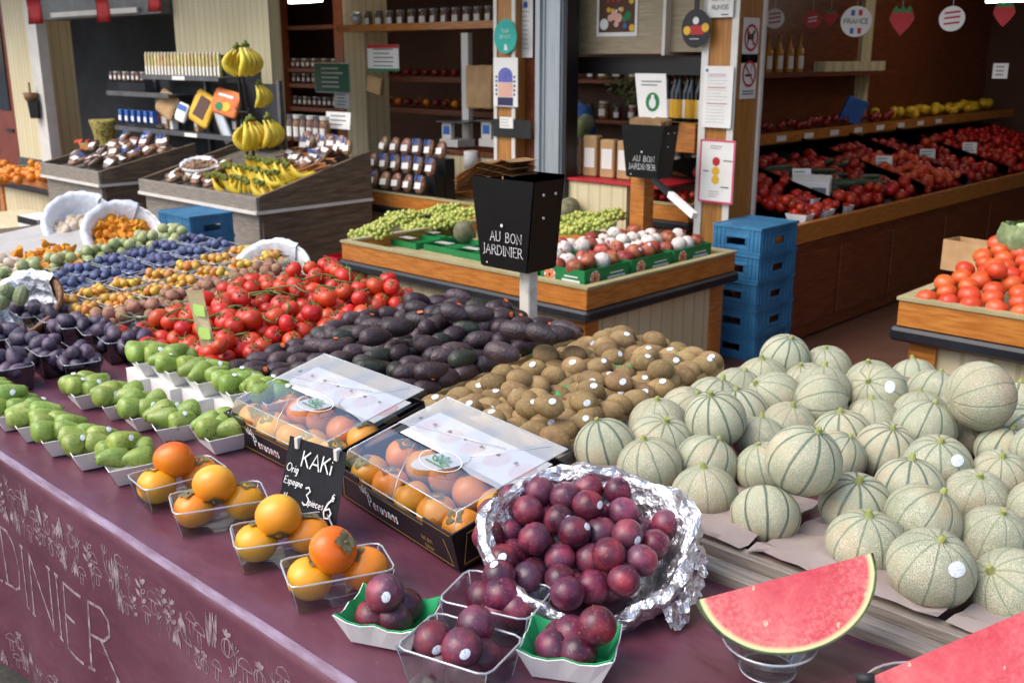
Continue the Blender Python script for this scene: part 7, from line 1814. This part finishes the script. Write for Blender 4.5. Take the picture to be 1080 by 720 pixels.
for r_, py in enumerate((80, 112)):
    for i in range(26): (apple if r_ == 0 or i % 3 else orange).put((X(390 + i * 5, 7.9), 7.9 + .1 * (i % 2), Z(440, py, 7.8) + .035), rrot(), 1, 'dim apple or orange on the shelves at the back of the left bay', 'fruit on the left bay shelves')
def simple_board(lab, px0, py0, px1, py1, Y, mat, lines, lm, name='notice_board', cat='sign', tilt=0):
    t, W_, H_, fm_ = board(name, lab, cat, px0, py0, px1, py1, Y, mat, None, .006, tilt); ink(t, 'small_print', lm, lambda b: bars(b, fm_, W_ * .2, W_ * .85, H_ * .12, H_ * .9, lines, .28, .3)); return t, W_, H_, fm_
t, W_, H_, fm_ = simple_board('green notice board with white lines hanging before the cupboard', 333, 67, 368, 97, 6.1, 'board_green', 5, 'white_print')
ink(t, 'white_edge', 'white_print', lambda b: draw(b, [[(0, 0), (W_, 0), (W_, H_), (0, H_), (0, 0)]], .008, fm_))
simple_board('small white paper under the green notice board', 353, 97, 368, 114, 6.12, 'paper', 4, 'grey_print')
t, W_, H_, fm_ = simple_board('white board with a red top band under the high jar shelf', 388, 47, 420, 75, 6.15, 'paper', 5, 'grey_print'); ink(t, 'red_band', 'red_print', lambda b: flat(b, fm_, [(0, H_ * .86), (W_, H_ * .86), (W_, H_), (0, H_)], .001)); ink(t, 'green_band', 'green_print', lambda b: flat(b, fm_, [(0, 0), (W_, 0), (W_, H_ * .1), (0, H_ * .1)], .001))
simple_board('cream card sign standing over the dried fruit bags', 343, 119, 368, 135, D1Y1 + .02, 'card', 3, 'grey_print', 'sign_card', 'sign', -8)
b = bmesh.new(); q = aty(396, 90, 6.1); box(b, (0, 0, 0), (.17, .06, .15), (.1, .25, .2), .01); o = obj('gift_bag', b, 'kraft'); o.location = q; tag(o, 'olive-brown gift bag hanging under the red-banded board', 'bag')
for i, px in enumerate((500, 513)):
    b = bmesh.new(); q = aty(px, 92, 6.0); box(b, (0, 0, 0), (.14, .05, .34), (0, .05 * i, .2), .012); o = obj('paper_sack', b, 'kraft'); o.location = q; tag(o, 'brown paper sack hanging by the white pole, %s one' % ['left', 'right'][i], 'bag', 'sacks by the white pole')
# till counter
tc = thing('till_counter', 'cream counter with scales inside the left bay', 'counter', aty(480, 180, 5.9)); ipart('front', 'cream', 430, 521, 158, 215, 5.9, .5, tc); ipart('top', 'brown_wood', 428, 522, 155, 158, 5.88, .55, tc)
sc_ = thing('weighing_scale', 'pale weighing scale with a blue display on the till counter', 'scale', aty(474, 155, 6.0)); q = aty(474, 155, 6.0)
for (nm, mt, bx) in (('body', 'white_metal', (-.12, .1, 0, .2, 0, .06)), ('display', 'white_metal', (-.11, .0, .02, .06, .061, .2)), ('screen', 'blue_print', (-.095, -.015, .017, .0195, .10, .17)), ('pan', 'steel_dark', (-.14, .2, -.02, .25, .2005, .21))):
    b = bmesh.new(); bb(b, *bx); obj(nm, b, mt, sc_)
s2 = aty(516, 155, 6.0); r_ = copy_tree(sc_); r_.location = s2; r_['label'] = 'second pale weighing scale half hidden by the left wooden post'
b = bmesh.new(); lathe(b, [(0, 0), (.06, 0), (.06, .14), (.05, .142), (.02, .14), (0, .14)], 18); o = obj('paper_roll', b, 'paper', None, True); o.location = aty(497, 178, 5.85); tag(o, 'white paper roll standing in front of the till counter', 'roll')
b = bmesh.new(); bb(b, -.14, .14, -.1, .1, 0, .08, .01); bb(b, -.1, .1, -.06, .05, .081, .14, .01); o = obj('card_machine', b, 'black_board'); o.location = aty(440, 178, 5.6); tag(o, 'black till machine beside the rack of dried fruit bags', 'till')
b = bmesh.new(); bb(b, -.12, .12, -.08, .08, 0, .02, .004); o = obj('tray_black', b, 'black_board'); o.name = 'black_tray'; o.location = aty(437, 152, 5.7); o.rotation_euler = (.3, 0, 0); tag(o, 'black tray tilted behind the dried fruit bags', 'tray')

# ================================================================== RIGHT BAY: the dim counter of red fruit
random.seed(9)
M['cherry'] = speck('dark_red_small_tomato', [(.3, '#8c1c0c'), (.6, '#b02a10'), (.8, '#c04a1c')], 14, .4, '#c85a30', .7, .2, .3, .006)
cher = simple('cherry_tomato', 'cherry', .03, .95, 0, 10, 7)
for i in range(250):
    x = -2.93 - random.random() ** 1.3 * .72; y = 5.6 + random.random() ** 1.4 * 4.4
    cher.put((x, y, zC(x) + .03 + .07 * random.random() ** 2), rrot(), random.uniform(.9, 1.5), 'red fruit heaped on the dim counter in the right bay', 'red fruit on the dim counter')
b = bmesh.new()
for i in range(650):
    x = -2.95 - random.random() * .85; y = 5.65 + random.random() * 5.6; r_ = random.uniform(.028, .045)
    bmesh.ops.create_icosphere(b, subdivisions=1 if y > 8 else 2, radius=r_, matrix=Matrix.Translation((x, y, zC(x) + .012 + .02 * random.random())))
o = obj('red_fruit_heap', b, 'cherry', None, True, 'stuff'); tag(o, 'deep bed of red fruit covering the dim counter of the right bay', 'red fruit')
for i in range(5):
    x, y = -2.96 - (i % 2) * .16, 5.62 + i * .13; b = bmesh.new(); trayshell(b, .11, .08, .14, .11, .05, .002); o = obj('card_tray', b, 'card'); o.location = (x, y, zC(x)); tag(o, 'white card tray among the red fruit at the front of the dim counter', 'tray', 'trays on the dim counter')
zuk = fruit('courgette', 'courgette', 'courgette', 'greens', lambda b: tube(b, [(-.13, 0, 0), (-.1, .005, 0), (0, .012, 0), (.1, .004, 0), (.13, 0, 0)], [.008, .022, .024, .02, .008], 9))
for i in range(26): x = -3.1 - random.random() * .45; y = 6.3 + random.random() * .9; zuk.put((x, y, zC(x) + .03 + .05 * random.random()), (0, 0, random.uniform(.6, 1.6)), 1.1, 'dark green courgette in the heap on the dim counter', 'courgettes on the dim counter')
b = bmesh.new(); bb(b, -.12, .12, -.09, .09, 0, .11, .004); o = obj('carton', b, 'paper'); o.location = (-3.2, 6.2, zC(-3.2) + .02); o.rotation_euler = (.2, 0, .4); tag(o, 'white printed carton beside the courgettes on the dim counter', 'carton'); b = bmesh.new(); fm_ = planemap((-.12, -.0905, 0), (1, 0, 0), (0, 0, 1)); flat(b, fm_, circ(.07, .055, .035, 12)); flat(b, fm_, [(.13, .03), (.22, .03), (.22, .08), (.13, .08)]); obj('grey_print', b, 'grey_print', o)
for i, y in enumerate((6.05, 7.3, 8.1, 9.0)):
    b = bmesh.new(); f = quad(b, (-2.9, y, .70), (-3.9, y, .96), (-3.9, y, 1.06), (-2.9, y, .78)); bmesh.ops.solidify(b, geom=[f], thickness=.015); o = obj('divider_board', b, 'brown_wood'); tag(o, 'thin wooden divider on the dim counter, %s from the front' % ['first', 'second', 'third', 'fourth'][i], 'divider', 'dividers on the dim counter')
    b = bmesh.new(); bb(b, -.06, .06, -.003, .003, 0, .09); o = obj('price_card', b, 'card'); o.location = (-3.3, y + .2, zC(-3.3) + .06); o.rotation_euler = (-.2, 0, .7); tag(o, 'small pale price card among the red fruit, %s from the front' % ['first', 'second', 'third', 'fourth'][i], 'price card', 'price cards on the dim counter'); b = bmesh.new(); bars(b, planemap((-.05, -.0032, .01), (1, 0, 0), (0, 0, 1)), 0, .1, 0, .07, 3, .3); obj('small_print', b, 'grey_print', o)
for i in range(70):
    x = -2.95 - random.random() * .5; y = 7.35 + random.random() * .7; bigtoms[0].put((x, y, zC(x) + .05 + .05 * random.random()), rrot(), .9, 'orange-red tomato between the dividers of the dim counter', 'orange tomatoes on the dim counter')
for i in range(34): apple.put((-4.02 + .06 * random.random(), 6.6 + i * .075, 1.135 + .03 * random.random()), rrot(), random.uniform(.85, 1.05), 'dark red apple in the row on the wall shelf of the right bay', 'apples on the wall shelf')
for i in range(50): lemon.put((-4.12 + .18 * random.random(), 9.0 + i * .055, 1.135 + .06 * random.random()), rrot(), random.uniform(.95, 1.15), 'yellow lemon in the row on the wall shelf of the right bay', 'lemons on the wall shelf')
for i in range(12): lemon.put((-4.05 + .1 * random.random(), 7.4 + i * .09, .9), rrot(), .9, 'yellow lemon on the lower wall shelf of the right bay', 'lemons on the lower wall shelf')
for i in range(9): bo[2].put((-4.1, 6.3 + i * .16, 1.532), (0, 0, PI / 2), .95, 'amber bottle on the upper wall shelf of the right bay', 'amber bottles on the wall shelf')
for i in range(5): bo[1].put((-4.08, 6.2 + i * .13, 1.102), (0, 0, PI / 2), 1.0, 'dark bottle with a pale label next to the right wooden post, on the wall shelf', 'dark bottles on the wall shelf')
for i in range(7):
    b = bmesh.new(); bb(b, -.05, .05, -.07, .07, 0, .08, .003); o = obj('tea_box', b, 'cream'); o.location = (-4.05, 7.9 + i * .16, 1.532); tag(o, 'pale box on the upper wall shelf of the right bay', 'box', 'pale boxes on the wall shelf')
b = bmesh.new(); bb(b, -.09, .09, -.02, .02, 0, .2, .004); o = obj('magazine_box', b, 'blue_print'); o.location = (-3.95, 8.2, 1.13); o.rotation_euler = (.2, .3, .9); tag(o, 'blue and white leaflet box leaning on the wall shelf in the right bay', 'box')
# round hanging signs and paper strawberries
def hangsign(px, py, r, Y, lab, kind):
    c = aty(px, py, Y); rr = abs(aty(px + r, py, Y).x - c.x); t = thing('hanging_sign', lab, 'hanging sign', c, (0, 0, YAW * .6))
    b = bmesh.new()
    if kind == 'berry': pts = [(rr * u, rr * v) for u, v in ((0, -1.15), (.55, -.55), (.95, .1), (.8, .65), (.35, .85), (-.35, .85), (-.8, .65), (-.95, .1), (-.55, -.55))]
    else: pts = circ(0, 0, rr, 26)
    f = b.faces.new([b.verts.new((u, 0, v)) for u, v in pts]); rg = bmesh.ops.extrude_face_region(b, geom=[f]); bmesh.ops.translate(b, verts=[v for v in rg['geom'] if isinstance(v, bmesh.types.BMVert)], vec=(0, .006, 0)); obj('disc', b, 'red_print' if kind in ('berry', 'red') else 'paper', t)
    fm_ = planemap((0, -.0003, 0), (1, 0, 0), (0, 0, 1))
    if kind == 'france':
        ink(t, 'lettering', 'black_print', lambda b: txt(b, fm_, 'FRANCE', 0, -rr * .14, rr * .32, rr * 1.6, .16))
        for s_ in (.38, -.78):
            ink(t, 'flag_blue', 'blue_print', lambda b: flat(b, fm_, [(-rr * .36, rr * s_), (-rr * .12, rr * s_), (-rr * .12, rr * (s_ + .36)), (-rr * .36, rr * (s_ + .36))])); ink(t, 'flag_red', 'red_print', lambda b: flat(b, fm_, [(rr * .12, rr * s_), (rr * .36, rr * s_), (rr * .36, rr * (s_ + .36)), (rr * .12, rr * (s_ + .36))]))
    elif kind == 'white': ink(t, 'red_lines', 'red_print', lambda b: [flat(b, fm_, [(-rr * .6, rr * y_), (rr * .6, rr * (y_ + .15)), (rr * .6, rr * (y_ + .3)), (-rr * .6, rr * (y_ + .15))]) for y_ in (-.5, -.05, .35)]); 
    elif kind == 'red': ink(t, 'white_lines', 'white_print', lambda b: [flat(b, fm_, [(-rr * .5, rr * y_), (rr * .5, rr * (y_ + .15)), (rr * .5, rr * (y_ + .28)), (-rr * .5, rr * (y_ + .13))]) for y_ in (-.3, .1)])
    else: ink(t, 'green_leaves', 'green_print', lambda b: [flat(b, fm_, [(rr * x_, rr * .75), (rr * (x_ + .25), rr * .5), (rr * (x_ + .5), rr * .8), (rr * (x_ + .25), rr * 1.15)], .0003 * (x_ + 2)) for x_ in (-.75, -.25, .25)])
    b = bmesh.new(); tube(b, [(0, .003, rr * .9), (0, .003, 2.74 - c.z)], .0012, 4); obj('string', b, 'white_metal', t)
for px, py, r, Y, lab, kind in ((817, 20, 9, 6.3, 'small white round hanging sign nearest the right wooden post', 'white'), (857, 21, 8, 6.6, 'small red round hanging sign', 'red'), (876, 19, 7, 6.9, 'small dark red paper strawberry hanging beside the FRANCE sign', 'berry'), (903, 23, 15, 6.2, 'white round hanging sign lettered FRANCE with two French flags', 'france'), (951, 22, 13, 6.0, 'paper strawberry hanging right of the FRANCE sign', 'berry'), (1004, 20, 13, 5.9, 'white round hanging sign with red lines between two paper strawberries', 'white'), (1059, 15, 12, 5.8, 'paper strawberry hanging at the right edge of the picture', 'berry')):
    hangsign(px, py, r, Y, lab, kind)
simple_board('small white tag hanging deep in the right bay', 1046, 67, 1064, 83, 6.5, 'paper', 3, 'grey_print', 'hanging_tag')
LAMPS = [(aty(1075, 2, 9.0), .5, 'lit white strip light at the upper right edge'), (aty(945, 4, 11.0), .35, 'short lit strip light deep in the right bay'), (aty(322, 3, 6.5), .5, 'lit strip light high in the left bay before the cupboard'), (aty(885, 48, 11.5), .2, 'small lit lamp far back in the right bay')]
LAMPS += [(Vector((x_, y_, 2.6)), 1.2, 'added out-of-view strip light brightening the ' + l_) for x_, y_, l_ in ((-2.2, 7.2, 'right bay near the front'), (-3.2, 9.6, 'right bay at the back'), (-6.0, 6.8, 'bay between the posts'), (-8.6, 6.6, 'left bay'), (-12.5, 6.4, 'far left bay'), (.5, 8, 'right end of the shop'))]  # unseen tubes added to lift the dark interior
for q, L_, l_ in LAMPS:
    t = thing('strip_light', l_, 'lamp', q); b = bmesh.new(); bb(b, -L_ / 2, L_ / 2, -.03, .03, 0, .03); obj('tube', b, 'lamp', t); b = bmesh.new(); bb(b, -L_ / 2, L_ / 2, -.04, .04, .031, .06); obj('housing', b, 'white_metal', t)
# shelf board with slanted price strip near the smaller dispenser
b = bmesh.new(); A, B = aty(690, 190, 4.7), aty(733, 228, 4.5); tube(b, [A, B], .02, 4); o = obj('price_strip', b, 'black_board'); tag(o, 'black slanted price strip right of the smaller dispenser', 'price strip'); b = bmesh.new(); d_ = B - A; tube(b, [A + d_ * .42 + Vector((0, -.003, .002)), B + Vector((0, -.003, .002))], .0225, 4); obj('cream_label', b, 'card', o)
q = aty(705, 212, 5.4); stand(X(672, 5.32), X(732, 5.32), 5.32, 5.68, q.z, 'low stand of red fruit between the smaller dispenser and the right post')
for i in range(46): cher.put((random.uniform(X(676, 5.4), X(726, 5.4)), random.uniform(5.37, 5.62), q.z - .03 + random.random() * .07), rrot(), .9, 'small red fruit heaped behind the slanted price strip', 'red fruit between the posts')

# ---- end: remove the unused prototypes
for v in list(globals().values()):
    if isinstance(v, Kind): v.drop()
    elif isinstance(v, list) and v and isinstance(v[0], Kind):
        for k_ in v: k_.drop()
